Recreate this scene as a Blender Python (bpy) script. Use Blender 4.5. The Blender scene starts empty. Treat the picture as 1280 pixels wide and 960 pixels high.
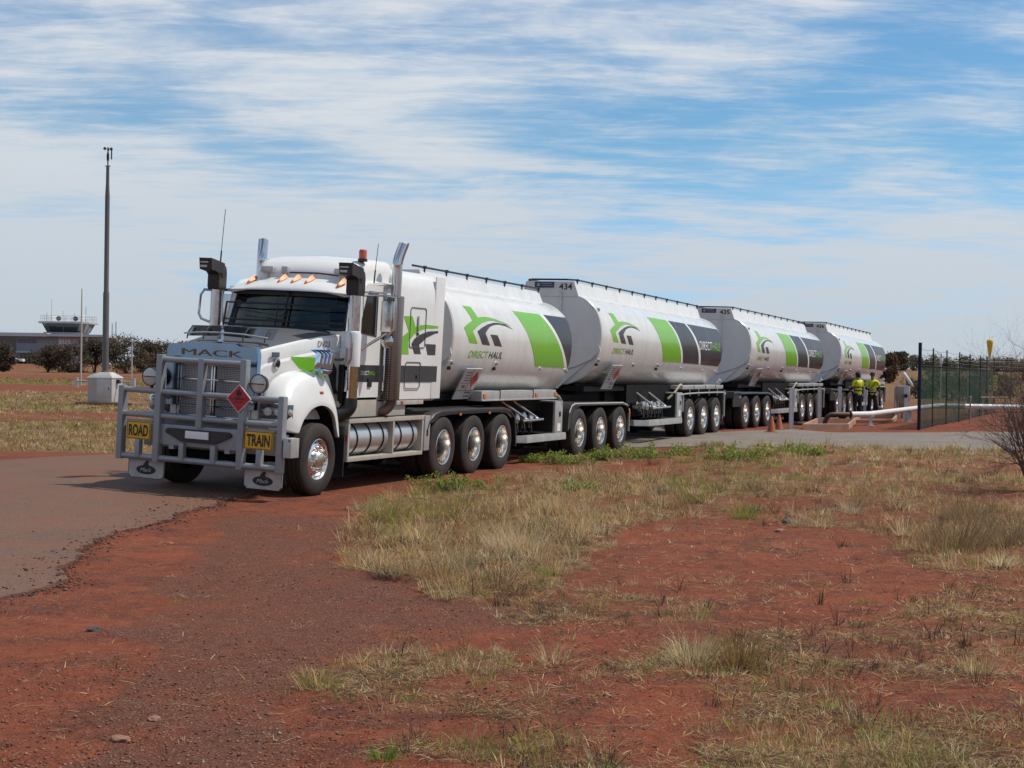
import bpy, bmesh, math, random
import numpy as np
from mathutils import Vector, Matrix, noise
from mathutils.geometry import tessellate_polygon

random.seed(7)
RNG = np.random.default_rng(11)
R = math.radians
scene = bpy.context.scene
COL = scene.collection

# ------------------------------------------------------------------ camera
F_PX, CAM_H, ROLL = 1918.0, 1.8, R(0.85)
PITCH = math.atan(17.0 / F_PX)
cam_d = bpy.data.cameras.new("camera")
cam_d.sensor_width = 36.0
cam_d.lens = 36.0 * F_PX / 1280.0
cam_d.clip_start = 0.1
cam_d.clip_end = 20000
cam = bpy.data.objects.new("camera", cam_d)
COL.objects.link(cam)
cam.location = (0, 0, CAM_H)
cam.rotation_euler = (Matrix.Rotation(R(90) - PITCH, 3, 'X') @ Matrix.Rotation(ROLL, 3, 'Z')).to_euler()
scene.camera = cam

# ------------------------------------------------------------------ world, sun, exposure
SUN_EL, SUN_AZ = R(58), R(12)          # azimuth measured from +X towards +Y
world = bpy.data.worlds.new("World")
scene.world = world
world.use_nodes = True
wn, wl_ = world.node_tree.nodes, world.node_tree.links
wn.clear()
def wnode(t, **kw):
    n = wn.new(t)
    for k, v in kw.items():
        setattr(n, k, v)
    return n
w_out = wnode('ShaderNodeOutputWorld')
w_bg = wnode('ShaderNodeBackground')
w_bg.inputs['Strength'].default_value = 0.10
sky = wnode('ShaderNodeTexSky', sky_type='NISHITA', sun_disc=False)
sky.sun_elevation = SUN_EL
sky.sun_rotation = R(90) - SUN_AZ
sky.air_density = 1.0
sky.dust_density = 0.6
sky.ozone_density = 1.6
tc = wnode('ShaderNodeTexCoord')
sep = wnode('ShaderNodeSeparateXYZ')
wl_.new(tc.outputs['Generated'], sep.inputs[0])
def wmath(op, a, b=None, clamp=False):
    n = wnode('ShaderNodeMath', operation=op, use_clamp=clamp)
    for i, v in enumerate((a, b)):
        if v is None: continue
        if isinstance(v, (int, float)): n.inputs[i].default_value = v
        else: wl_.new(v, n.inputs[i])
    return n.outputs[0]
zc = wmath('MAXIMUM', sep.outputs[2], 0.0)
zz = wmath('ADD', zc, 0.085)
cx = wmath('DIVIDE', sep.outputs[0], zz)
cy = wmath('DIVIDE', sep.outputs[1], zz)
comb = wnode('ShaderNodeCombineXYZ')
wl_.new(cx, comb.inputs[0]); wl_.new(cy, comb.inputs[1])
def wnoise(scale, detail, rough, dist, loc, rot, sc):
    mp = wnode('ShaderNodeMapping')
    mp.inputs['Location'].default_value = loc
    mp.inputs['Rotation'].default_value = (0, 0, rot)
    mp.inputs['Scale'].default_value = sc
    wl_.new(comb.outputs[0], mp.inputs[0])
    n = wnode('ShaderNodeTexNoise')
    n.inputs['Scale'].default_value = scale
    n.inputs['Detail'].default_value = detail
    n.inputs['Roughness'].default_value = rough
    n.inputs['Distortion'].default_value = dist
    wl_.new(mp.outputs[0], n.inputs['Vector'])
    return n.outputs['Fac']
def wramp(v, a, b):
    n = wnode('ShaderNodeMapRange', interpolation_type='SMOOTHSTEP')
    n.inputs[1].default_value = a; n.inputs[2].default_value = b
    wl_.new(v, n.inputs[0])
    return n.outputs[0]
big = wnoise(0.50, 3, 0.5, 0.4, (1.3, 9.1, 0), R(-14), (1.0, 0.8, 1))
mid = wnoise(1.5, 9, 0.60, 0.35, (8.4, 2.3, 0), R(-24), (0.85, 1.0, 1))
wisp = wnoise(5.5, 11, 0.68, 0.35, (1.0, 6.0, 0), R(-30), (0.50, 1.5, 1))
s1 = wmath('MULTIPLY', wramp(big, 0.34, 0.60), 0.60)
s2 = wmath('MULTIPLY', wramp(mid, 0.36, 0.66), 0.66)
s3 = wmath('MULTIPLY', wramp(wisp, 0.40, 0.70), 0.42)
cl = wmath('ADD', wmath('ADD', s1, s2), s3)
# thin veil thickening towards the horizon
veil = wramp(zc, 0.175, 0.085)
cl = wmath('ADD', wmath('MULTIPLY', cl, 0.86), wmath('MULTIPLY', veil, 0.44))
cl = wmath('MULTIPLY', wramp(cl, 0.20, 1.28), 0.90)
# clouds are brighter high up, greyer low down
cc = wnode('ShaderNodeMix', data_type='RGBA')
wl_.new(wramp(zc, 0.0, 0.22), cc.inputs['Factor'])
cc.inputs['A'].default_value = (6.5, 7.1, 7.75, 1)
cc.inputs['B'].default_value = (8.9, 9.2, 9.55, 1)
skyt = wnode('ShaderNodeMix', data_type='RGBA', blend_type='MULTIPLY')
skyt.inputs['Factor'].default_value = 1.0
wl_.new(sky.outputs[0], skyt.inputs['A'])
tint = wnode('ShaderNodeMix', data_type='RGBA')
wl_.new(wramp(zc, 0.0, 0.16), tint.inputs['Factor'])
tint.inputs['A'].default_value = (0.95, 1.32, 2.05, 1)
tint.inputs['B'].default_value = (0.74, 1.14, 1.36, 1)
wl_.new(tint.outputs['Result'], skyt.inputs['B'])
mixc = wnode('ShaderNodeMix', data_type='RGBA')
wl_.new(cl, mixc.inputs['Factor'])
wl_.new(skyt.outputs['Result'], mixc.inputs['A'])
wl_.new(cc.outputs['Result'], mixc.inputs['B'])
wl_.new(mixc.outputs['Result'], w_bg.inputs['Color'])
wl_.new(w_bg.outputs[0], w_out.inputs['Surface'])

sun_d = bpy.data.lights.new("sun", 'SUN')
sun_d.energy = 4.9
sun_d.angle = R(0.8)
sun_d.color = (1.0, 0.93, 0.81)
sun = bpy.data.objects.new("sun", sun_d)
COL.objects.link(sun)
sdir = Vector((math.cos(SUN_EL) * math.cos(SUN_AZ), math.cos(SUN_EL) * math.sin(SUN_AZ), math.sin(SUN_EL)))
sun.rotation_euler = sdir.to_track_quat('Z', 'Y').to_euler()
sun.location = (30, 10, 60)

scene.render.engine = 'CYCLES'
scene.view_settings.view_transform = 'Standard'
scene.view_settings.look = 'None'
scene.view_settings.exposure = -0.25
scene.view_settings.gamma = 1.0

# ------------------------------------------------------------------ placing from measured survey points
_c, _s = math.cos(ROLL), math.sin(ROLL)
_fw = np.array([0, math.cos(PITCH), -math.sin(PITCH)]); _u0 = np.array([0, math.sin(PITCH), math.cos(PITCH)])
_r0 = np.array([1.0, 0, 0]); _rt = _r0 * _c + _u0 * _s; _up = -_r0 * _s + _u0 * _c
def gp(px, py, z=0.0):
    """ground point seen at survey coordinates px,py"""
    d = _fw * F_PX + _rt * (px - 640) - _up * (py - 480)
    t = (z - CAM_H) / d[2]
    return (d[0] * t, d[1] * t)
def xat(px, Y):
    return (px - 640.0) / F_PX * Y
def to_px(x, y, z=0.0):
    P = np.stack([x, y, np.zeros_like(x) + z - CAM_H], -1)
    d = P @ _fw
    d = np.where(np.abs(d) < 1e-3, 1e-3, d)
    return 640 + F_PX * (P @ _rt) / d, 480 - F_PX * (P @ _up) / d, d

# ------------------------------------------------------------------ materials
MATS = {}
def M(name, col, rough=0.5, metal=0.0, var=0.0, vscale=3.0, bump=0.0, bscale=60.0, dust=0.0,
      coat=0.0, spec=0.5, streak=False, trans=0.0, alpha=1.0, rvar=0.0):
    m = bpy.data.materials.new(name)
    m.use_nodes = True
    nt = m.node_tree; N = nt.nodes; L = nt.links
    b = N['Principled BSDF']
    b.inputs['Base Color'].default_value = (*col, 1)
    b.inputs['Roughness'].default_value = rough
    b.inputs['Metallic'].default_value = metal
    b.inputs['Specular IOR Level'].default_value = spec
    b.inputs['Coat Weight'].default_value = coat
    b.inputs['Transmission Weight'].default_value = trans
    b.inputs['Alpha'].default_value = alpha
    if var > 0 or dust > 0 or bump > 0 or rvar > 0:
        t = N.new('ShaderNodeTexCoord')
        mp = N.new('ShaderNodeMapping')
        L.new(t.outputs['Object'], mp.inputs[0])
        if streak: mp.inputs['Scale'].default_value = (1.6, 1.6, 0.35)
    if var > 0 or rvar > 0:
        n = N.new('ShaderNodeTexNoise'); n.inputs['Scale'].default_value = vscale
        n.inputs['Detail'].default_value = 7; n.inputs['Roughness'].default_value = 0.65
        L.new(mp.outputs[0], n.inputs['Vector'])
        mr = N.new('ShaderNodeMapRange'); mr.inputs[1].default_value = 0.3; mr.inputs[2].default_value = 0.7
        L.new(n.outputs['Fac'], mr.inputs[0])
        mx = N.new('ShaderNodeMix'); mx.data_type = 'RGBA'
        L.new(mr.outputs[0], mx.inputs['Factor'])
        mx.inputs['A'].default_value = (*[c * (1 - var) for c in col], 1)
        mx.inputs['B'].default_value = (*[min(1, c * (1 + var)) for c in col], 1)
        last = mx.outputs['Result']
        if rvar > 0:
            rr = N.new('ShaderNodeMapRange')
            rr.inputs[1].default_value = 0.3; rr.inputs[2].default_value = 0.7
            rr.inputs[3].default_value = max(0, rough - rvar); rr.inputs[4].default_value = rough + rvar
            L.new(n.outputs['Fac'], rr.inputs[0]); L.new(rr.outputs[0], b.inputs['Roughness'])
    else:
        last = None
    if dust > 0:
        n2 = N.new('ShaderNodeTexNoise'); n2.inputs['Scale'].default_value = 2.3
        n2.inputs['Detail'].default_value = 9; n2.inputs['Roughness'].default_value = 0.7
        L.new(mp.outputs[0], n2.inputs['Vector'])
        mr2 = N.new('ShaderNodeMapRange'); mr2.inputs[1].default_value = 0.35; mr2.inputs[2].default_value = 0.75
        mr2.inputs[4].default_value = dust
        L.new(n2.outputs['Fac'], mr2.inputs[0])
        mx2 = N.new('ShaderNodeMix'); mx2.data_type = 'RGBA'
        L.new(mr2.outputs[0], mx2.inputs['Factor'])
        if last: L.new(last, mx2.inputs['A'])
        else: mx2.inputs['A'].default_value = (*col, 1)
        mx2.inputs['B'].default_value = (0.17, 0.085, 0.055, 1)
        last = mx2.outputs['Result']
    if last: L.new(last, b.inputs['Base Color'])
    if bump > 0:
        n3 = N.new('ShaderNodeTexNoise'); n3.inputs['Scale'].default_value = bscale; n3.inputs['Detail'].default_value = 6
        L.new(mp.outputs[0], n3.inputs['Vector'])
        bp = N.new('ShaderNodeBump'); bp.inputs['Strength'].default_value = bump; bp.inputs['Distance'].default_value = 0.02
        L.new(n3.outputs['Fac'], bp.inputs['Height']); L.new(bp.outputs[0], b.inputs['Normal'])
    MATS[name] = m
    return m

white = M('white_paint', (0.74, 0.74, 0.73), 0.28, var=0.03, vscale=2, coat=0.3, dust=0.10)
tankw = M('tank_white', (0.72, 0.72, 0.70), 0.24, var=0.03, vscale=1.2, coat=0.35, dust=0.22, streak=True)
tankgrey = M('tank_head_grey', (0.60, 0.60, 0.59), 0.4, var=0.05, vscale=1.5, dust=0.12)
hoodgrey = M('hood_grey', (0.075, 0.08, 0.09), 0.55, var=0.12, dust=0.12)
bargrey = M('bullbar_silver', (0.275, 0.29, 0.31), 0.42, metal=0.25, var=0.07, vscale=4, dust=0.10)
chrome = M('chrome', (0.55, 0.55, 0.56), 0.14, metal=1.0, var=0.05, rvar=0.05)
steel = M('polished_steel', (0.60, 0.60, 0.60), 0.22, metal=1.0, var=0.10, vscale=9, rvar=0.10, dust=0.08)
alu = M('alloy_rim', (0.78, 0.76, 0.73), 0.26, metal=1.0, var=0.05, vscale=3)
hubdark = M('dusty_hub', (0.075, 0.062, 0.055), 0.6, metal=0.4, var=0.2, dust=0.3)
galv = M('dull_aluminium', (0.50, 0.50, 0.49), 0.45, metal=0.55, var=0.12, vscale=6, dust=0.22)
tanksilver = M('tank_brushed_silver', (0.58, 0.58, 0.58), 0.34, metal=0.7, var=0.08, dust=0.12)
rubber = M('tyre_rubber', (0.016, 0.0155, 0.0155), 0.8, var=0.25, vscale=6, bump=0.15, bscale=70, dust=0.20)
black = M('black_plastic', (0.018, 0.018, 0.019), 0.5, var=0.2, dust=0.10)
chassis = M('black_chassis', (0.008, 0.008, 0.009), 0.75, var=0.3, dust=0.04, spec=0.15)
guardblk = M('black_mudguard', (0.018, 0.019, 0.021), 0.42, var=0.2, dust=0.10)
beige = M('dusty_beige_panel', (0.42, 0.39, 0.34), 0.5, var=0.12, dust=0.3)
green = M('lime_green_vinyl', (0.17, 0.46, 0.018), 0.3, var=0.04, coat=0.2, dust=0.05)
charcoal = M('charcoal_vinyl', (0.024, 0.026, 0.031), 0.36, var=0.08, coat=0.08, dust=0.06)
vinylwhite = M('white_vinyl', (0.75, 0.75, 0.74), 0.35)
yellow = M('sign_yellow', (0.72, 0.40, 0.012), 0.5, var=0.06, vscale=8, dust=0.15)
signblack = M('sign_black', (0.012, 0.012, 0.012), 0.5)
red = M('placard_red', (0.46, 0.018, 0.025), 0.45, var=0.05)
amber = M('amber_lens', (0.55, 0.16, 0.02), 0.45)
redlens = M('red_lens', (0.38, 0.03, 0.02), 0.2, coat=0.5)
lampglass = M('lamp_glass', (0.50, 0.49, 0.45), 0.25, metal=0.15, var=0.12, vscale=14, spec=0.7)
gold = M('tarnished_gold', (0.17, 0.135, 0.075), 0.45, metal=0.6)
blueplate = M('dark_blue_plate', (0.020, 0.034, 0.085), 0.4, var=0.1)
vinyltext = M('grey_print', (0.16, 0.16, 0.17), 0.6)
valve = M('valve_alloy', (0.50, 0.50, 0.50), 0.35, metal=0.8, var=0.15, dust=0.2)
seatfab = M('seat_fabric', (0.03, 0.03, 0.035), 0.9, var=0.2)
cabtrim = M('cab_interior', (0.05, 0.05, 0.052), 0.8, var=0.15)

def glass_mat(name, tint, opac):
    m = bpy.data.materials.new(name); m.use_nodes = True
    N = m.node_tree.nodes; L = m.node_tree.links; N.clear()
    o = N.new('ShaderNodeOutputMaterial')
    tr = N.new('ShaderNodeBsdfTransparent'); tr.inputs[0].default_value = (*tint, 1)
    gl = N.new('ShaderNodeBsdfGlossy'); gl.inputs['Color'].default_value = (0.9, 0.95, 1, 1); gl.inputs['Roughness'].default_value = 0.04
    df = N.new('ShaderNodeBsdfDiffuse'); df.inputs[0].default_value = (0.012, 0.013, 0.014, 1)
    m1 = N.new('ShaderNodeMixShader'); m1.inputs[0].default_value = opac
    L.new(tr.outputs[0], m1.inputs[1]); L.new(df.outputs[0], m1.inputs[2])
    fr = N.new('ShaderNodeFresnel'); fr.inputs[0].default_value = 1.45
    m2 = N.new('ShaderNodeMixShader'); L.new(fr.outputs[0], m2.inputs[0])
    L.new(m1.outputs[0], m2.inputs[1]); L.new(gl.outputs[0], m2.inputs[2]); L.new(m2.outputs[0], o.inputs[0])
    MATS[name] = m
    return m
glass = glass_mat('tinted_glass', (0.66, 0.75, 0.72), 0.22)
darkglass = glass_mat('dark_glass', (0.12, 0.14, 0.15), 0.8)

def pattern_mat(name, kind, ca, cb, scale, metal=0.8, rough=0.35):
    m = bpy.data.materials.new(name); m.use_nodes = True
    N = m.node_tree.nodes; L = m.node_tree.links
    b = N['Principled BSDF']; b.inputs['Metallic'].default_value = metal; b.inputs['Roughness'].default_value = rough
    t = N.new('ShaderNodeTexCoord')
    if kind == 'mesh':
        mp = N.new('ShaderNodeMapping'); mp.inputs['Scale'].default_value = (scale, scale, scale)
        L.new(t.outputs['Object'], mp.inputs[0])
        fr = N.new('ShaderNodeVectorMath'); fr.operation = 'FRACTION'; L.new(mp.outputs[0], fr.inputs[0])
        sp = N.new('ShaderNodeSeparateXYZ'); L.new(fr.outputs[0], sp.inputs[0])
        a = N.new('ShaderNodeMath'); a.operation = 'GREATER_THAN'; a.inputs[1].default_value = 0.42; L.new(sp.outputs[0], a.inputs[0])
        c = N.new('ShaderNodeMath'); c.operation = 'GREATER_THAN'; c.inputs[1].default_value = 0.42; L.new(sp.outputs[2], c.inputs[0])
        f = N.new('ShaderNodeMath'); f.operation = 'MULTIPLY'; L.new(a.outputs[0], f.inputs[0]); L.new(c.outputs[0], f.inputs[1])
        fac = f.outputs[0]
    else:
        v = N.new('ShaderNodeTexVoronoi'); v.inputs['Scale'].default_value = scale; v.inputs['Randomness'].default_value = 0.0
        L.new(t.outputs['Object'], v.inputs['Vector'])
        f = N.new('ShaderNodeMath'); f.operation = 'LESS_THAN'; f.inputs[1].default_value = 0.36; L.new(v.outputs['Distance'], f.inputs[0])
        fac = f.outputs[0]
    mx = N.new('ShaderNodeMix'); mx.data_type = 'RGBA'; L.new(fac, mx.inputs['Factor'])
    mx.inputs['A'].default_value = (*ca, 1); mx.inputs['B'].default_value = (*cb, 1)
    L.new(mx.outputs['Result'], b.inputs['Base Color'])
    MATS[name] = m
    return m
grillemesh = pattern_mat('grille_mesh', 'mesh', (0.36, 0.36, 0.36), (0.06, 0.06, 0.06), 40.0, 0.5, 0.45)
perf = pattern_mat('perforated_shield', 'dots', (0.235, 0.20, 0.18), (0.045, 0.036, 0.032), 26.0, 0.6, 0.42)

# ------------------------------------------------------------------ mesh builder
def catmull(pts, n):
    P = [Vector(p) for p in pts]; out = []
    for i in range(len(P) - 1):
        p0 = P[max(i - 1, 0)]; p1 = P[i]; p2 = P[i + 1]; p3 = P[min(i + 2, len(P) - 1)]
        for k in range(n):
            t = k / n
            out.append(0.5 * ((2 * p1) + (-p0 + p2) * t + (2 * p0 - 5 * p1 + 4 * p2 - p3) * t * t + (-p0 + 3 * p1 - 3 * p2 + p3) * t ** 3))
    out.append(P[-1])
    return out

class MB:
    def __init__(s): s.v = []; s.f = []; s.m = []
    def add(s, verts, faces, mi=0):
        o = len(s.v); s.v += [tuple(v) for v in verts]
        for i, f in enumerate(faces):
            s.f.append(tuple(k + o for k in f)); s.m.append(mi[i] if isinstance(mi, list) else mi)
        return s
    def box(s, lo, hi, mi=0, bev=0.0, rot=None, piv=None):
        bm = bmesh.new(); bmesh.ops.create_cube(bm, size=1.0)
        sx, sy, sz = (hi[i] - lo[i] for i in range(3)); c = Vector([(hi[i] + lo[i]) / 2 for i in range(3)])
        for v in bm.verts: v.co = Vector((v.co.x * sx, v.co.y * sy, v.co.z * sz))
        if bev > 0: bmesh.ops.bevel(bm, geom=bm.edges[:], offset=bev, segments=2, profile=0.7, affect='EDGES')
        bm.normal_update()
        vs = []
        for v in bm.verts:
            p = v.co
            if rot is not None: p = rot @ (p if piv is None else p + c - Vector(piv))
            vs.append((p + c) if (rot is None or piv is None) else (p + Vector(piv)))
        fs = [[v.index for v in f.verts] for f in bm.faces]
        bm.free()
        return s.add(vs, fs, mi)
    def loft(s, rings, closed=True, caps=(True, True), mi=0, mfun=None):
        n = len(rings[0]); vs = [p for r in rings for p in r]; fs = []; ms = []
        for i in range(len(rings) - 1):
            for j in range(n if closed else n - 1):
                k = (j + 1) % n
                fs.append((i * n + j, i * n + k, (i + 1) * n + k, (i + 1) * n + j))
                ms.append(mfun(i, j) if mfun else mi)
        if closed and caps[0]: fs.append(tuple(range(n - 1, -1, -1))); ms.append(mfun(-1, 0) if mfun else mi)
        if closed and caps[1]: fs.append(tuple((len(rings) - 1) * n + j for j in range(n))); ms.append(mfun(-2, 0) if mfun else mi)
        return s.add(vs, fs, ms)
    def tube(s, pts, r, n=8, mi=0, caps=True):
        P = [Vector(p) for p in pts]; rr = r if isinstance(r, (list, tuple)) else [r] * len(P)
        rings = []; up = None
        for i, p in enumerate(P):
            if i == 0: t = P[1] - P[0]
            elif i == len(P) - 1: t = P[-1] - P[-2]
            else: t = (P[i + 1] - P[i]).normalized() + (P[i] - P[i - 1]).normalized()
            t.normalize()
            if up is None:
                up = Vector((0, 0, 1)) if abs(t.z) < 0.9 else Vector((1, 0, 0))
            a = (up - t * up.dot(t)).normalized(); b = t.cross(a); up = a
            k = 1.0
            if 0 < i < len(P) - 1:
                c = max(0.4, t.dot((P[i] - P[i - 1]).normalized())); k = 1.0 / c
                k = min(k, 1.3)
            rings.append([p + (a * math.cos(2 * math.pi * j / n) + b * math.sin(2 * math.pi * j / n)) * rr[i] * k for j in range(n)])
        return s.loft(rings, True, (caps, caps), mi)
    def lathe(s, prof, o, ax, n=32, mi=0, caps=(False, False), mfun=None):
        ax = Vector(ax).normalized(); up = Vector((0, 0, 1)) if abs(ax.z) < 0.9 else Vector((1, 0, 0))
        a = (up - ax * up.dot(ax)).normalized(); b = ax.cross(a); o = Vector(o)
        rings = [[o + ax * h + (a * math.cos(2 * math.pi * j / n) + b * math.sin(2 * math.pi * j / n)) * r for j in range(n)] for r, h in prof]
        return s.loft(rings, True, caps, mi, mfun)
    def plate(s, outer, holes=(), fn=None, t0=0.0, t1=0.0, mi=0):
        """flat polygon (a,b) with holes, mapped through fn(a,b,t); solid when t0 != t1"""
        polys = [[Vector((p[0], p[1], 0)) for p in pl] for pl in [outer, *holes]]
        flat = [p for pl in polys for p in pl]
        tris = tessellate_polygon(polys)
        fn = fn or (lambda a, b, t: (a, b, t))
        n = len(flat)
        if t0 == t1:
            return s.add([fn(p.x, p.y, t0) for p in flat], [tuple(t) for t in tris], mi)
        vs = [fn(p.x, p.y, t0) for p in flat] + [fn(p.x, p.y, t1) for p in flat]
        fs = [tuple(t) for t in tris] + [tuple(k + n for k in reversed(t)) for t in tris]
        o = 0
        for pl in polys:
            m = len(pl)
            for i in range(m):
                a, b = o + i, o + (i + 1) % m
                fs.append((a, b, b + n, a + n))
            o += m
        return s.add(vs, fs, mi)
    def mirror_x(s):
        vs = [(-x, y, z) for x, y, z in s.v]; o = MB(); o.v = vs
        o.f = [tuple(reversed(f)) for f in s.f]; o.m = s.m[:]
        return o
    def extend(s, o, dv=(0, 0, 0)):
        return s.add([(x + dv[0], y + dv[1], z + dv[2]) for x, y, z in o.v], o.f, o.m[:])
    def mesh(s, name, mats, sharp=35, fix=True):
        me = bpy.data.meshes.new(name)
        me.from_pydata(s.v, [], s.f)
        for m in (mats if isinstance(mats, (list, tuple)) else [mats]): me.materials.append(m)
        me.polygons.foreach_set('material_index', s.m)
        if fix:
            bm = bmesh.new(); bm.from_mesh(me)
            bmesh.ops.recalc_face_normals(bm, faces=bm.faces); bm.to_mesh(me); bm.free()
        me.polygons.foreach_set('use_smooth', [True] * len(me.polygons))
        me.set_sharp_from_angle(angle=R(sharp))
        me.update()
        return me
    def build(s, name, mats, parent=None, sharp=35, fix=True):
        return link(name, s.mesh(name, mats, sharp, fix), parent)

def link(name, me, parent=None, loc=(0, 0, 0), rot=(0, 0, 0)):
    o = bpy.data.objects.new(name, me); COL.objects.link(o)
    o.location = loc; o.rotation_euler = rot
    if parent: o.parent = parent
    return o
def tag(o, label, cat, group=None, kind=None):
    o['label'] = label; o['category'] = cat
    if group: o['group'] = group
    if kind: o['kind'] = kind
    return o
def thing(name, label, cat, loc=(0, 0, 0), rot=(0, 0, 0), group=None):
    o = bpy.data.objects.new(name, None); COL.objects.link(o)
    o.empty_display_size = 0.3
    o.location = loc; o.rotation_euler = rot
    return tag(o, label, cat, group)
def copy_tree(o, parent=None):
    c = o.copy(); COL.objects.link(c); c.parent = parent
    for ch in list(o.children): copy_tree(ch, c)
    return c

_tc = {}
def text_geo(body, bold=0.0, shear=0.0, extrude=0.0):
    """text outline normalised to cap height 1, origin bottom left; returns verts, faces, width"""
    k = (body, bold, shear, extrude)
    if k in _tc: return _tc[k]
    cu = bpy.data.curves.new('letters', 'FONT'); cu.body = body; cu.size = 1.0
    cu.offset = bold; cu.shear = shear; cu.extrude = extrude; cu.resolution_u = 4
    ob = bpy.data.objects.new('letters', cu); COL.objects.link(ob)
    bpy.context.view_layer.update()
    me = bpy.data.meshes.new_from_object(ob.evaluated_get(bpy.context.evaluated_depsgraph_get()))
    V = np.array([v.co[:] for v in me.vertices]); Fc = [tuple(p.vertices) for p in me.polygons]
    bpy.data.objects.remove(ob); bpy.data.curves.remove(cu); bpy.data.meshes.remove(me)
    lo, hi = V.min(0), V.max(0); h = hi[1] - lo[1]
    V = (V - np.array([lo[0], lo[1], 0])) / np.array([h, h, 1])
    _tc[k] = (V, Fc, (hi[0] - lo[0]) / h)
    return _tc[k]
def decal(mb, V, Fc, fn, mi=0, grid=None):
    """map flat geometry (a,b) through fn; cut along b every grid so it bends with a curved surface"""
    if grid is None:
        return mb.add([fn(v[0], v[1], v[2] if len(v) > 2 else 0) for v in V], Fc, mi)
    bm = bmesh.new(); vs = [bm.verts.new((v[0], v[1], 0)) for v in V]
    for f in Fc:
        try: bm.faces.new([vs[i] for i in f])
        except ValueError: pass
    lo = min(v[1] for v in V); hi = max(v[1] for v in V); b = math.floor(lo / grid) * grid + grid
    while b < hi:
        bmesh.ops.bisect_plane(bm, geom=bm.verts[:] + bm.edges[:] + bm.faces[:], plane_co=(0, b, 0), plane_no=(0, 1, 0))
        b += grid
    bm.verts.index_update()
    mb.add([fn(v.co.x, v.co.y, 0) for v in bm.verts], [[v.index for v in f.verts] for f in bm.faces], mi)
    bm.free()
    return mb
def text_to(mb, body, a0, b0, w, h, fn, mi=0, bold=0.02, shear=0.0, grid=None, extrude=0.0):
    V, Fc, tw = text_geo(body, bold, shear, extrude)
    V2 = [(a0 + v[0] / tw * w, b0 + v[1] * h, v[2]) for v in V]
    return decal(mb, V2, Fc, fn, mi, grid)
def poly_tri(pts):
    return [tuple(t) for t in tessellate_polygon([[Vector((p[0], p[1], 0)) for p in pts]])]
# ------------------------------------------------------------------ train line and terrain height
HEAD = R(22.0)
LY = np.array([math.sin(HEAD), math.cos(HEAD)]); LX = np.array([math.cos(HEAD), -math.sin(HEAD)])
TO = np.array([-4.059, 22.368])
def smooth(a, b, x):
    t = np.clip((x - a) / (b - a), 0, 1); return t * t * (3 - 2 * t)
def base_z(x, y):
    x = np.asarray(x, float); y = np.asarray(y, float)
    u = (x - TO[0]) * LY[0] + (y - TO[1]) * LY[1]
    xl = (x - TO[0]) * LX[0] + (y - TO[1]) * LX[1]
    z = 0.12 * smooth(8, 26, u)
    z = z - 0.045 * np.clip(xl, -1.6, 1.6) * (1 - smooth(4, 13, u)) * (1 - smooth(3.5, 8, np.abs(xl)))
    z = z + 2.6 * smooth(120, 260, y) * smooth(0.12, 0.25, x / np.maximum(y, 1)) * (y > 1)
    z = z + 1.55 * smooth(288, 322, y) * (1 - smooth(-0.22, -0.15, x / np.maximum(y, 1))) * (y > 1)
    z = z + 2.5 * smooth(260, 700, y) * smooth(0.14, 0.30, x / np.maximum(y, 1)) * (y > 1)
    return z
def bz(x, y): return float(base_z(np.array([x]), np.array([y]))[0])

# ------------------------------------------------------------------ wheels (axis along x, outer face towards +x)
def tyre_mesh(name, w=0.29, r=0.522, rb=0.295):
    h = w / 2
    pr = [(rb, h * 0.86), (rb + 0.015, h * 0.97), (rb + 0.06, h * 1.03), (rb + 0.115, h * 1.06), (r - 0.06, h * 1.0), (r - 0.028, h * 0.93),
          (r - 0.010, h * 0.86), (r - 0.002, h * 0.70)]
    def gro(x): return [(r, x + 0.009), (r - 0.014, x + 0.006), (r - 0.014, x - 0.006), (r, x - 0.009)]
    half = pr + gro(h * 0.42) + gro(0.0 + h * 0.001)
    full = pr + gro(h * 0.45) + gro(0) + gro(-h * 0.45) + [(a, -b) for a, b in reversed(pr)]
    mb = MB(); mb.lathe(full, (0, 0, 0), (1, 0, 0), 48)
    return mb.mesh(name, rubber, 40)
def rim_steer():
    mb = MB()
    mb.lathe([(0.297, 0.128), (0.303, 0.138), (0.292, 0.142), (0.281, 0.132), (0.272, 0.10), (0.262, 0.092), (0.235, 0.11), (0.205, 0.128), (0.19, 0.128),
              (0.14, 0.126), (0.135, 0.11), (0.122, 0.11), (0.12, 0.16), (0.10, 0.185), (0.055, 0.195), (0.0, 0.197)], (0, 0, 0), (1, 0, 0), 40, 0)
    for k in range(10):
        a = 2 * math.pi * k / 10
        p = Vector((0.12, 0.1675 * math.cos(a), 0.1675 * math.sin(a)))
        mb.lathe([(0.021, 0), (0.023, 0.028), (0.017, 0.055), (0.0, 0.06)], p, (1, 0, 0), 8, 0)
        a += math.pi / 10
        p = Vector((0.10, 0.237 * math.cos(a), 0.237 * math.sin(a)))
        mb.lathe([(0.022, 0.0), (0.022, 0.0095), (0.0, 0.010)], p, (1, 0, 0), 10, 1)
    return mb.mesh('steer_rim', [alu, black], 30)
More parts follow.
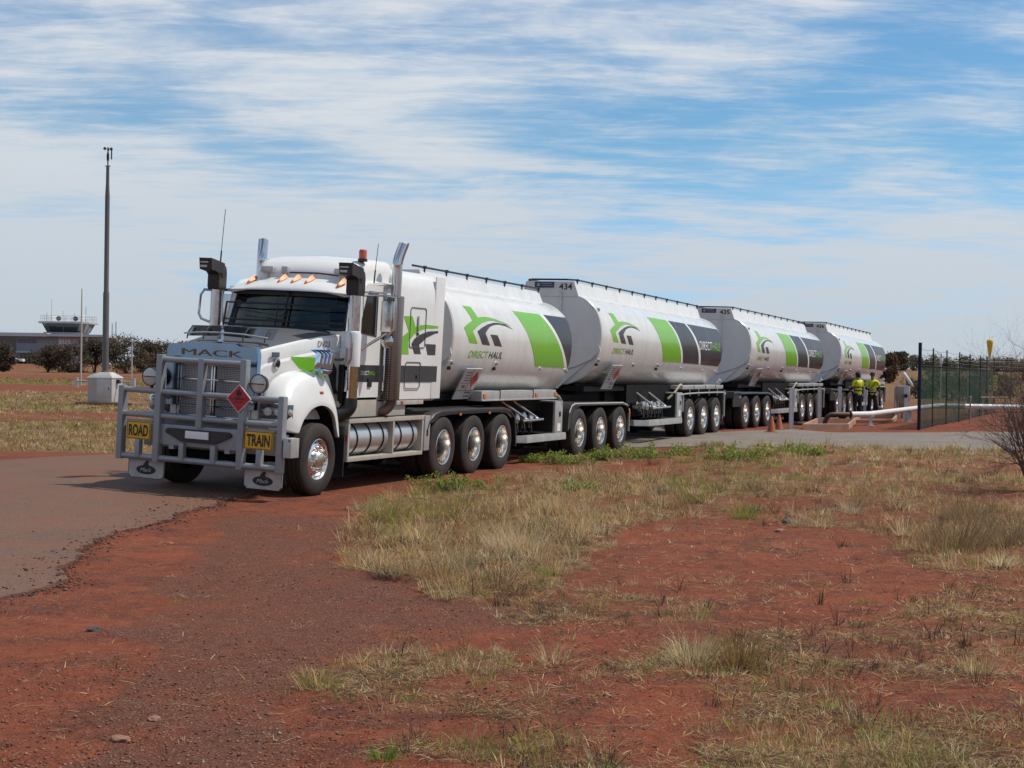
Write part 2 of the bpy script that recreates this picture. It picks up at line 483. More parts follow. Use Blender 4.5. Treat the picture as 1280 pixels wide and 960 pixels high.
def rim_dish():
    mb = MB()
    mb.lathe([(0.297, 0.125), (0.304, 0.136), (0.294, 0.142), (0.282, 0.134), (0.272, 0.10), (0.264, 0.03), (0.258, -0.06), (0.250, -0.105), (0.225, -0.122),
              (0.14, -0.125), (0.135, -0.09), (0.125, -0.08), (0.12, -0.03), (0.10, -0.015), (0.0, -0.012)], (0, 0, 0), (1, 0, 0), 40, 0, mfun=lambda i, j: 1 if i >= 8 else 0)
    for k in range(10):
        a = 2 * math.pi * k / 10
        p = Vector((-0.124, 0.1675 * math.cos(a), 0.1675 * math.sin(a)))
        mb.lathe([(0.02, 0), (0.022, 0.025), (0.015, 0.045), (0.0, 0.048)], p, (1, 0, 0), 7, 1)
    return mb.mesh('dish_rim', [alu, hubdark], 30)
TYRE_S = tyre_mesh('steer_tyre', 0.31); TYRE_D = tyre_mesh('dual_tyre', 0.27)
RIM_S = rim_steer(); RIM_D = rim_dish()
def wheel(parent, x, y, z, dual=True, flip=False):
    rot = (RNG.uniform(0, 6.28), 0, math.pi if flip else 0)
    w = link('wheel', RIM_D if dual else RIM_S, parent, (x, y, z), rot)
    link('tyre', TYRE_D if dual else TYRE_S, w)
    if dual: link('tyre', TYRE_D, w, (-0.32, 0, 0))
    return w

# ------------------------------------------------------------------ emblem outlines (y back, z up), survey of the decals
EMB_G = [(0.61, 2.96), (0.95, 2.95), (1.13, 2.77), (1.35, 2.79), (1.59, 2.795), (1.91, 2.775), (2.33, 2.725), (2.70, 2.655), (2.26, 2.705), (1.9, 2.735), (1.62, 2.73), (1.29, 2.68), (1.03, 2.6), (0.82, 2.52), (1.07, 2.3), (0.72, 2.31), (0.44, 2.57), (0.62, 2.64), (0.86, 2.71)]
EMB_D = [(1.03, 2.52), (1.24, 2.59), (1.53, 2.66), (1.82, 2.7), (2.04, 2.705), (2.4, 2.685), (2.78, 2.60), (2.4, 2.655), (2.07, 2.675), (1.85, 2.66), (1.63, 2.62), (1.48, 2.55), (1.4, 2.49), (1.64, 2.28), (1.29, 2.29)]
EMB_R = [(1.63, 2.48), (1.97, 2.475), (2.21, 2.27), (1.87, 2.28)]
SL_G = [(2.96, 2.7), (3.28, 2.71), (3.41, 2.54), (3.6, 2.575), (3.82, 2.59), (4.30, 2.58), (4.28, 2.54), (3.83, 2.53), (3.6, 2.49), (3.38, 2.42), (3.16, 2.29), (3.21, 2.09), (2.89, 2.09), (2.77, 2.27), (2.95, 2.37), (3.17, 2.46)]
SL_D = [(4.3, 2.5), (3.91, 2.48), (3.6, 2.42), (3.38, 2.34), (3.29, 2.26), (3.42, 2.1), (3.67, 2.1), (3.58, 2.25), (3.87, 2.38), (4.18, 2.45), (4.3, 2.46)]
SL_R = [(3.82, 2.27), (4.23, 2.27), (4.23, 2.09), (3.93, 2.09)]

# ------------------------------------------------------------------ PRIME MOVER
LEAN = R(2.5)
def build_prime_mover():
    T = thing('prime_mover', 'white long nosed prime mover with silver bull bar and ROAD TRAIN signs, pulling the tankers', 'truck',
              (TO[0], TO[1], 0), (0, LEAN, -HEAD))
    AX = 0.29
    # --- chassis
    m = MB()
    for sx in (-1, 1):
        m.box((sx * 0.46 - 0.05, -0.55, 0.72), (sx * 0.46 + 0.05, 8.1, 1.0))
    for y in (0.3, 4.62, 5.93, 7.24):
        m.tube([(-1.0, y, 0.52), (1.0, y, 0.52)], 0.09, 10)
        m.lathe([(0.0, -0.25), (0.16, -0.22), (0.22, 0), (0.16, 0.22), (0, 0.25)], (0, y, 0.53), (0, 1, 0), 14)
    m.box((-0.75, 4.3, 1.0), (0.75, 7.7, 1.14), 0)
    m.box((-0.6, 2.6, 0.5), (0.7, 4.2, 1.0), 0)
    m.box((-0.55, -0.4, 0.45), (0.55, 1.1, 1.15), 0)
    m.build('chassis', chassis, T)
    # --- wheels
    for sx in (1, -1):
        wheel(T, sx * 1.095, AX, 0.525, False, sx < 0)
        for y in (4.62, 5.93, 7.24): wheel(T, sx * 1.105, y, 0.525, True, sx < 0)
    # --- hood
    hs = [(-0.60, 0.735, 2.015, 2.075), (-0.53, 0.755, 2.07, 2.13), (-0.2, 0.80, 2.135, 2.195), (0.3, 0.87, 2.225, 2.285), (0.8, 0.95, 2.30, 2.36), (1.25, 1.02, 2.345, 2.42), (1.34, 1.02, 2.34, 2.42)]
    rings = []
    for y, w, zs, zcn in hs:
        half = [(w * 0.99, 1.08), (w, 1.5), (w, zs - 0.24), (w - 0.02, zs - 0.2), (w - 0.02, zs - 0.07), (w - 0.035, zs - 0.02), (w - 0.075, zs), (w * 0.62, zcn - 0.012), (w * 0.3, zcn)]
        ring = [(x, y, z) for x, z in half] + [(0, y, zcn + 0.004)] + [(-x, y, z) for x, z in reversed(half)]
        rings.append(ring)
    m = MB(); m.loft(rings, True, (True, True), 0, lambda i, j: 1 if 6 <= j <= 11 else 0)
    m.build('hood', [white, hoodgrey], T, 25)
    # --- fenders
    st = [((-0.60, 0.78, 0.96), (-0.545, 1.07, 0.95), (-0.50, 1.14, 0.94), (-0.33, 1.2, 0.92), (-0.26, 1.21, 0.92)),
          ((-0.61, 0.78, 1.15), (-0.56, 1.06, 1.15), (-0.48, 1.16, 1.15), (-0.30, 1.21, 1.03), (-0.21, 1.215, 1.02)),
          ((-0.60, 0.78, 1.36), (-0.53, 1.04, 1.36), (-0.42, 1.16, 1.33), (-0.24, 1.21, 1.14), (-0.14, 1.215, 1.11)),
          ((-0.46, 0.80, 1.60), (-0.40, 1.02, 1.53), (-0.28, 1.155, 1.44), (-0.14, 1.21, 1.235), (-0.05, 1.215, 1.18)),
          ((-0.22, 0.83, 1.74), (-0.18, 1.03, 1.68), (-0.10, 1.155, 1.55), (-0.02, 1.21, 1.32), (0.06, 1.215, 1.25)),
          ((0.08, 0.85, 1.79), (0.10, 1.04, 1.76), (0.15, 1.155, 1.65), (0.16, 1.21, 1.375), (0.20, 1.215, 1.29)),
          ((0.38, 0.88, 1.79), (0.38, 1.05, 1.77), (0.40, 1.155, 1.68), (0.37, 1.21, 1.395), (0.36, 1.215, 1.305)),
          ((0.62, 0.90, 1.75), (0.61, 1.05, 1.70), (0.60, 1.155, 1.59), (0.56, 1.21, 1.37), (0.53, 1.215, 1.28)),
          ((0.86, 0.93, 1.63), (0.80, 1.06, 1.56), (0.76, 1.155, 1.45), (0.72, 1.21, 1.29), (0.68, 1.215, 1.21)),
          ((0.98, 0.94, 1.42), (0.93, 1.06, 1.37), (0.88, 1.155, 1.28), (0.83, 1.21, 1.16), (0.78, 1.215, 1.10)),
          ((1.06, 0.95, 1.15), (1.01, 1.06, 1.12), (0.96, 1.155, 1.05), (0.90, 1.21, 0.98), (0.84, 1.215, 0.95)),
          ((1.09, 0.95, 0.85), (1.04, 1.06, 0.84), (0.99, 1.155, 0.83), (0.94, 1.21, 0.82), (0.90, 1.215, 0.82))]
    prof = [[(b, a, c) for a, b, c in stn] for stn in st]
    fine = []
    for stn in prof:
        ring = catmull(stn, 4)
        lip = Vector(ring[-1]); lip.x -= 0.06
        back = [Vector((0.70, p[1], p[2])) for p in (stn[4], stn[0])]
        fine.append([Vector(p) for p in ring] + [lip])
    # smooth along the stations too
    cols = [catmull([fine[i][j] for i in range(len(fine))], 4) for j in range(len(fine[0]))]
    rings = [[cols[j][i] for j in range(len(cols))] for i in range(len(cols[0]))]
    for sx in (1, -1):
        m = MB(); m.loft(rings, False)
        # inner liner so that the wheel arch is closed off
        m2 = MB(); m2.loft([[r[-1], Vector((0.62, r[-1].y + 0.03, r[-1].z + 0.03)), Vector((0.62, r[0].y, r[0].z - 0.05))] for r in rings], False)
        if sx < 0: m = m.mirror_x(); m2 = m2.mirror_x()
        fo = m.build('fender', white, T, 50)
        so = fo.modifiers.new('thick', 'SOLIDIFY'); so.thickness = 0.012; so.offset = -1
        m2.build('arch_liner', chassis, fo)
    # --- grille surround + grille + MACK letters
    fy = lambda a, b, t: (a, -0.62 - t, b)
    m = MB()
    out = [(-0.73, 1.22), (0.73, 1.22), (0.755, 2.0), (0.72, 2.09), (0.45, 2.10), (0.38, 2.13), (-0.38, 2.13), (-0.45, 2.10), (-0.72, 2.09), (-0.755, 2.0)]
    inn = [(-0.56, 1.06 + 0.18), (0.56, 1.24), (0.56, 1.80), (0.50, 1.86), (0.12, 1.86), (0.09, 1.84), (-0.09, 1.84), (-0.12, 1.86), (-0.50, 1.86), (-0.56, 1.80)]
    m.plate(out, [inn], fy, 0.0, 0.09)
    gs = m.build('grille_surround', M('chrome_sky_tint', (0.24, 0.35, 0.47), 0.16, metal=1.0, var=0.06, dust=0.06), T, 30)  # chrome with the blue sky reflection put into its colour
    m = MB(); m.plate([(-0.59, 1.23), (0.59, 1.23), (0.59, 1.88), (0.50, 1.895), (0.10, 1.895), (0.08, 1.875), (-0.08, 1.875), (-0.10, 1.895), (-0.50, 1.895), (-0.59, 1.88)],
                       [[(x, z) for x, z in inn]], fy, 0.085, 0.105)
    m.build('grille_gasket', black, T, 30)
    m = MB(); text_to(m, 'MACK', -0.50, 1.94, 1.00, 0.09, lambda a, b, t: (a, -0.712 - t * 1.0, b), 0, bold=0.0, extrude=0.012)
    m.build('emblem_lettering', gold, T, 30)
    m = MB()
    for x0, x1 in ((-0.53, -0.04), (0.04, 0.53)):
        for z0, z1 in ((1.62, 1.80), (1.40, 1.585), (1.10, 1.33)):
            m.box((x0, -0.625, z0), (x1, -0.61, z1), 0)
    m.box((-0.58, -0.60, 0.95), (0.58, -0.585, 1.84), 1)
    for z in (1.815, 1.60, 1.37, 1.345, 1.08):
        m.box((-0.55, -0.655, z - 0.012), (0.55, -0.60, z + 0.012), 2, 0.004)
    for x in (-0.54, -0.02, 0.02, 0.54):
        m.box((x - 0.012, -0.652, 1.08), (x + 0.012, -0.60, 1.815), 2, 0.004)
    m.build('grille', [grillemesh, signblack, steel], T, 30)
    # lower bumper behind the bar
    m = MB(); m.box((-1.14, -0.62, 0.60), (1.14, -0.40, 0.90), 0, 0.02)
    m.box((-0.9, -0.60, 0.90), (0.9, -0.50, 1.10), 0, 0.01)
    m.build('bumper', bargrey, T, 30)
    # --- headlights (wrap round the corner)
    for sx in (1, -1):
        m = MB()
        rr = []
        for x, y in ((0.79, -0.625), (0.95, -0.60), (1.07, -0.565), (1.15, -0.50), (1.185, -0.40)):
            rr.append([(sx * x, y, 1.115), (sx * x, y - 0.012, 1.14), (sx * x, y - 0.012, 1.295), (sx * x, y, 1.32), (sx * (x - 0.05), y + 0.06, 1.32), (sx * (x - 0.05), y + 0.06, 1.115)])
        m.loft(rr, True)
        h = m.build('headlight', M('headlight_housing', (0.05, 0.055, 0.065), 0.1, coat=1.0, spec=0.8) if 'headlight_housing' not in MATS else MATS['headlight_housing'], T, 40)
        for x, y, r in ((0.90, -0.618, 0.062), (1.035, -0.583, 0.052)):
            m = MB(); m.lathe([(r, 0), (r, 0.012), (r * 0.8, 0.028), (0, 0.036)], (sx * x, y, 1.215), (sx * 0.25, -1, 0), 18)
            m.build('lamp', lampglass, h)
        m = MB(); m.lathe([(0.045, 0), (0.045, 0.01), (0, 0.02)], (sx * 1.168, -0.46, 1.215), (sx * 0.9, -0.4, 0), 14)
        m.build('indicator', lampglass, h)
        m = MB(); m.box((sx * 0.99 - 0.21, -0.66, 1.345), (sx * 0.99 + 0.18, -0.56, 1.365), 0, 0.005)
        m.build('trim_strip', white, h)
        # chin panel below the lamp
        m = MB(); m.box((min(sx * 0.78, sx * 1.14), -0.66, 1.03), (max(sx * 0.78, sx * 1.14), -0.58, 1.095), 0, 0.01)
        m.build('lamp_bezel', galv, h)
    # --- bull bar
    yb = -0.92
    m = MB()
    def flat(x, z0, z1, w=0.10, d=0.12, y=yb): m.box((x - w / 2, y - d / 2, z0), (x + w / 2, y + d / 2, z1), 0, 0.022)
    for x in (-1.315, 1.315): flat(x, 0.40, 1.455, 0.09, 0.12)
    for x in (-0.69, 0.69): flat(x, 0.40, 1.925, 0.10, 0.12)
    flat(0.0, 0.93, 1.90, 0.10, 0.11)
    m.tube([(-0.69, yb, 1.86), (0.69, yb, 1.86)], 0.041, 14)
    for z in (1.40, 1.055):
        m.tube([(-1.30, yb, z), (1.30, yb, z)], 0.041, 14)
    m.tube([(-1.30, yb, 0.455), (1.30, yb, 0.455)], 0.045, 14)
    for x in (-1.0, -0.26, 0.26, 1.0): m.box((x - 0.04, yb - 0.06, 0.44), (x + 0.04, yb + 0.03, 0.70), 0, 0.015)
    m.box((-0.70, yb - 0.005, 0.655), (0.70, yb + 0.035, 0.945), 0, 0.01)
    for x in (-0.46, 0.46):
        m.box((x - 0.04, yb, 0.6), (x + 0.04, -0.38, 0.75), 0)
        m.tube([(x * 1.5, yb, 1.38), (x * 1.5, -0.66, 1.30)], 0.03, 8)
    bb = m.build('bull_bar', bargrey, T, 40)
    fb = lambda a, b, t: (a, yb - 0.05 - t, b)
    m = MB(); m.plate([(-0.54, 0.865), (-0.50, 0.90), (0.50, 0.90), (0.54, 0.865), (0.53, 0.83), (0.30, 0.73), (0.24, 0.715), (-0.24, 0.715), (-0.30, 0.73), (-0.53, 0.83)], [], fb, -0.04, 0.0)
    for x in (-0.48, 0.48): m.lathe([(0.015, 0), (0.012, 0.012), (0, 0.014)], (x, yb - 0.05, 0.85), (0, -1, 0), 8)
    m.build('plate_holder', black, bb, 30)
    m = MB(); m.box((-0.19, yb - 0.075, 0.775), (0.19, yb - 0.055, 0.88), 0, 0.006)
    m.build('number_plate', vinylwhite, bb)
    # ROAD / TRAIN signs
    for cx, wd, s in ((-1.0, 0.40, 'ROAD'), (0.975, 0.45, 'TRAIN')):
        m = MB(); m.box((cx - wd / 2, yb - 0.035, 0.70), (cx + wd / 2, yb - 0.015, 0.955), 0, 0.004)
        sg = m.build('sign', yellow, bb)
        m = MB(); text_to(m, s, cx - wd * 0.41, 0.745, wd * 0.82, 0.165, lambda a, b, t: (a, yb - 0.0385, b), 0, bold=0.03)
        fo = [(cx - wd / 2 + 0.006, 0.706), (cx + wd / 2 - 0.006, 0.706), (cx + wd / 2 - 0.006, 0.949), (cx - wd / 2 + 0.006, 0.949)]
        fi = [(cx - wd / 2 + 0.014, 0.714), (cx + wd / 2 - 0.014, 0.714), (cx + wd / 2 - 0.014, 0.941), (cx - wd / 2 + 0.014, 0.941)]
        m.plate(fo, [fi], lambda a, b, t: (a, yb - 0.0375, b))
        m.build('lettering', signblack, sg)
        m = MB(); m.box((cx - wd / 2 - 0.02, yb - 0.013, 0.94), (cx + wd / 2 + 0.02, yb + 0.02, 0.985), 0)
        m.build('sign_bracket', bargrey, sg)
    # box on the near end of the bar
    m = MB(); m.box((1.372, yb - 0.04, 0.62), (1.50, yb + 0.18, 0.89), 0, 0.01)
    m.box((1.45, yb - 0.042, 0.84), (1.485, yb - 0.0405, 0.87), 1)
    m.build('end_box', [galv, vinyltext], bb)
    # flammable liquid diamond
    dc, dz, dr = 0.665, 1.385, 0.185
    fd = lambda a, b, t: (dc + a, yb - 0.09 - t, dz + b)
    m = MB(); m.plate([(0, -dr - 0.012), (dr + 0.012, 0), (0, dr + 0.012), (-dr - 0.012, 0)], [], fd, -0.012, 0.0, 1)
    m.plate([(0, -dr), (dr, 0), (0, dr), (-dr, 0)], [], fd, 0.003, 0.003, 0)
    m.box((dc - 0.05, yb - 0.08, dz - 0.08), (dc + 0.05, yb - 0.06, dz + 0.08), 1)
    dm = m.build('hazard_diamond', [red, vinylwhite], bb)
    m = MB()
    fl = [(-0.035, 0.035), (0.035, 0.035), (0.047, 0.06), (0.036, 0.10), (0.022, 0.085), (0.008, 0.135), (-0.012, 0.10), (-0.024, 0.115), (-0.045, 0.075)]
    m.plate([(a, b + 0.005) for a, b in fl], [], lambda a, b, t: fd(a, b, 0.0055))
    m.box((dc - 0.045, yb - 0.097, dz + 0.018), (dc + 0.045, yb - 0.0945, dz + 0.026))
    text_to(m, 'FLAMMABLE', -0.13, -0.02, 0.26, 0.032, lambda a, b, t: fd(a, b, 0.0055), 0, bold=0.01)
    text_to(m, 'LIQUID', -0.07, -0.066, 0.14, 0.032, lambda a, b, t: fd(a, b, 0.0055), 0, bold=0.01)
    text_to(m, '3', -0.013, -0.14, 0.026, 0.045, lambda a, b, t: fd(a, b, 0.0055), 0, bold=0.01)
    m.build('lettering', signblack, dm)
    # driving lamps
    for x in (-0.90, 0.885):
        m = MB(); z = 1.60; y = -0.86
        m.lathe([(0.0, 0.13), (0.06, 0.125), (0.12, 0.07), (0.138, 0.0), (0.138, -0.022), (0.126, -0.022)], (x, y, z), (0, 1, 0), 28, 0)
        m.tube([(x, y + 0.04, z - 0.12), (x, y + 0.02, z - 0.2)], 0.025, 8, 0)
        sl = m.build('driving_lamp', black, bb, 40)
        m = MB(); m.lathe([(0.126, -0.018), (0.10, -0.034), (0.05, -0.045), (0, -0.048)], (x, y, z), (0, 1, 0), 28, 0)
        m.box((x - 0.11, y - 0.056, z - 0.006), (x + 0.11, y - 0.047, z + 0.006), 1)
        m.build('lens', [lampglass, black], sl)
    # mud flaps under the bar with oval emblem
    for x0, x1 in ((-1.23, -0.62), (0.70, 1.31)):
        yf = yb + 0.10; cx = (x0 + x1) / 2
        oc = [(x0, 0.43), (x1, 0.43), (x1, 0.19), (x1 - 0.05, 0.14), (x0 + 0.05, 0.14), (x0, 0.19)]
        m = MB(); m.plate(oc, [], lambda a, b, t: (a, yf - t, b), 0.0, 0.012, 0)
        ins = [(x0 + 0.008, 0.428), (x1 - 0.008, 0.428), (x1 - 0.008, 0.193), (x1 - 0.054, 0.148), (x0 + 0.054, 0.148), (x0 + 0.008, 0.193)]
        m.plate(oc, [ins], lambda a, b, t: (a, yf - 0.0135, b), 0, 0, 1)
        mf = m.build('mud_flap', [M('dirty_white_rubber', (0.50, 0.48, 0.45), 0.55, var=0.18, vscale=5, dust=0.5) if 'dirty_white_rubber' not in MATS else MATS['dirty_white_rubber'], signblack], T, 30)
        m = MB(); yo = yf - 0.0155
        m.plate([(cx + 0.165 * math.cos(t), 0.262 + 0.066 * math.sin(t)) for t in np.linspace(0, 2 * math.pi, 28, endpoint=False)], [], lambda a, b, t: (a, yo, b))
        dog = [(-0.045, 0.325), (-0.05, 0.345), (-0.03, 0.352), (-0.02, 0.372), (0.0, 0.392), (0.028, 0.396), (0.05, 0.38), (0.045, 0.362), (0.03, 0.356), (0.045, 0.336), (0.05, 0.322)]
        m.plate([(cx + a, b) for a, b in dog], [], lambda a, b, t: (a, yo - 0.001, b))
        om = m.build('oval_emblem', signblack, mf)
        m = MB(); text_to(m, 'Mack', cx - 0.095, 0.235, 0.19, 0.055, lambda a, b, t: (a, yo - 0.003, b), 0, bold=0.0, shear=0.3)
        m.build('lettering', galv, om)
    # bonnet mascot, bug shield
    m = MB()
    zc0 = 2.19
    m.tube([(0, -0.50, zc0 - 0.05), (0, -0.47, zc0 + 0.06), (0, -0.46, zc0 + 0.13)], [0.045, 0.028, 0.02], 10)
    m.lathe([(0, -0.025), (0.022, -0.01), (0.024, 0.01), (0, 0.03)], (0, -0.475, zc0 + 0.155), (0, 0, 1), 10)
    m.tube([(0, -0.48, zc0 + 0.06), (-0.02, -0.55, zc0 + 0.02)], 0.016, 6)
    m.build('mascot', chrome, T)
    m = MB()
    rr = []
    for k in range(13):
        x = -0.72 + 1.44 * k / 12
        yy = -0.28 - 0.14 * (1 - (x / 0.75) ** 2)
        rr.append([(x, yy, 2.20 + 0.04 * (1 - abs(x))), (x, yy + 0.13, 2.36 + 0.02 * (1 - abs(x))), (x, yy + 0.136, 2.355 + 0.02 * (1 - abs(x))), (x, yy + 0.006, 2.195 + 0.04 * (1 - abs(x)))])
    m.loft(rr, True)
    m.build('bug_shield', glass_mat('clear_acrylic', (0.75, 0.80, 0.84), 0.12), T, 50)
    m = MB(); m.tube([(-0.70, -0.38, 2.245), (-0.35, -0.475, 2.27), (0, -0.50, 2.28), (0.35, -0.475, 2.27), (0.70, -0.38, 2.235)], 0.012, 6, 0)
    for x in (-0.66, -0.33, 0.33, 0.64):
        yy = -0.28 - 0.15 * (1 - (x / 0.75) ** 2)
        m.tube([(x, yy - 0.05, 2.17), (x, yy - 0.03, 2.26), (x, yy + 0.09, 2.36)], 0.011, 6, 1)
    m.build('shield_rail', [galv, black], T)
    # --- hood decals, near side (hood flank is flat enough: x from its taper)
    def hx(y): return float(np.interp(y, [h[0] for h in hs], [h[1] for h in hs]))
    gp_ = [(0.03, 1.99), (0.40, 1.99), (0.72, 1.985), (0.78, 1.87), (0.88, 1.70), (0.62, 1.715), (0.46, 1.76), (0.25, 1.83)]
    m = MB(); m.plate(gp_, [], lambda a, b, t: (hx(a) + 0.004, a, b))
    m.build('hood_flash', green, T)
    m = MB(); m.plate([(0.80, 1.93), (1.30, 1.92), (1.30, 1.45), (1.08, 1.45), (0.96, 1.69)], [], lambda a, b, t: (hx(a) + 0.004, a, b)); m.build('hood_stripe', charcoal, T)
    m = MB(); text_to(m, 'DV23', 0.68, 2.15, 0.28, 0.085, lambda a, b, t: (hx(a) - 0.012, a, b), 0, bold=-0.005); m.build('fleet_number', signblack, T)
    m = MB(); m.box((hx(-.3), -0.40, 1.975), (hx(-.3) + 0.012, -0.20, 2.045), 0, 0.004); m.build('side_badge', M('badge_grey', (0.12, 0.14, 0.18), 0.35, metal=0.5, var=0.4, vscale=40), T)
    m = MB(); m.lathe([(0.075, 0), (0.078, 0.02), (0.06, 0.03)], (hx(-.25), -0.27, 1.885), (1, 0, 0), 20, 0)
    m.lathe([(0.058, 0.012), (0.04, 0.03), (0, 0.036)], (hx(-.25), -0.27, 1.885), (1, 0, 0), 20, 1)
    m.build('side_camera', [chrome, darkglass], T)
    m = MB(); m.box((1.155, 0.30, 1.43), (1.20, 0.42, 1.51), 0, 0.015); m.build('side_marker', redlens, T)
    # hood mirror with a chrome back
    m = MB()
    for k in range(4):
        y0 = 0.22 + k * 0.112
        rr = [[(1.13, y0 + 0.01, 1.83), (1.19, y0 + 0.02, 1.83), (1.19, y0 + 0.09, 1.83), (1.13, y0 + 0.10, 1.83)],
              [(1.15, y0, 2.05), (1.225, y0 + 0.02, 2.05), (1.225, y0 + 0.09, 2.05), (1.15, y0 + 0.11, 2.05)],
              [(1.05, y0, 2.10), (1.12, y0 + 0.02, 2.11), (1.12, y0 + 0.09, 2.11), (1.05, y0 + 0.11, 2.10)]]
        m.loft(rr, True)
    m.lathe([(0.0, -0.02), (0.10, 0.0), (0.14, 0.05), (0.13, 0.06)], (1.15, 0.45, 1.76), (0, 0, 1), 16)
    m.build('hood_mirror', M('mirror_sky_tint', (0.62, 0.78, 0.95), 0.06, metal=1.0), T, 30)  # blue of the reflected sky mixed into the chrome tint
    m = MB(); m.tube([(1.14, 0.70, 1.98), (1.17, 1.08, 1.98)], 0.022, 8); m.build('mirror_bracket', black, T)

    # --- cab shell
    side = [(1.32, 1.40), (2.28, 1.40), (2.28, 3.20), (1.75, 3.14), (1.52, 2.98), (1.36, 2.48), (1.34, 2.35)]
    win = [(1.63, 2.40), (2.10, 2.36), (2.10, 3.02), (1.82, 3.02), (1.75, 2.94), (1.63, 2.60)]
    for sx in (1, -1):
        m = MB(); m.plate(side, [win], lambda a, b, t: (sx * (1.10 + t), a, b), -0.02, 0.03)
        d = m.build('door', white, T, 30)
        m = MB(); m.plate([(1.61, 2.38), (2.12, 2.34), (2.12, 3.04), (1.81, 3.04), (1.74, 2.95), (1.61, 2.6)], [win], lambda a, b, t: (sx * (1.132 + t), a, b), 0.0, 0.006)
        m.build('window_seal', black, d)
        m = MB(); m.plate(win, [], lambda a, b, t: (sx * (1.11 + t), a, b), 0.0, 0.005)
        m.build('window', darkglass if sx > 0 else glass, d)
        m = MB(); m.plate([(1.345, 1.90), (2.28, 1.90), (2.28, 1.64), (1.345, 1.64)], [], lambda a, b, t: (sx * 1.134, a, b)); m.build('door_stripe', charcoal, d)
        if sx > 0:
            m = MB(); fdr = lambda a, b, t: (1.138, a, b)
            text_to(m, 'DIRECT', 1.66, 1.745, 0.27, 0.065, fdr, 0, bold=0.0); text_to(m, 'HAUL', 1.94, 1.745, 0.19, 0.065, fdr, 1, bold=0.0)
            m.build('lettering', [vinylwhite, green], d)
        m = MB(); m.box((min(sx * 1.132, sx * 1.15), 1.90, 1.56), (max(sx * 1.132, sx * 1.15), 2.02, 1.70), 0, 0.006); m.build('handle', signblack, d)
    m = MB()
    for sx in (1, -1):   # pillars
        m.loft([[(sx * 1.045, 1.27, 2.38), (sx * 1.125, 1.36, 2.38), (sx * 1.125, 1.44, 2.38), (sx * 1.06, 1.38, 2.38)],
                [(sx * 0.985, 1.45, 2.99), (sx * 1.12, 1.56, 3.02), (sx * 1.12, 1.64, 3.02), (sx * 1.0, 1.54, 2.99)]], True)
        m.box((min(sx * 1.0, sx * 1.12), 1.22, 1.42), (max(sx * 1.0, sx * 1.12), 1.34, 2.40), 0, 0.02)
    m.box((-1.06, 1.26, 2.28), (1.06, 1.40, 2.395), 0, 0.02)
    m.build('pillar', white, T, 40)
    m = MB(); m.box((-1.08, 1.42, 1.30), (1.08, 2.7, 1.40), 0); m.box((-1.08, 2.27, 1.30), (1.08, 2.78, 3.19), 1, 0.05)
    m.build('cab_back', [chassis, white], T, 40)
    # interior
    m = MB(); m.box((-1.04, 1.45, 1.95), (1.04, 1.85, 2.33), 0, 0.05)
    for x in (-0.55, 0.55):
        m.box((x - 0.27, 1.95, 1.9), (x + 0.27, 2.2, 2.05), 1, 0.05); m.box((x - 0.26, 2.10, 2.0), (x + 0.26, 2.25, 2.75), 1, 0.05); m.box((x - 0.15, 2.12, 2.76), (x + 0.15, 2.22, 2.95), 1, 0.04)
    m.tube([(-0.55 + 0.21 * math.cos(t), 1.86 + 0.08 * math.sin(t), 2.40 + 0.19 * math.sin(t)) for t in np.linspace(0, 2 * math.pi, 25)], 0.018, 6, 0, False)
    m.tube([(-0.55, 1.88, 2.40), (-0.55, 1.75, 2.25)], 0.03, 6, 0)
    m.build('cab_interior', [cabtrim, seatfab], T, 40)
    # windshield (slightly bowed)
    m = MB(); rr = []
    for k in range(9):
        t = -1 + 2 * k / 8
        bow = 0.06 * (1 - t * t)
        rr.append([(t * 1.05, 1.31 - bow, 2.39), (t * 0.985, 1.47 - bow, 2.985), (t * 0.985, 1.476 - bow, 2.985), (t * 1.05, 1.316 - bow, 2.39)])
    m.loft(rr, True)
    ws = m.build('windshield', glass, T, 50)
    m = MB(); m.box((-0.012, 1.24, 2.40), (0.012, 1.262, 2.98), 0, rot=Matrix.Rotation(R(-15), 3, 'X'))
    m.box((-1.0, 1.355, 2.90), (1.0, 1.40, 2.985), 0)
    m.build('windshield_trim', signblack, ws)
    m = MB()
    yg = 1.12
    for z, yy in ((2.76, yg + 0.08), (2.50, yg)):
        m.tube([(-1.06, yy + 0.07, z), (-0.6, yy, z), (0.6, yy, z), (1.06, yy + 0.07, z)], 0.013, 6)
    m.tube([(-1.06, yg + 0.07, 2.40), (-1.06, yg + 0.15, 2.77)], 0.016, 6); m.tube([(1.06, yg + 0.07, 2.40), (1.06, yg + 0.15, 2.77)], 0.016, 6)
    m.tube([(-1.06, yg + 0.07, 2.43), (0, yg - 0.03, 2.40), (1.06, yg + 0.07, 2.43)], 0.016, 6)
    m.tube([(-0.1, yg, 2.40), (-0.1, yg + 0.08, 2.76)], 0.012, 6)
    m.tube([(-0.9, yg + 0.06, 2.66), (0, yg + 0.02, 2.58), (0.9, yg + 0.06, 2.66)], 0.006, 5)
    m.build('windshield_guard', signblack, T)
    # roof brow
    def arc(w, zs, zm, y, y2=None, th=0.05, n=14):
        top = []; bot = []
        for k in range(n + 1):
            t = -1 + 2 * k / n; z = zs + (zm - zs) * (1 - abs(t) ** 3.0)
            top.append((t * w, y, z)); bot.append((t * (w - 0.02), y, z - th))
        return top + bot[::-1]
    m = MB()
    m.loft([arc(0.97, 2.965, 2.985, 1.24, th=0.01), arc(1.02, 2.96, 3.03, 1.27), arc(1.07, 2.98, 3.10, 1.40), arc(1.11, 3.05, 3.19, 1.62), arc(1.13, 3.12, 3.26, 1.9), arc(1.14, 3.17, 3.30, 2.3), arc(1.14, 3.18, 3.30, 2.74)], True)
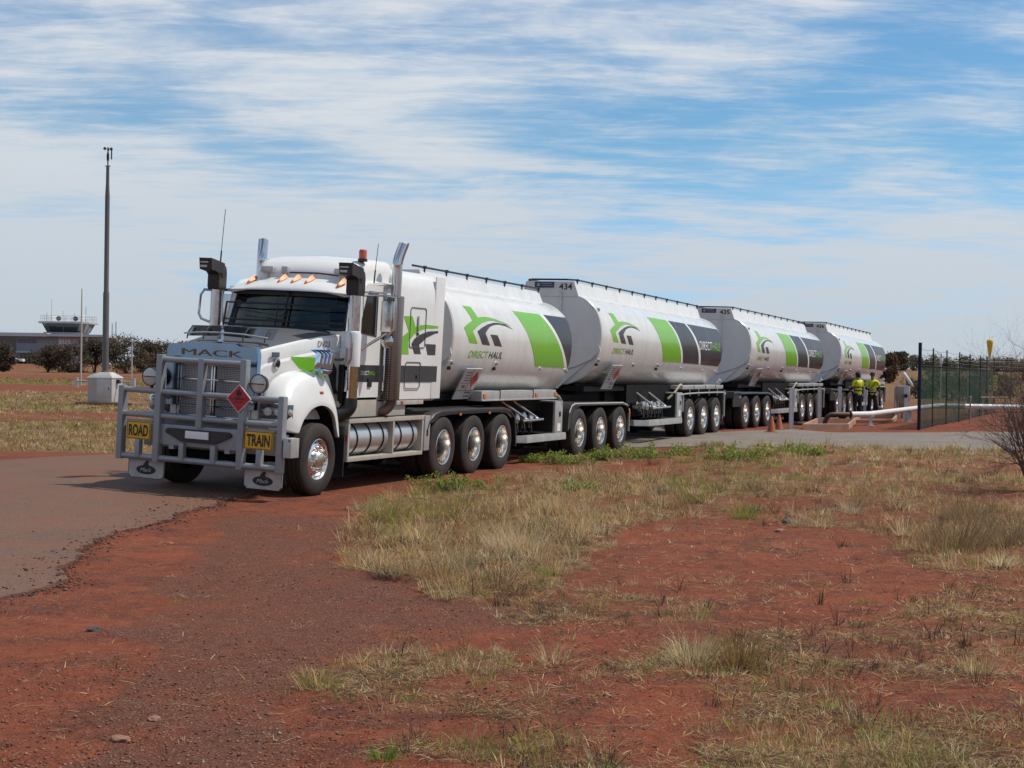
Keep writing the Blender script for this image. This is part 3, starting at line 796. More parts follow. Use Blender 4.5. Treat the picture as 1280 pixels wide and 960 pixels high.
    m.build('cab_roof', white, T, 50)
    m = MB(); rr = []
    for y, w, zt, rd in ((1.66, 0.62, 3.255, 0.02), (1.74, 0.76, 3.36, 0.06), (1.86, 0.83, 3.455, 0.09), (2.05, 0.88, 3.51, 0.11), (2.4, 0.93, 3.555, 0.12), (2.78, 0.96, 3.555, 0.12)):
        half = [(w + 0.06, 3.12), (w + 0.04, zt - rd * 1.6), (w + 0.01, zt - rd * 0.6), (w - rd * 0.5, zt - rd * 0.12), (w - rd * 1.4, zt)]
        rr.append([(x, y, z) for x, z in half] + [(0, y, zt + 0.03)] + [(-x, y, z) for x, z in reversed(half)])
    m.loft(rr, True); m.build('roof_fairing', white, T, 45)
    # sleeper
    m = MB(); rr = []
    for y, k in ((2.72, 0.92), (2.76, 0.97), (2.85, 1.0), (4.25, 1.0), (4.33, 0.985), (4.36, 0.95)):
        half = [(1.10, 1.32), (1.165, 1.36), (1.175, 2.0), (1.175, 2.9), (1.165, 3.15), (1.12, 3.32), (1.02, 3.41), (0.8, 3.45)]
        rr.append([(x * (k if z > 3.0 else 1), y, 1.3 + (z - 1.3) * (1 - (1 - k) * 0.3)) for x, z in half] + [(-x * (k if z > 3.0 else 1), y, 1.3 + (z - 1.3) * (1 - (1 - k) * 0.3)) for x, z in reversed(half)])
    m.loft(rr, True)
    sl = m.build('sleeper', white, T, 40)
    fs = lambda a, b, t: (1.179, a, b)
    m = MB(); m.plate([(2.80, 1.905), (4.33, 1.905), (4.33, 1.64), (2.80, 1.64)], [], fs); m.build('sleeper_stripe', charcoal, sl)
    m = MB(); m.plate(SL_G, [], fs, 0, 0, 0); m.plate(SL_D, [], fs, 0, 0, 1); m.plate(SL_R, [], fs, 0, 0, 1)
    m.build('sleeper_emblem', [green, charcoal], sl)
    def rrect(y0, z0, y1, z1, r, n=5):
        o = []
        for cx, cz, a0 in ((y1 - r, z1 - r, 0), (y0 + r, z1 - r, 90), (y0 + r, z0 + r, 180), (y1 - r, z0 + r, 270)):
            for k in range(n + 1):
                a = R(a0 + 90 * k / n); o.append((cx + r * math.cos(a), cz + r * math.sin(a)))
        return o
    m = MB()
    for y0, z0, y1, z1 in ((3.20, 2.20, 3.80, 2.86), (3.10, 1.53, 3.68, 1.97)):
        m.plate(rrect(y0, z0, y1, z1, 0.06), [rrect(y0 + 0.012, z0 + 0.012, y1 - 0.012, z1 - 0.012, 0.05)], lambda a, b, t: (1.178 + t, a, b), 0, 0.008)
    m.build('locker_hatch', M('seal_grey', (0.10, 0.10, 0.10), 0.5), sl)
    m = MB(); m.box((1.18, 3.47, 2.46), (1.205, 3.50, 2.72), 0, 0.006); m.box((1.18, 3.52, 1.70), (1.195, 3.57, 1.75), 1, 0.005); m.box((1.18, 3.47, 2.40), (1.2, 3.51, 2.45), 1, 0.004)
    m.build('hatch_handle', [galv, signblack], sl)
    m = MB(); m.box((1.12, 2.9, 1.27), (1.16, 3.9, 1.345), 0, 0.01); m.box((1.161, 3.05, 1.285), (1.168, 3.13, 1.33), 1)
    m.build('sill_panel', [beige, redlens], sl)
    for sx in (1, -1): m = MB(); m.box((sx * 1.165 - 0.012, 4.14, 1.36), (sx * 1.165 + 0.012, 4.50, 3.40), 0, 0.008); m.build('side_extender', white, T)
    m = MB(); m.box((-1.0, 2.3, 1.08), (1.12, 3.3, 1.33), 0, 0.01); m.box((-1.0, 1.05, 1.05), (1.12, 2.3, 1.36), 0, 0.01)
    m.build('cab_base_panel', beige, T)
    # marker lights, spot lamps, beacon
    for x in (-0.78, -0.24, 0.0, 0.24, 0.80):
        y = 1.55; z = 3.165 - 0.05 * abs(x) ** 2
        rr = [[(x - 0.055 * k, y + 0.05 - 0.22 * q, z + h), (x, y + 0.05 - 0.22 * q, z + h + 0.055 * k), (x + 0.055 * k, y + 0.05 - 0.22 * q, z + h), (x, y + 0.05 - 0.22 * q, z + h - 0.05)] for q, k, h in ((0, 1, 0.03), (0.35, 1.0, 0.0), (0.8, 0.55, -0.04), (1.0, 0.15, -0.06))]
        m = MB(); m.loft(rr, True); m.build('marker_light', amber, T, 60)
    for x in (-0.58, 0.72):
        m = MB(); m.box((x - 0.11, 1.60, 3.255), (x + 0.11, 1.72, 3.355), 0, 0.02); m.tube([(x, 1.66, 3.14), (x, 1.66, 3.26)], 0.02, 8); m.box((x - 0.08, 1.593, 3.28), (x + 0.08, 1.602, 3.335), 1, 0.003)
        m.build('spot_lamp', [galv, lampglass], T)
    m = MB(); m.box((-0.33, 1.62, 3.25), (-0.22, 1.70, 3.36), 0, 0.01); m.tube([(-0.2, 1.66, 3.27), (0.3, 1.66, 3.275), (0.65, 1.66, 3.25)], 0.012, 6, 1); m.build('horn_bracket', [galv, black], T)
    m = MB(); m.lathe([(0.075, 0.0), (0.075, 0.04), (0.06, 0.045)], (0.86, 2.05, 3.50), (0, 0, 1), 16, 0); m.lathe([(0.062, 0.045), (0.064, 0.16), (0.05, 0.185), (0, 0.188)], (0.86, 2.05, 3.50), (0, 0, 1), 16, 1)
    m.build('beacon', [black, M('beacon_orange', (0.55, 0.085, 0.02), 0.15, coat=0.6)], T)
    # --- snorkels
    for sx in (1, -1):
        x, y = sx * 1.215, 1.20
        m = MB(); m.lathe([(0.088, 1.90), (0.088, 2.98)], (x, y, 0), (0, 0, 1), 20, 0)
        m.lathe([(0.125, 1.88), (0.125, 2.36), (0.11, 2.40), (0.09, 2.41)], (x, y, 0), (0, 0, 1), 20, 1) if sx > 0 else m.lathe([(0.09, 1.4), (0.09, 1.9)], (x, y, 0), (0, 0, 1), 16, 1)
        m.lathe([(0.095, 1.36), (0.105, 1.38), (0.105, 1.86), (0.125, 1.89)], (x, y, 0), (0, 0, 1), 20, 2)
        sn = m.build('air_intake', [steel, white, steel], T, 40)
        m = MB()
        m.loft([[(x + dx * s0, y + dy * s0 + o, z) for dx, dy in ((0.10, 0.10), (-0.10, 0.10), (-0.10, -0.10), (0.10, -0.10))] for z, s0, o in ((2.94, 0.95, 0), (2.98, 1.05, 0), (3.2, 1.05, 0), (3.28, 1.02, -0.01), (3.32, 0.9, -0.02))], True)
        m.loft([[(x - 0.105, y - 0.02, 3.10), (x + 0.105, y - 0.02, 3.10), (x + 0.105, y + 0.04, 3.35), (x - 0.105, y + 0.04, 3.35)],
                [(x - 0.105, y - 0.16, 3.21), (x + 0.105, y - 0.16, 3.21), (x + 0.105, y - 0.16, 3.385), (x - 0.105, y - 0.16, 3.385)],
                [(x - 0.11, y - 0.33, 3.235), (x + 0.11, y - 0.33, 3.235), (x + 0.115, y - 0.35, 3.41), (x - 0.115, y - 0.35, 3.41)]], True)
        m.box((x - 0.09, y - 0.348, 3.265), (x + 0.03, y - 0.338, 3.30), 1); m.box((x - 0.09, y - 0.351, 3.335), (x + 0.05, y - 0.341, 3.355), 1)
        m.build('intake_hood', [black, galv], sn, 40)
        m = MB(); m.tube(catmull([(x, y, 1.40), (x - sx * 0.01, y - 0.01, 1.26), (x - sx * 0.10, y - 0.10, 1.16), (x - sx * 0.3, y - 0.25, 1.12)], 5), 0.115, 14)
        m.build('intake_hose', signblack, sn)
        m = MB(); m.tube(catmull([(x - sx * 0.02, y - 0.02, 2.9), (x + sx * 0.0, y - 0.12, 2.92), (x, y - 0.18, 2.6)], 4), 0.012, 6) if sx > 0 else m.tube([(x, y, 2.93), (x - 0.16, y - 0.1, 2.93), (x - 0.22, y - 0.1, 2.85), (x - 0.24, y - 0.1, 2.56), (x - 0.19, y - 0.1, 2.48), (x, y, 2.40)], 0.02, 8)
        if sx > 0: m.tube([(x + 0.03, y - 0.13, 2.38), (x + 0.05, y - 0.12, 2.3), (x + 0.05, y - 0.13, 2.0), (x, y - 0.12, 1.9)], 0.02, 8)
        m.tube([(x, y, 2.93), (sx * 1.0, y + 0.28, 2.95)], 0.016, 6)
        m.build('intake_bracket', steel, sn)
    # linkage beside the intake
    m = MB()
    m.box((1.10, 1.02, 1.95), (1.2, 1.1, 2.15), 1, 0.01); m.box((1.08, 1.05, 1.32), (1.16, 1.13, 1.9), 0, 0.01); m.tube([(1.17, 1.02, 1.9), (1.18, 1.0, 1.6), (1.15, 1.04, 1.35)], 0.018, 6, 0)
    m.tube([(1.2, 1.08, 1.82), (1.21, 1.05, 1.5)], 0.02, 6, 1)
    m.build('bonnet_latch', [chassis, galv], T)
    # --- exhaust stacks
    for sx in (1, -1):
        x, y = sx * 1.235, 2.52
        m = MB(); zt = 3.72
        pts = catmull([(x, y, 1.5), (x, y, 2.4), (x, y, 3.35), (x + sx * 0.0 , y + 0.0, 3.52), (x + sx * 0.02, y + 0.04, 3.68), (x + sx * 0.05, y + 0.10, 3.84)], 5)
        m.tube(pts, 0.082, 20, 0, False)
        for q in range(len(m.v) - 20, len(m.v)):   # mouth cut on the slant
            vx, vy, vz = m.v[q]; k = (vx - pts[-1].x) * sx * 0.9 + (vy - pts[-1].y) * 0.9; m.v[q] = (vx + sx * 0.02 * k, vy, vz + 0.6 * k - 0.02)
        m.lathe([(0.0, 0), (0.075, 0)], pts[-6], (0, 0, 1), 16, 1)
        ex = m.build('exhaust_stack', [chrome, signblack], T, 40)
        # slanted end, dark mouth
        m = MB(); m.lathe([(0.128, 1.36), (0.138, 1.38), (0.138, 2.98), (0.128, 3.0), (0.09, 3.0)], (x, y, 0), (0, 0, 1), 28, 0); m.lathe([(0.1, 1.36), (0.128, 1.36)], (x, y, 0), (0, 0, 1), 20, 0)
        m.build('heat_shield', perf, ex, 40)
        m = MB(); m.tube(catmull([(x, y, 1.42), (x, y, 1.28), (x - sx * 0.08, y - 0.1, 1.17), (x - sx * 0.35, y - 0.22, 1.12)], 5), 0.075, 14)
        m.build('exhaust_elbow', M('rusty_pipe', (0.16, 0.09, 0.06), 0.6, metal=0.4, var=0.3), ex)
    # grab rail and grating behind door
    m = MB()
    m.tube([(1.18, 2.34, 1.5), (1.18, 2.34, 2.3), (1.16, 2.34, 2.36)], 0.016, 6)
    for k in range(16): m.box((1.135, 2.36, 1.45 + k * 0.055), (1.15, 2.62, 1.475 + k * 0.055), 1)
    m.build('grab_rail', [steel, galv], T)
    # mirrors
    for sx in (1, -1):
        m = MB(); x0 = sx * 1.42
        m.box((x0 - 0.10, 1.86, 2.42), (x0 + 0.10, 1.96, 2.90), 0, 0.03)
        mr = m.build('door_mirror', steel, T, 40)
        m = MB(); m.box((x0 - 0.085, 1.955, 2.44), (x0 + 0.085, 1.968, 2.88), 0); m.build('mirror_glass', chrome, mr)
        m = MB(); m.lathe([(0.0, -0.06), (0.07, -0.04), (0.105, 0.0), (0.10, 0.015), (0, 0.015)], (x0, 1.93, 2.28), (0, 1, 0), 18); m.build('convex_mirror', steel, mr)
        m = MB(); m.tube([(sx * 1.13, 1.62, 2.96), (x0 - sx * 0.02, 1.88, 2.98), (x0 + sx * 0.12, 1.9, 2.96), (x0 + sx * 0.13, 1.9, 2.86), (x0 + sx * 0.13, 1.9, 2.46), (x0, 1.9, 2.36)], 0.017, 8)
        m.tube([(sx * 1.13, 1.62, 3.01), (x0 - sx * 0.02, 1.88, 3.02)], 0.014, 6); m.tube([(x0, 1.9, 2.40), (sx * 1.13, 1.64, 2.14)], 0.022, 8)
        m.build('mirror_arm', steel, mr)
    # antennas
    for x, y, z0, z1, lean in ((-1.24, 1.28, 2.95, 4.20, 0.06), (1.07, 2.05, 3.0, 3.78, 0.05)):
        m = MB(); zm = z0 + (z1 - z0) * 0.48
        m.tube([(x, y, z0), (x + lean * 0.4, y, zm)], 0.013, 6); m.tube([(x + lean * 0.4, y, zm), (x + lean, y, z1)], 0.0055, 5); m.tube([(x * 0.86, y, z0), (x, y, z0)], 0.014, 6)
        m.build('antenna', black, T)
    # --- step box with fuel tanks, both sides
    for sx in (1, -1):
        m = MB()
        def bx(lo, hi, mi=0, b=0.006):
            m.box((min(sx * lo[0], sx * hi[0]), lo[1], lo[2]), (max(sx * lo[0], sx * hi[0]), hi[1], hi[2]), mi, b)
        for z0, z1, y0, y1 in ((1.02, 1.09, 1.20, 3.84), (0.44, 0.50, 1.22, 3.82)):
            bx((0.98, y0, z0), (1.225, y1, z1))
        for y in (1.20, 2.70, 3.78): bx((0.70, y, 0.44), (1.22, y + 0.055, 1.06))
        bx((0.60, 1.2, 0.42), (0.66, 3.8, 1.05), 1)
        bx((0.62, 1.22, 1.085), (1.22, 2.72, 1.105), 1); bx((0.62, 2.76, 1.085), (1.2, 3.8, 1.10), 1)
        sb = m.build('step_frame', [beige, chassis], T, 30)
        for y0, y1, n, mt in ((1.30, 2.62, 3, 0), (2.80, 3.70, 2, 0)):
            m = MB(); L_ = y1 - y0
            m.lathe([(0.0, -0.015), (0.20, -0.01), (0.262, 0.02), (0.268, 0.05), (0.268, L_ - 0.05), (0.262, L_ - 0.02), (0.2, L_ + 0.01), (0, L_ + 0.015)], (sx * 0.93, y0, 0.765), (0, 1, 0), 32, 0)
            for k in range(n):
                yy = y0 + L_ * (k + 0.55) / n
                m.lathe([(0.271, -0.022), (0.277, -0.018), (0.277, 0.018), (0.271, 0.022)], (sx * 0.93, yy, 0.765), (0, 1, 0), 32, 1)
                m.box((min(sx * 0.84, sx * 1.02), yy - 0.12, 0.98), (max(sx * 0.84, sx * 1.02), yy + 0.12, 1.02), 1)
            m.build('fuel_tank', [tanksilver, chassis], T, 40)
        m = MB(); m.box((min(sx * 0.72, sx * 1.235), 3.86, 0.50), (max(sx * 0.72, sx * 1.235), 4.06, 1.08), 0, 0.01)
        m.box((sx * 1.236 - 0.004, 3.93, 0.74), (sx * 1.236 + 0.004, 3.99, 0.84), 1)
        m.build('battery_box', [galv, signblack], T)
        m = MB(); m.box((min(sx * 1.19, sx * 1.21), 1.185, 0.75), (max(sx * 1.19, sx * 1.21), 1.199, 0.85), 0, 0.004); m.build('reflector', redlens, T)
        # flap behind steer wheel
        m = MB(); m.box((min(sx * 0.86, sx * 1.22), 1.08, 0.22), (max(sx * 0.86, sx * 1.22), 1.10, 0.98), 0); m.build('rear_flap', guardblk, T)
        # guards over the drive wheels
        gtop = [(3.95, 0.86), (4.02, 1.0), (4.2, 1.11), (4.5, 1.165), (5.9, 1.175), (7.3, 1.165), (7.62, 1.12), (7.82, 1.0), (7.94, 0.75), (7.98, 0.45)]
        m = MB(); m.loft([[(sx * 0.60, y, z), (sx * 1.22, y, z), (sx * 1.245, y, z - 0.02), (sx * 1.245, y - (0.05 if k > 7 else 0), z - 0.055), (sx * 1.22, y - (0.05 if k > 7 else 0), z - 0.045), (sx * 0.6, y - (0.05 if k > 7 else 0), z - 0.035)] for k, (y, z) in enumerate(gtop)], True)
        m.plate([(4.07, 0.95), (4.2, 1.075), (4.5, 1.13), (7.3, 1.13), (7.6, 1.08), (7.75, 0.98), (7.66, 0.96), (7.4, 1.06), (7.0, 1.08), (4.9, 1.08), (4.45, 1.06), (4.2, 0.96)], [], lambda a, b, t: (sx * (1.20 + t), a, b), 0, 0.03)
        gd = m.build('mudguard', guardblk, T, 40)
        for y in (5.27, 6.58):
            m = MB(); m.box((min(sx * 1.23, sx * 1.25), y - 0.04, 1.055), (max(sx * 1.23, sx * 1.25), y + 0.04, 1.095), 0, 0.006); m.build('guard_light', amber, gd)
    return T
PM = build_prime_mover()
# ------------------------------------------------------------------ TANKERS
HALF = [(0.0, 1.40), (0.30, 1.405), (0.55, 1.45), (0.85, 1.60), (1.07, 1.84), (1.20, 2.15), (1.25, 2.50), (1.225, 2.80), (1.12, 3.08), (0.92, 3.29), (0.65, 3.42), (0.33, 3.475), (0.0, 3.49)]
HALF_S = [(p.x, p.y) for p in catmull([(a, b, 0) for a, b in HALF], 3)]
_pz = [b for a, b in HALF_S if b > 1.41]; _px = [a for a, b in HALF_S if b > 1.41]
SLOPE = 0.012
def flank(y, z, off, z0=0.0):
    """point on the near flank of a barrel at y,z"""
    zz_ = z + SLOPE * y - z0
    x = float(np.interp(zz_, _pz, _px)); e = 0.01
    x2 = float(np.interp(zz_ + e, _pz, _px)); x1 = float(np.interp(zz_ - e, _pz, _px))
    t = Vector((x2 - x1, 2 * e)).normalized()
    return (x + t.y * off, y, z - t.x * off)

def build_tanker(name, label, x, y, zb, head, L, lead, number, lean=0.017):
    T = thing(name, label, 'tanker trailer', (x, y, zb), (0, lean, -head), 'white tanker trailers of the road train')
    z0 = -0.10 if lead else 0.0
    def ring(yy, k=1.0, kz=None, cz=2.45):
        kz = k if kz is None else kz
        pts = [(a * k, cz + (b - cz) * kz + z0 - SLOPE * yy) for a, b in HALF_S]
        return [(a, yy, b) for a, b in pts] + [(-a, yy, b) for a, b in reversed(pts[1:-1])]
    m = MB()
    rings = [ring(-0.015, 0.05), ring(-0.014, 0.5), ring(-0.008, 0.955), ring(0.0, 0.985), ring(0.03, 1.0), ring(0.035, 1.0)]
    nseg = max(4, int(L / 1.4))
    for k in range(1, nseg): rings.append(ring(L * k / nseg))
    rings += [ring(L - 0.05), ring(L - 0.015, 0.995), ring(L + 0.02, 0.97), ring(L + 0.10, 0.85), ring(L + 0.16, 0.6), ring(L + 0.18, 0.2)]
    m.loft(rings, True, (True, True), 0, lambda i, j: 1 if i in (0, 1, 2) or i == -1 else 0)
    barrel = m.build('barrel', [tankw, tankgrey], T, 25)
    # shell weld seams: fine raised bands
    m = MB()
    for k in range(1, nseg):
        yy = L * k / nseg
        m.loft([ring(yy - 0.012, 1.0005), ring(yy, 1.0034), ring(yy + 0.012, 1.0005)], True, (False, False))
    m.build('weld_seam', tankw, barrel, 60)
    # front apron plate under the head
    m = MB()
    ap = [(1.215, 2.30), (1.235, 2.20), (0.26, 1.33), (-0.26, 1.33), (-1.235, 2.20), (-1.215, 2.30)]
    m.plate([(a, b + z0) for a, b in ap], [], lambda a, b, t: (a, -0.045 + t, b), 0, 0.035)
    m.build('front_apron', tankgrey, T, 30)
    m = MB()
    m.tube([(1.20, -0.06, 2.08 + z0), (0.75, -0.06, 1.86 + z0), (0.25, -0.06, 1.70 + z0), (-0.9, -0.06, 1.68 + z0)], 0.014, 6); m.build('hose_line', galv, T)
    # gusset / upper coupler behind the apron
    m = MB()
    for sx in (1, -1):
        m.plate([(0.05, 1.40), (0.05, 2.0), (0.5, 1.85), (1.4, 1.50), (1.9, 1.40)], [[(0.35, 1.46), (0.35, 1.62), (0.75, 1.56), (0.85, 1.46)]], lambda a, b, t: (sx * (0.62 + t), a, b + z0), 0, 0.03)
    m.box((-0.85, 0.05, 1.28), (0.85, 3.0, 1.40), 0)
    m.build('coupler_frame', chassis, T, 30)
    # walkway coaming on top
    m = MB(); ze = L - (0.25 if lead else 0.35)
    rr = []
    for yy in (0.0, 0.02, ze - 0.02, ze):
        dz = z0 - SLOPE * yy
        rr.append([(0.68, yy, 3.36 + dz), (0.56, yy, 3.70 + dz - (0.06 if lead else 0)), (0.53, yy, 3.705 + dz - (0.06 if lead else 0)), (0.50, yy, 3.60 + dz), (-0.50, yy, 3.60 + dz), (-0.53, yy, 3.705 + dz - (0.06 if lead else 0)), (-0.56, yy, 3.70 + dz - (0.06 if lead else 0)), (-0.68, yy, 3.36 + dz)])
    m.loft(rr, True)
    m.plate([(0.685, 3.38 + z0), (0.565, 3.715 + z0), (-0.565, 3.715 + z0), (-0.685, 3.38 + z0)] if not lead else [(0.685, 3.38 + z0), (0.565, 3.65 + z0), (-0.565, 3.65 + z0), (-0.685, 3.38 + z0)], [], lambda a, b, t: (a, -0.022 + t, b), 0, 0.02, 1)
    co = m.build('walkway_coaming', [tankw, tankgrey], T, 30)
    m = MB()
    for k in range(3):
        yy = L * (k + 0.7) / 3.2
        m.lathe([(0.28, 3.58 + z0 - SLOPE * yy), (0.28, 3.68 + z0 - SLOPE * yy), (0, 3.70 + z0 - SLOPE * yy)], (0, yy, 0), (0, 0, 1), 20)
    m.build('manhole_lid', galv, co)
    m = MB(); zr = 3.755 + z0 - (0.05 if lead else 0)
    for sx in (1, -1):
        m.tube([(sx * 0.57, 0.15 if not lead else -0.3, zr), (sx * 0.57, ze, zr - SLOPE * ze)], 0.019, 6)
        n = int(ze / 0.95)
        for k in range(n + 1):
            yy = 0.2 + (ze - 0.25) * k / n
            m.tube([(sx * 0.56, yy, zr - 0.12 - SLOPE * yy), (sx * 0.57, yy, zr - SLOPE * yy)], 0.017, 5)
            m.box((sx * 0.57 - 0.025, yy - 0.03, zr - SLOPE * yy - 0.03), (sx * 0.57 + 0.025, yy + 0.03, zr - SLOPE * yy + 0.025))
    if not lead: m.tube([(-0.57, 0.15, zr), (-0.42, 0.0, zr), (0.42, 0.0, zr), (0.57, 0.15, zr)], 0.02, 8)
    m.build('handrail', black, co)
    if not lead:
        fp = lambda a, b, t: (a, -0.026 - t, b)
        m = MB(); m.box((-0.36, -0.034, 3.57), (0.10, -0.0235, 3.70), 0, 0.003); pl = m.build('name_plate', blueplate, co)
        m = MB(); m.plate([(-0.27 + 0.04 * math.cos(t), 3.635 + 0.04 * math.sin(t)) for t in np.linspace(0, 2 * math.pi, 14, endpoint=False)], [], lambda a, b, t: (a, -0.036, b)); m.box((-0.20, -0.037, 3.655), (0.04, -0.0345, 3.672)); m.box((-0.20, -0.037, 3.61), (0.07, -0.0345, 3.622))
        m.build('print', M('plate_print', (0.25, 0.28, 0.34), 0.5) if 'plate_print' not in MATS else MATS['plate_print'], pl)
        m = MB(); text_to(m, number, 0.22, 3.53, 0.31, 0.14, fp, 0, bold=0.02); m.build('fleet_number', signblack, co)
        m = MB(); m.tube([(0.28, -0.05, 3.5), (0.28, -0.05, 1.8)], 0.018, 6); m.build('vent_pipe', tankgrey, T)
    # decals
    gr = 0.06
    def dec(mb, pts, mi, dy=0.0, off=0.004):
        decal(mb, [(a + dy, b) for a, b in pts], poly_tri(pts), lambda a, b, t: flank(a, b, off, z0), mi, gr)
    dz = 0.0
    m = MB()
    if lead:
        dec(m, [(3.0, 2.965), (4.45, 2.955), (4.9, 2.65), (5.45, 2.22), (5.80, 1.90), (4.12, 1.92), (3.85, 2.18), (3.45, 2.58)], 0)
        dec(m, [(4.66, 2.955), (6.0, 2.945), (6.02, 1.90), (5.97, 1.90), (5.58, 2.22), (5.05, 2.65)], 1)
        dec(m, [(4.45, 2.955), (4.66, 2.955), (5.05, 2.65), (5.58, 2.22), (5.97, 1.90), (5.80, 1.90), (5.45, 2.22), (4.9, 2.65)], 2)
    else:
        dec(m, [(3.83, 3.08), (5.50, 3.06), (5.95, 2.72), (6.40, 2.33), (6.70, 2.0), (5.02, 2.01), (4.75, 2.32), (4.3, 2.72)], 0)
        dec(m, [(5.62, 3.055), (7.22, 3.035), (7.68, 2.70), (8.15, 2.32), (8.46, 1.97), (6.86, 1.99), (6.56, 2.33), (6.1, 2.72)], 1)
        dec(m, [(7.38, 3.03), (L - 0.12, 2.98), (L - 0.03, 2.80), (L - 0.03, 2.1), (L - 0.12, 1.93), (8.66, 1.965), (8.34, 2.32), (7.86, 2.70)], 1)
        dec(m, [(5.50, 3.06), (5.62, 3.055), (6.1, 2.72), (6.56, 2.33), (6.86, 1.99), (6.70, 2.0), (6.40, 2.33), (5.95, 2.72)], 2)
        dec(m, [(7.22, 3.035), (7.38, 3.03), (7.86, 2.70), (8.34, 2.32), (8.66, 1.965), (8.46, 1.97), (8.15, 2.32), (7.68, 2.70)], 2)
    m.build('flank_stripe', [green, charcoal, vinylwhite], barrel, 80, fix=False)
    m = MB(); dy, ds = (0.0, 0.0) if lead else (0.14, 0.10)
    for pts, mi in ((EMB_G, 0), (EMB_D, 1), (EMB_R, 1)): dec(m, [(a, b + ds) for a, b in pts], mi, dy)
    m.build('flank_emblem', [green, charcoal], barrel, 80, fix=False)
    m = MB(); fl = lambda a, b, t: flank(a, b, 0.005, z0)
    zt = 2.05 + ds
    text_to(m, 'DIRECT', 0.74 + dy, zt, 0.90, 0.125, fl, 0, bold=0.008, shear=0.25, grid=gr)
    text_to(m, 'HAUL', 1.66 + dy, zt - 0.005, 0.64, 0.125, fl, 1, bold=0.008, shear=0.25, grid=gr)
    m.build('flank_lettering', [green, signblack], barrel, 80, fix=False)
    if not lead:
        m = MB(); fl = lambda a, b, t: flank(a, b, 0.0075, z0)
        text_to(m, 'DIRECT', 8.24, 2.365, 1.30, 0.235, fl, 0, bold=0.0, grid=gr)
        text_to(m, 'HAUL', 9.60, 2.36, 0.90, 0.235, fl, 1, bold=0.0, grid=gr)
        m.build('stripe_lettering', [vinylwhite, green], barrel, 80, fix=False)
    # flank lamps / valves
    for yy, zz_, big_ in ([(2.12, 1.95, 1), (4.46, 1.86, 0), (5.95, 1.84, 0), (0.12, 1.95, 1)] if lead else [(0.10, 3.10, 0), (0.12, 1.98, 1), (2.76, 1.90, 0), (4.74, 1.91, 1), (6.95, 1.84, 0), (9.21, 1.79, 0), (L - 0.1, 1.77, 0)]):
        p = Vector(flank(yy, zz_, 0.0, z0)); m = MB()
        m.lathe([(0.036, -0.03), (0.038, 0.02), (0.028, 0.045), (0, 0.05)], p, (1, -0.1, 0.1), 12, 0)
        if big_: m.lathe([(0.034, -0.03), (0.034, 0.03), (0, 0.04)], p + Vector((-0.02, -0.07, -0.09)), (1, -0.2, -0.1), 12, 1)
        m.build('flank_lamp', [valve, signblack], T)
    # placard: inclined board
    pa, pb = (0.62, 1.33) if lead else (0.84, 1.58)
    def pf(a, b, t): # a along 0..1, b 0..1 upwards
        return (0.985 + 0.27 * b + t, pa + (pb - pa) * a, 1.33 + z0 * 0.3 + 0.55 * b - t * 0.45)
    m = MB(); m.plate([(0, 0), (1, 0), (1, 1), (0, 1)], [], pf, -0.02, 0.0)
    pl = m.build('placard', M('placard_white', (0.55, 0.54, 0.52), 0.5, var=0.06, dust=0.2) if 'placard_white' not in MATS else MATS['placard_white'], T)
    m = MB()
    for q in ([(0.49, 0.30), (0.51, 0.30), (0.51, 0.97), (0.49, 0.97)], [(0.02, 0.285), (0.98, 0.285), (0.98, 0.30), (0.02, 0.30)], [(0.02, 0.52), (0.49, 0.52), (0.49, 0.532), (0.02, 0.532)]):
        m.plate(q, [], lambda a, b, t: pf(a, b, 0.004), mi=0)
    m.plate([(0.75, 0.37), (0.97, 0.64), (0.75, 0.93), (0.53, 0.64)], [], lambda a, b, t: pf(a, b, 0.004), mi=1)
    for k in range(4): m.plate([(0.12, 0.60 + k * 0.085), (0.44, 0.60 + k * 0.085), (0.44, 0.635 + k * 0.085), (0.12, 0.635 + k * 0.085)], [], lambda a, b, t: pf(a, b, 0.004), mi=2)
    for q in ((0.16, 0.38, 0.36, 0.46), (0.52, 0.19, 0.92, 0.25), (0.52, 0.07, 0.92, 0.12)): m.plate([(q[0], q[1]), (q[2], q[1]), (q[2], q[3]), (q[0], q[3])], [], lambda a, b, t: pf(a, b, 0.004), mi=2)
    m.build('print', [signblack, red, vinyltext], pl)
    # chassis
    y_ax = (6.70, 8.10, 9.50) if lead else (7.57, 8.97, 10.37)
    ye = 10.3 if lead else L + 0.25
    m = MB()
    for sx in (1, -1): m.box((sx * 0.46 - 0.06, 0.4, 0.98), (sx * 0.46 + 0.06, ye, 1.30))
    for yy in y_ax: m.tube([(-1.0, yy, 0.52), (1.0, yy, 0.52)], 0.085, 10); m.box((-0.7, yy - 0.1, 0.6), (0.7, yy + 0.1, 0.95))
    m.box((-0.95, 3.0 if lead else 2.2, 0.62), (0.62, 5.25 if lead else 6.7, 1.28)); m.box((-0.6, 6.2, 0.75), (0.6, y_ax[2], 0.98))
    if not lead: m.box((-1.1, L + 0.05, 0.62), (1.1, L + 0.2, 0.82)); m.box((-0.9, 3.0, 0.98), (0.9, 7.0, 1.42))
    else: m.box((-0.9, 2.6, 1.0), (0.9, 6.0, 1.34)); m.box((-0.5, 6.2, 1.18), (0.5, 9.8, 1.3))
    m.build('chassis', chassis, T, 30)
    for sx in (1, -1):
        for yy in y_ax: wheel(T, sx * 1.105, yy, 0.525, True, sx < 0)
    # side tray / mudguard
    ya = y_ax[0] - 0.72; yz = y_ax[2] + 0.66
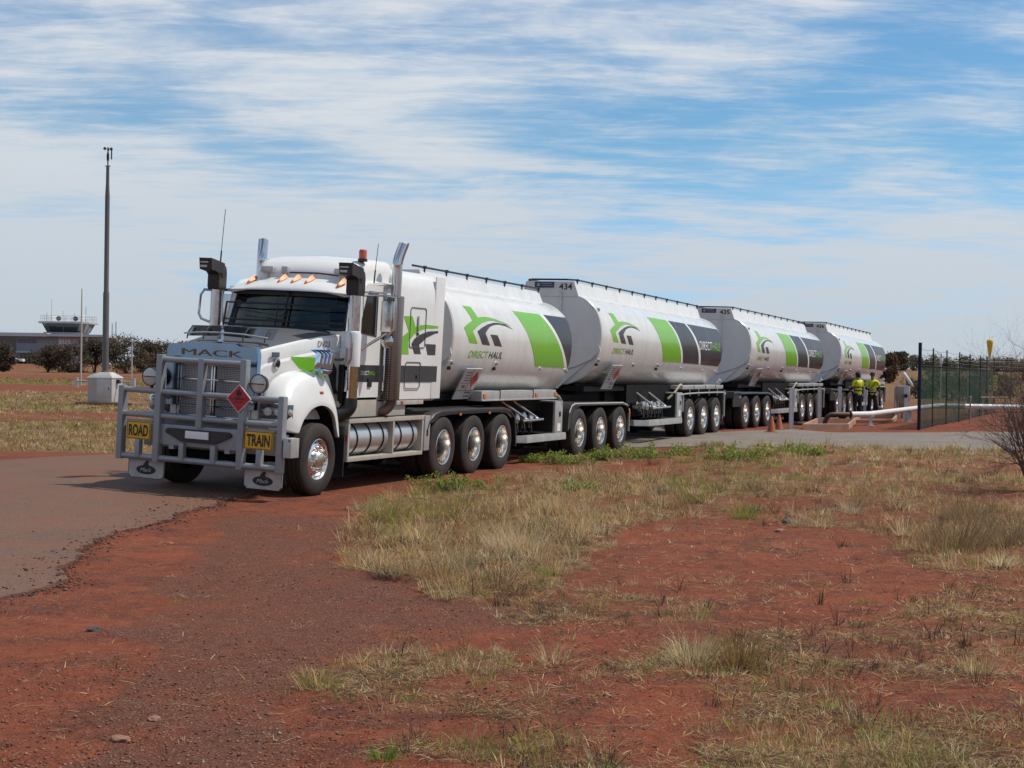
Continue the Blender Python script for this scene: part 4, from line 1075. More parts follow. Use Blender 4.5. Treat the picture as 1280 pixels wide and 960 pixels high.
    for sx in (1, -1):
        def bx(mb, lo, hi, mi=0, b=0.006):
            mb.box((min(sx * lo[0], sx * hi[0]), lo[1], lo[2]), (max(sx * lo[0], sx * hi[0]), hi[1], hi[2]), mi, b)
        if lead:
            m = MB(); bx(m, (1.0, 1.35, 1.285), (1.235, 5.20, 1.45), 0, 0.012); bx(m, (0.95, 1.34, 1.265), (1.25, 5.22, 1.29), 0)
            for yy in (2.2, 3.9): bx(m, (0.99, yy, 1.27), (1.242, yy + 0.03, 1.46), 1, 0)
            tr = m.build('side_tray', [galv, signblack], T, 30)
            for yy in (1.42, 4.02, 5.10): m = MB(); bx(m, (1.235, yy, 1.32), (1.25, yy + 0.12, 1.40)); m.build('side_marker', amber, tr)
            gt = [(ya, 0.62), (ya + 0.05, 0.98), (ya + 0.2, 1.12), (ya + 0.4, 1.165), (yz - 0.5, 1.14), (yz - 0.12, 1.08), (yz - 0.02, 0.92), (yz, 0.5)]
            m = MB(); m.loft([[(sx * 0.60, y, z), (sx * 1.235, y, z), (sx * 1.25, y, z - 0.02), (sx * 1.25, y, z - 0.06), (sx * 1.23, y, z - 0.05), (sx * 0.6, y, z - 0.04)] for y, z in gt], True, (True, True), 0, lambda i, j: 1 if j == 1 else 0)
            m.plate([(ya + 0.06, 0.62), (ya + 0.09, 0.98), (ya + 0.25, 1.10), (ya + 0.45, 1.13), (ya + 1.0, 1.13), (ya + 0.5, 1.03), (ya + 0.28, 0.86), (ya + 0.2, 0.62)], [], lambda a, b, t: (sx * (1.19 + t), a, b), 0, 0.03)
            m.build('mudguard', [guardblk, beige], T, 40)
            m = MB(); bx(m, (1.21, yz - 0.03, 0.45), (1.25, yz + 0.01, 0.98)); bx(m, (1.235, yz - 0.04, 0.75), (1.256, yz + 0.02, 0.92), 1)
            m.build('end_post', [galv, amber], T)
        else:
            m = MB(); bx(m, (0.75, ya - 0.1, 1.30), (1.235, yz, 1.40), 0, 0.012); bx(m, (0.60, ya - 0.1, 1.25), (1.2, yz, 1.30), 1)
            for yy in (ya + 1.0, ya + 2.2, ya + 3.3): bx(m, (1.236, yy, 1.31), (1.242, yy + 0.03, 1.395), 1, 0)
            m.build('side_tray', [galv, chassis], T, 30)
            m = MB(); m.tube(catmull([(sx * 1.24, ya - 0.05, 0.72), (sx * 1.24, ya - 0.02, 1.08), (sx * 1.24, ya + 0.2, 1.18), (sx * 1.24, yz - 0.1, 1.19), (sx * 1.25, yz + 0.05, 1.12)], 5), 0.022, 7)
            for yy in (ya + 0.6, ya + 1.5, ya + 2.6, ya + 3.5): m.tube([(sx * 1.235, yy, 1.31), (sx * 1.24, yy, 1.12)], 0.014, 5)
            m.tube([(sx * 1.245, yz + 0.1, 1.25), (sx * 1.245, yz + 0.12, 0.5)], 0.03, 8, 1)
            m.build('guard_rail', [galv, beige], T)
            m = MB(); bx(m, (0.60, ya - 0.06, 0.5), (1.22, ya - 0.03, 1.2)); m.build('mud_flap', guardblk, T); m = MB(); bx(m, (0.62, yz + 0.02, 0.35), (1.22, yz + 0.05, 1.2)); m.build('mud_flap', guardblk, T)
            m = MB()
            for yy in (L - 0.1, L + 0.02): m.lathe([(0.07, -0.03), (0.075, 0.03), (0.05, 0.06), (0, 0.07)], (sx * 1.16, yy, 1.52), (0.3 * sx, -0.8, 0.3), 12)
            m.build('tail_lamp', chrome, T)
    # manifold bay (near side) + cabinet + side guard
    ma, mb_ = (3.0, 4.5) if lead else (3.7, 5.7)
    gA, gB = (3.42, 5.88) if lead else (3.62, 6.80)
    m = MB()
    n = 4 if lead else 6
    for k in range(n):
        yy = ma + 0.2 + (mb_ - ma - 0.4) * k / (n - 1)
        m.lathe([(0.09, 0), (0.09, 0.10), (0.06, 0.11), (0.06, 0.2), (0.095, 0.21), (0.095, 0.26), (0.03, 0.30), (0, 0.31)], (0.80, yy, 0.92 - 0.03 * (k % 2)), (1, 0, 0), 14, 0)
        m.tube([(0.7, yy, 0.9), (0.55, yy, 1.15), (0.4, yy, 1.3)], 0.05, 8, 0)
        m.tube([(1.02, yy + 0.05, 0.84), (1.06, yy + 0.02, 0.64), (1.0, yy, 0.58)], 0.025, 6, 1)
        m.lathe([(0.06, 0), (0.06, 0.08), (0, 0.09)], (0.9, yy + 0.12, 0.74), (1, 0, 0), 10, 1)
    mf = m.build('outlet_manifold', [valve, black], T, 40)
    m = MB()
    for yy in (ma + 0.15, ma + 0.75 if lead else ma + 1.15): m.tube([(0.85, yy - 0.1, 1.27), (1.16, yy + 0.75, 0.86)], 0.024, 8)
    m.tube([(1.17, ma + 0.55, 0.85), (1.17, mb_ + 0.15, 0.86)], 0.03, 8)
    m.tube([(0.85, ma - 0.05, 1.27), (0.86, ma + 1.2, 1.27)], 0.02, 8)
    m.build('guard_frame', steel, mf)
    ca, cb = (5.22, 5.66) if lead else (6.30, 6.78)
    m = MB(); m.box((0.45, ca, 0.55), (1.225, cb, 1.22), 0, 0.012); m.box((0.5, ca - 0.012, 0.58), (1.18, ca - 0.0005, 1.19), 1)
    m.box((1.226, (ca + cb) / 2 - 0.09, 0.60), (1.230, (ca + cb) / 2 + 0.10, 0.76), 2); m.box((1.226, (ca + cb) / 2 + 0.02, 0.90), (1.24, (ca + cb) / 2 + 0.09, 1.0), 1)
    m.build('control_cabinet', [galv, signblack, vinylwhite], T, 30)
    m = MB()
    m.loft([[(1.11 - k, yy, 0.42), (1.235 - k, yy, 0.42), (1.235 - k, yy, 0.49), (1.225 - k, yy, 0.56), (1.11 - k, yy, 0.56)] for yy, k in ((gA - 0.05, 0.30), (gA + 0.22, 0.02), (gA + 0.24, 0.0), (gB, 0.0))], True)
    for yy in (gA + 0.5, gB - 0.4): m.box((0.5, yy, 0.47), (1.15, yy + 0.05, 0.53), 1); m.box((0.62, yy, 0.47), (0.68, yy + 0.05, 1.0), 1)
    m.build('side_guard', [galv, chassis], T, 30)
    # hose from tray end
    m = MB(); yy = 5.2 if lead else ya - 0.2
    m.tube(catmull([(1.15, yy, 1.40), (1.2, yy + 0.35, 1.25), (1.18, yy + 0.5, 0.95), (1.1, yy + 0.5, 0.72)] if lead else [(1.15, yy + 0.25, 1.42), (1.19, yy - 0.05, 1.40), (1.12, yy - 0.3, 1.2), (1.0, yy - 0.45, 1.05)], 5), 0.03, 8)
    m.build('hose', M('hose_sand', (0.38, 0.33, 0.24), 0.7) if 'hose_sand' not in MATS else MATS['hose_sand'], T)
    return T

def train_pt(u, lat=0.0): 
    p = TO + LY * u + LX * lat; return float(p[0]), float(p[1])
P1 = train_pt(4.92); build_tanker('tanker_trailer', 'short first tanker hitched directly behind the prime mover cab, without a number on its front', P1[0], P1[1], -0.01, HEAD, 6.05, True, '')
P2 = train_pt(12.88); build_tanker('tanker_trailer', 'second tanker from the prime mover, 434 on its front collar', P2[0], P2[1], 0.09, HEAD, 10.75, False, '434')
H3, H4 = R(23.0), R(22.6)
def edge_to_centre(ex, ey, h): return ex - 1.25 * math.cos(h), ey + 1.25 * math.sin(h)
E3 = (7.30, 47.15); P3 = edge_to_centre(*E3, H3)
build_tanker('tanker_trailer', 'third tanker, 435 on its front collar, two orange cones beside its dolly', P3[0], P3[1], 0.11, H3, 10.9, False, '435')
E4 = (12.89, 60.31); P4 = edge_to_centre(*E4, H4)
build_tanker('tanker_trailer', 'rearmost and smallest looking tanker, 436 on its collar, two workers standing beside it', P4[0], P4[1], 0.13, H4, 10.9, False, '436')

def build_dolly(label, P, h, zb):
    T = thing('converter_dolly', label, 'dolly', (P[0], P[1], zb), (0, 0.015, -h), 'dollies under the rear tankers')
    m = MB()
    for sx in (1, -1): m.box((sx * 0.42 - 0.05, -1.9, 0.85), (sx * 0.42 + 0.05, 2.9, 1.12))
    for yy in (-0.4, 1.0, 2.4): m.tube([(-1, yy, 0.52), (1, yy, 0.52)], 0.085, 10); m.box((-0.7, yy - 0.1, 0.6), (0.7, yy + 0.1, 0.95))
    m.tube([(-0.42, -1.8, 0.9), (0, -3.1, 0.72), (0.42, -1.8, 0.9)], 0.06, 8)
    m.box((-0.6, 0.2, 1.12), (0.6, 1.6, 1.24)); m.box((-1.0, -1.2, 0.72), (1.0, -0.95, 1.05))
    m.build('frame', chassis, T, 30)
    for sx in (1, -1):
        for yy in (-0.4, 1.0, 2.4): wheel(T, sx * 1.105, yy, 0.525, True, sx < 0)
        gt = [(-1.9, 1.02), (-1.85, 1.17), (-1.3, 1.18), (-0.9, 1.15), (0.4, 1.15), (2.4, 1.13), (2.9, 1.08), (3.12, 0.95), (3.18, 0.75)]
        m = MB(); m.loft([[(sx * 0.60, y, z), (sx * 1.235, y, z), (sx * 1.25, y, z - 0.02), (sx * 1.25, y, z - 0.06), (sx * 1.23, y, z - 0.05), (sx * 0.6, y, z - 0.04)] for y, z in gt], True)
        m.plate([(-1.88, 0.72), (-1.88, 1.12), (-0.85, 1.10), (-1.0, 0.72)], [], lambda a, b, t: (sx * (1.19 + t), a, b), 0, 0.03)
        m.build('mudguard', guardblk, T, 40)
        m = MB(); m.box((min(sx * 1.221, sx * 1.245), -1.2, 0.98), (max(sx * 1.221, sx * 1.245), -1.05, 1.02), 0, 0.004); m.build('marker_light', lampglass, T)
    return T
build_dolly('black three axle dolly under the front of the third tanker, by the orange cones', P3, H3, 0.11)
build_dolly('black three axle dolly under the front of the rearmost tanker, behind the white bollards', P4, H4, 0.13)
# ------------------------------------------------------------------ GROUND
def fbm(x, y, sc, oct_=3, seed=0):
    """cheap value-noise on arrays, -1..1"""
    out = np.zeros_like(x, float); amp = 1.0; tot = 0
    for o in range(oct_):
        fx = x * sc + 17.3 * (o + 1) + seed; fy = y * sc + 9.1 * (o + 1) + seed * 1.7
        ix = np.floor(fx).astype(np.int64); iy = np.floor(fy).astype(np.int64)
        tx = fx - ix; ty = fy - iy; tx = tx * tx * (3 - 2 * tx); ty = ty * ty * (3 - 2 * ty)
        def h(a, b):
            n = (a * 374761393 + b * 668265263 + int(seed * 131 + o * 977)) & 0x7fffffff
            n = ((n ^ (n >> 13)) * 1274126177) & 0x7fffffff
            return ((n ^ (n >> 16)) & 0xffff) / 32767.5 - 1
        v = (h(ix, iy) * (1 - tx) + h(ix + 1, iy) * tx) * (1 - ty) + (h(ix, iy + 1) * (1 - tx) + h(ix + 1, iy + 1) * tx) * ty
        out += v * amp; tot += amp; amp *= 0.5; sc *= 2.03
    return out / tot

# region masks (survey outlines of the photographed ground, taken to the ground plane)
def in_poly(px, py, poly):
    inside = np.zeros(px.shape, bool); n = len(poly); j = n - 1
    for i in range(n):
        xi, yi = poly[i]; xj, yj = poly[j]
        if yi != yj:
            c = ((yi > py) != (yj > py)) & (px < (xj - xi) * (py - yi) / (yj - yi) + xi)
            inside ^= c
        j = i
    return inside
def G2(pts): return [gp(*p) for p in pts]
MAIN = G2([(440, 655), (455, 628), (520, 612), (560, 600), (610, 592), (690, 574), (740, 566), (850, 561), (1000, 560), (1300, 568), (1300, 728), (1180, 715), (1110, 690), (1060, 664), (960, 655), (880, 652), (800, 652), (765, 662), (745, 690), (738, 722), (690, 742), (600, 745), (545, 728), (480, 712), (430, 690)])
CLUMP = G2([(1130, 640), (1300, 610), (1300, 735), (1200, 725), (1140, 700)])
PALE = G2([(470, 650), (560, 620), (700, 610), (760, 640), (740, 700), (660, 735), (560, 722), (480, 700)])
LITTER = [G2(p) for p in (
    [(370, 850), (400, 810), (520, 795), (640, 800), (700, 830), (690, 900), (640, 975), (440, 975), (420, 900)],
    [(640, 745), (760, 728), (900, 745), (860, 775), (700, 775), (630, 765)],
    [(760, 850), (850, 790), (960, 775), (1070, 800), (1060, 880), (950, 905), (820, 890)],
    [(830, 960), (880, 905), (1000, 885), (1120, 880), (1300, 900), (1300, 990), (820, 990)],
    [(1040, 850), (1060, 780), (1180, 735), (1300, 740), (1300, 890), (1150, 870)],
    [(560, 905), (700, 890), (760, 930), (720, 980), (560, 980)])]
GREENISH = [G2(p) for p in ([(440, 640), (520, 610), (610, 590), (640, 610), (560, 640), (470, 665)], [(820, 580), (960, 570), (1000, 600), (880, 640), (830, 610)], [(450, 880), (520, 860), (640, 900), (620, 960), (460, 970)], [(600, 870), (690, 930), (650, 975), (560, 960)])]
BARE = G2([(775, 672), (830, 655), (960, 655), (1080, 662), (1150, 705), (1220, 735), (1080, 760), (900, 750), (780, 735), (745, 705)])

GRAVEL = G2([(290, 635), (440, 640), (440, 690), (560, 748), (760, 775), (560, 800), (430, 820), (400, 880), (430, 990), (60, 990), (130, 860), (200, 760)])
def densities(x, y):
    """(dense tan grass, litter, green) 0..1 at ground points"""
    n1 = fbm(x, y, 0.45, 3, 3); n2 = fbm(x, y, 1.6, 3, 8)
    jx = x + 0.35 * n2; jy = y + 0.9 * n1
    d = np.where(in_poly(jx, jy, MAIN), 1.0, 0.0)
    d = np.maximum(d, np.where(in_poly(jx, jy, CLUMP), 1.2, 0.0))
    d = np.where(in_poly(jx, jy, PALE), np.maximum(d, 1.25), d)
    lit = np.zeros_like(x)
    for p in LITTER: lit = np.where(in_poly(jx, jy, p), 1.0, lit)
    # outside what the photo shows: the same mix on the right of the track
    px, py, dep = to_px(x, y)
    off = ((px > 1290) | (py > 965)) & (x > 0.25 * y - 1.5) & (y < 40) & (dep > 0)
    d = np.where(off & (y > 8), np.maximum(d, 0.8 * (fbm(x, y, 0.25, 2, 5) > -0.1)), d)
    lit = np.where(off, np.maximum(lit, 0.6), lit)
    d = d * np.clip(0.74 + 1.15 * n1, 0.08, 1.3)
    bare = in_poly(x + 0.25 * n2, y + 0.5 * n1, BARE)
    d = np.where(bare, d * 0.12, d); lit = np.where(bare, 0.15, lit)
    gr = np.zeros_like(x)
    for p in GREENISH: gr = np.where(in_poly(jx, jy, p), 1.0, gr)
    return d, lit * np.clip(0.95 + 0.8 * n1, 0.15, 1.3), gr

def left_field(x, y):
    """grass cover of the field beyond the road on the left"""
    far = 26.5 + 0.0 * x
    n = fbm(x * 0.35, y, 0.16, 3, 21)
    c = np.where((x < -7.2 + 0.4 * (y - 31)) & (y > 31) & (y < 92), np.clip(0.62 + 2.0 * n, 0.02, 1.1), 0)
    c = np.where((y > 121) & (y < 168) & (x < 0.3 * y - 30), np.clip(0.85 + 0.7 * n, 0.2, 1.1), c)
    c = np.where((y > 168) & (x < 0.28 * y - 30), np.clip(0.22 + 0.5 * n, 0, 1), c)
    return c

def build_ground():
    ang = np.concatenate([np.arange(-180, -30, 5.0), np.arange(-30, -21, 1.0), np.arange(-21, 21, 0.22), np.arange(21, 30, 1.0), np.arange(30, 180, 5.0)])
    rad = [0.0, 2.0, 4.0]; r = 5.5
    while r < 70: rad.append(r); r *= 1.0095
    while r < 9000: rad.append(r); r *= 1.05
    A, Rr = np.meshgrid(np.radians(ang), np.array(rad[1:]))
    X = Rr * np.sin(A); Y = Rr * np.cos(A)
    Z = base_z(X, Y)
    ux = (X - TO[0]) * LY[0] + (Y - TO[1]) * LY[1]; xl = (X - TO[0]) * LX[0] + (Y - TO[1]) * LX[1]
    calm = smooth(1.5, 3.0, np.abs(xl)) * np.clip(1.0 - (Y > 400), 0, 1)
    road = np.maximum(road_mask(X, Y), in_poly(X, Y, _pad).astype(float))
    d, lit, gr = densities(X, Y)
    Z = Z + calm * (1 - road) * (0.035 * fbm(X, Y, 0.33, 3, 1) + 0.018 * fbm(X, Y, 1.9, 3, 2) * (Y < 60) + 0.007 * fbm(X, Y, 7.0, 2, 4) * (Y < 30)) + 0.05 * np.clip(d, 0, 1) * (0.5 + fbm(X, Y, 1.1, 2, 6)) * (Y < 45)
    Z = Z - 0.045 * road - 0.05 * smooth(9000, 800, Rr) * 0
    lf = left_field(X, Y)
    far = smooth(150, 300, Y)
    n_f = fbm(X, Y, 0.02, 3, 31)
    farc = np.where(Y > 160, np.clip(0.55 + 0.9 * n_f, 0, 1), 0)
    farc = np.where((X > 0.2 * Y) & (Y > 74), np.clip(0.70 + 1.0 * fbm(X * 0.4, Y, 0.03, 3, 33), 0, 1) * smooth(74, 84, Y), farc)
    cover = np.clip(np.maximum(np.maximum(np.clip(d, 0, 1) * 0.85, lit * 0.35), np.maximum(lf * 0.8, farc)), 0, 1)
    green_ = np.clip(np.maximum(gr * 0.5, np.where((Y > 120) & (Y < 170) & (X < 0), 0.75, 0) + np.where((Y > 80) & (Y < 230) & (X > 0.2 * Y), 0.55, 0) + np.where((Y > 31) & (Y < 92) & (X < 0), 0.30 + 0.5 * fbm(X, Y, 0.12, 2, 41), 0)), 0, 1)
    na = len(ang); nr = len(rad) - 1
    V = np.stack([X, Y, Z], -1).reshape(-1, 3)
    V = np.vstack([V, [[0, 0, 0]]])
    i, j = np.meshgrid(np.arange(nr - 1), np.arange(na), indexing='ij'); k = (j + 1) % na
    q = np.stack([i * na + j, (i + 1) * na + j, (i + 1) * na + k, i * na + k], -1).reshape(-1, 4)[:, ::-1]
    faces = [tuple(f) for f in q.tolist()] + [(len(V) - 1, (j + 1) % na, j) for j in range(na)]
    me = bpy.data.meshes.new('ground'); me.from_pydata(V.tolist(), [], faces)
    me.polygons.foreach_set('use_smooth', [True] * len(me.polygons))
    at = me.attributes.new('cover', 'FLOAT_COLOR', 'POINT')
    cv = np.zeros((len(V), 4), np.float32); cv[:-1, 0] = cover.reshape(-1); cv[:-1, 1] = green_.reshape(-1)
    cv[:-1, 2] = in_poly(X + 0.5 * fbm(X, Y, 0.9, 3, 12), Y + 0.8 * fbm(X, Y, 0.6, 3, 14), GRAVEL).astype(float).reshape(-1); cv[:, 3] = 1
    at.data.foreach_set('color', cv.reshape(-1)); me.update()
    m = bpy.data.materials.new('red_soil'); m.use_nodes = True; N = m.node_tree.nodes; L = m.node_tree.links; b = N['Principled BSDF']
    b.inputs['Roughness'].default_value = 0.95; b.inputs['Specular IOR Level'].default_value = 0.15
    t = N.new('ShaderNodeTexCoord')
    def noi(sc, det=6, rough=0.6, dist=0.0):
        n = N.new('ShaderNodeTexNoise'); n.inputs['Scale'].default_value = sc; n.inputs['Detail'].default_value = det; n.inputs['Roughness'].default_value = rough; n.inputs['Distortion'].default_value = dist
        L.new(t.outputs['Object'], n.inputs['Vector']); return n.outputs['Fac']
    def rmp(v, a, c):
        n = N.new('ShaderNodeMapRange'); n.interpolation_type = 'SMOOTHSTEP'; n.inputs[1].default_value = a; n.inputs[2].default_value = c; L.new(v, n.inputs[0]); return n.outputs[0]
    def mix(f, a, c, bt='MIX'):
        n = N.new('ShaderNodeMix'); n.data_type = 'RGBA'; n.blend_type = bt
        if isinstance(f, float): n.inputs['Factor'].default_value = f
        else: L.new(f, n.inputs['Factor'])
        for nm, v in (('A', a), ('B', c)):
            if isinstance(v, tuple): n.inputs[nm].default_value = (*v, 1)
            else: L.new(v, n.inputs[nm])
        return n.outputs['Result']
    def mth(op, a, c):
        n = N.new('ShaderNodeMath'); n.operation = op
        for q_, v in enumerate((a, c)):
            if isinstance(v, (int, float)): n.inputs[q_].default_value = v
            else: L.new(v, n.inputs[q_])
        return n.outputs[0]
    soil = mix(rmp(noi(0.35, 5), 0.35, 0.68), (0.152, 0.035, 0.0145), (0.228, 0.054, 0.021))
    soil = mix(rmp(noi(1.7, 9, 0.7), 0.44, 0.66), soil, (0.088, 0.026, 0.015))
    soil = mix(mth('MULTIPLY', rmp(noi(7.0, 9, 0.75), 0.46, 0.64), 0.6), soil, (0.27, 0.076, 0.034))
    # gravelly speckle
    vo = N.new('ShaderNodeTexVoronoi'); vo.inputs['Scale'].default_value = 48.0; L.new(t.outputs['Object'], vo.inputs['Vector'])
    sp = N.new('ShaderNodeSeparateColor'); L.new(vo.outputs['Color'], sp.inputs[0])
    peb = rmp(vo.outputs['Distance'], 0.50, 0.28)
    gm = rmp(noi(0.55, 4), 0.38, 0.58)
    ac = N.new('ShaderNodeAttribute'); ac.attribute_name = 'cover'; sa = N.new('ShaderNodeSeparateColor'); L.new(ac.outputs['Color'], sa.inputs[0])
    soil = mix(mth('MULTIPLY', sa.outputs[2], rmp(noi(1.1, 7, 0.65), 0.25, 0.60)), soil, (0.128, 0.046, 0.027))
    gm = mth('MAXIMUM', gm, sa.outputs[2])
    pf_ = mth('MULTIPLY', mth('MULTIPLY', peb, rmp(sp.outputs[0], 0.45, 0.5)), mth('ADD', mth('MULTIPLY', gm, 0.7), 0.2))
    pc = mix(sp.outputs[1], (0.07, 0.035, 0.028), (0.34, 0.20, 0.145))
    soil = mix(pf_, soil, pc)
    vo2 = N.new('ShaderNodeTexVoronoi'); vo2.inputs['Scale'].default_value = 120.0; L.new(t.outputs['Object'], vo2.inputs['Vector'])
    sp2 = N.new('ShaderNodeSeparateColor'); L.new(vo2.outputs['Color'], sp2.inputs[0])
    soil = mix(mth('MULTIPLY', rmp(sp2.outputs[0], 0.72, 0.78), 0.55), soil, mix(sp2.outputs[1], (0.06, 0.03, 0.025), (0.27, 0.15, 0.11)))
    # litter / dry grass cover; dark tone includes painted shade between tufts
    straw = mix(rmp(noi(5.0, 9, 0.75), 0.38, 0.62), (0.085, 0.045, 0.025), (0.27, 0.18, 0.088))
    straw = mix(mth('MULTIPLY', sa.outputs[1], rmp(noi(0.8, 6, 0.6), 0.3, 0.65)), straw, (0.135, 0.135, 0.045))
    fine = rmp(noi(26.0, 6, 0.75, 1.0), 0.38, 0.60)
    cf = mth('MULTIPLY', rmp(mth('ADD', sa.outputs[0], mth('SUBTRACT', mth('MULTIPLY', noi(2.2, 9, 0.72), 1.0), 0.5)), 0.18, 0.78), mth('ADD', mth('MULTIPLY', fine, 0.55), 0.40))
    col = mix(cf, soil, straw)
    L.new(col, b.inputs['Base Color'])
    bp = N.new('ShaderNodeBump'); bp.inputs['Strength'].default_value = 0.8; bp.inputs['Distance'].default_value = 0.03
    hh = mth('ADD', mth('MULTIPLY', noi(14.0, 10, 0.75), 1.0), mth('MULTIPLY', peb, mth('MULTIPLY', gm, 0.35)))
    L.new(hh, bp.inputs['Height']); L.new(bp.outputs[0], b.inputs['Normal'])
    me.materials.append(m)
    o = link('ground', me); o['kind'] = 'structure'
    return o, V, na, nr

# ------------------------------------------------------------------ ROAD and GRAVEL PAD
def jag(pts, step, amp, seed):
    P = [np.array(p, float) for p in pts]; out = []
    for a, b in zip(P[:-1], P[1:]):
        L_ = np.linalg.norm(b - a); n = max(1, int(L_ / step))
        for k in range(n): out.append(a + (b - a) * k / n)
    out.append(P[-1]); out = np.array(out)
    nrm = np.gradient(out, axis=0); nrm = np.stack([nrm[:, 1], -nrm[:, 0]], -1); nrm /= np.maximum(1e-6, np.linalg.norm(nrm, axis=1))[:, None]
    s = np.arange(len(out)) * step
    d = amp * (fbm(s, s * 0, 0.7, 3, seed) + 0.7 * fbm(s, s * 0 + 5, 3.0, 3, seed + 1))
    return out + nrm * d[:, None]
EDGE_N = [(-4.6, 2.0), (-4.25, 8.0)] + [gp(*p) for p in ((0, 742), (40, 727), (75, 711), (95, 690), (150, 657), (200, 642), (270, 627), (300, 618))] + [(-3.55, 23.2), (-2.9, 25.0), (-1.6, 28.5), (0.3, 33.4), (3.0, 39.5), (5.5, 45.5)]
EDGE_F = [(-60.0, 12.0), (-30, 23.0), (-16, 27.6)] + [gp(*p) for p in ((0, 577), (75, 572), (148, 569))] + [(-6.2, 33.0), (-4.6, 36.5), (-3.0, 41.0), (-0.5, 47.5), (2.0, 53.5)]
_en = jag(EDGE_N, 0.03, 0.24, 51); _ef = jag(EDGE_F, 0.2, 0.22, 61)
_road_poly = [tuple(p) for p in _en] + [tuple(p) for p in _ef[::-1]] + [(-60, 2.0)]
_rp_coarse = [tuple(p) for p in _en[::6]] + [tuple(p) for p in _ef[::-1][::3]] + [(-60, 2.0)]
def road_mask(X, Y):
    m = in_poly(X, Y, _rp_coarse)
    return m.astype(float)
def sheet(name, poly, zoff, mat, cell, lip=0.05):
    """ground-following sheet cut to a polygon, with a skirt at the edge"""
    xs = [p[0] for p in poly]; ys = [p[1] for p in poly]
    bm = bmesh.new()
    tris = tessellate_polygon([[Vector((p[0], p[1], 0)) for p in poly]])
    vs = [bm.verts.new((p[0], p[1], 0)) for p in poly]
    for t in tris:
        try: bm.faces.new([vs[i] for i in t])
        except ValueError: pass
    edge = [(vs[i], vs[(i + 1) % len(vs)]) for i in range(len(vs))]
    for axis, lo, hi in ((0, min(xs), max(xs)), (1, min(ys), max(ys))):
        c = math.floor(lo / cell) * cell + cell
        while c < hi:
            co = (c, 0, 0) if axis == 0 else (0, c, 0); no = (1, 0, 0) if axis == 0 else (0, 1, 0)
            bmesh.ops.bisect_plane(bm, geom=bm.verts[:] + bm.edges[:] + bm.faces[:], plane_co=co, plane_no=no); c += cell
    V = np.array([v.co[:] for v in bm.verts]); Z = base_z(V[:, 0], V[:, 1]) + zoff
    for v, z in zip(bm.verts, Z): v.co.z = z
    be = [e for e in bm.edges if e.is_boundary]
    r = bmesh.ops.extrude_edge_only(bm, edges=be)
    for g in r['geom']:
        if isinstance(g, bmesh.types.BMVert): g.co.z -= lip
    bmesh.ops.recalc_face_normals(bm, faces=bm.faces)
    me = bpy.data.meshes.new(name); bm.to_mesh(me); bm.free(); me.materials.append(mat)
    o = link(name, me); o['kind'] = 'structure'
    return o
def asphalt_mat(name, ca, cb, cd, fine):
    m = bpy.data.materials.new(name); m.use_nodes = True; N = m.node_tree.nodes; L = m.node_tree.links; b = N['Principled BSDF']
    b.inputs['Roughness'].default_value = 0.85; b.inputs['Specular IOR Level'].default_value = 0.25
    t = N.new('ShaderNodeTexCoord')
    def noi(sc, det=6, rough=0.6):
        n = N.new('ShaderNodeTexNoise'); n.inputs['Scale'].default_value = sc; n.inputs['Detail'].default_value = det; n.inputs['Roughness'].default_value = rough
        L.new(t.outputs['Object'], n.inputs['Vector']); return n.outputs['Fac']
    def rmp(v, a, c):
        n = N.new('ShaderNodeMapRange'); n.inputs[1].default_value = a; n.inputs[2].default_value = c; L.new(v, n.inputs[0]); return n.outputs[0]
    def mix(f, a, c):
        n = N.new('ShaderNodeMix'); n.data_type = 'RGBA'
        if isinstance(f, float): n.inputs['Factor'].default_value = f
        else: L.new(f, n.inputs['Factor'])
        for nm, v in (('A', a), ('B', c)):
            if isinstance(v, tuple): n.inputs[nm].default_value = (*v, 1)
            else: L.new(v, n.inputs[nm])
        return n.outputs['Result']
    c = mix(rmp(noi(0.5, 6), 0.35, 0.65), ca, cb)
    vo = N.new('ShaderNodeTexVoronoi'); vo.inputs['Scale'].default_value = fine; L.new(t.outputs['Object'], vo.inputs['Vector'])
    sp = N.new('ShaderNodeSeparateColor'); L.new(vo.outputs['Color'], sp.inputs[0])
    c2 = mix(sp.outputs[0], tuple(x * 0.6 for x in ca), tuple(min(1, x * 1.5) for x in cb))
    c = mix(0.45, c, c2)
    c = mix(rmp(noi(1.1, 9, 0.72), 0.44, 0.72), c, cd)
    L.new(c, b.inputs['Base Color'])
    bp = N.new('ShaderNodeBump'); bp.inputs['Strength'].default_value = 0.5; bp.inputs['Distance'].default_value = 0.01
    L.new(vo.outputs['Distance'], bp.inputs['Height']); L.new(bp.outputs[0], b.inputs['Normal'])
    return m
ROADM = asphalt_mat('dusty_asphalt', (0.112, 0.063, 0.045), (0.145, 0.084, 0.060), (0.175, 0.072, 0.041), 55.0)
PADM = asphalt_mat('grey_gravel', (0.150, 0.132, 0.114), (0.200, 0.178, 0.155), (0.17, 0.115, 0.085), 38.0)
PAD = [gp(*p, 0.1) for p in ((720, 561), (790, 557), (860, 556), (940, 559), (1020, 557), (1100, 560), (1200, 562), (1290, 563))] + [(24, 39), (40, 41), (40, 52), (24, 50.5)] + [gp(*p, 0.12) for p in ((1282, 541), (1220, 540), (1150, 541), (1100, 541), (1040, 541), (990, 537), (960, 538), (905, 540))] + [(4.5, 47.5), (3.0, 44), (1.5, 39)]
_pad = [tuple(p) for p in jag(PAD + [PAD[0]], 0.25, 0.22, 71)[:-1]]
build_ground()
sheet('road', _road_poly, 0.012, ROADM, 1.5, 0.08)
sheet('gravel_pad', _pad, 0.016, PADM, 2.0, 0.09)

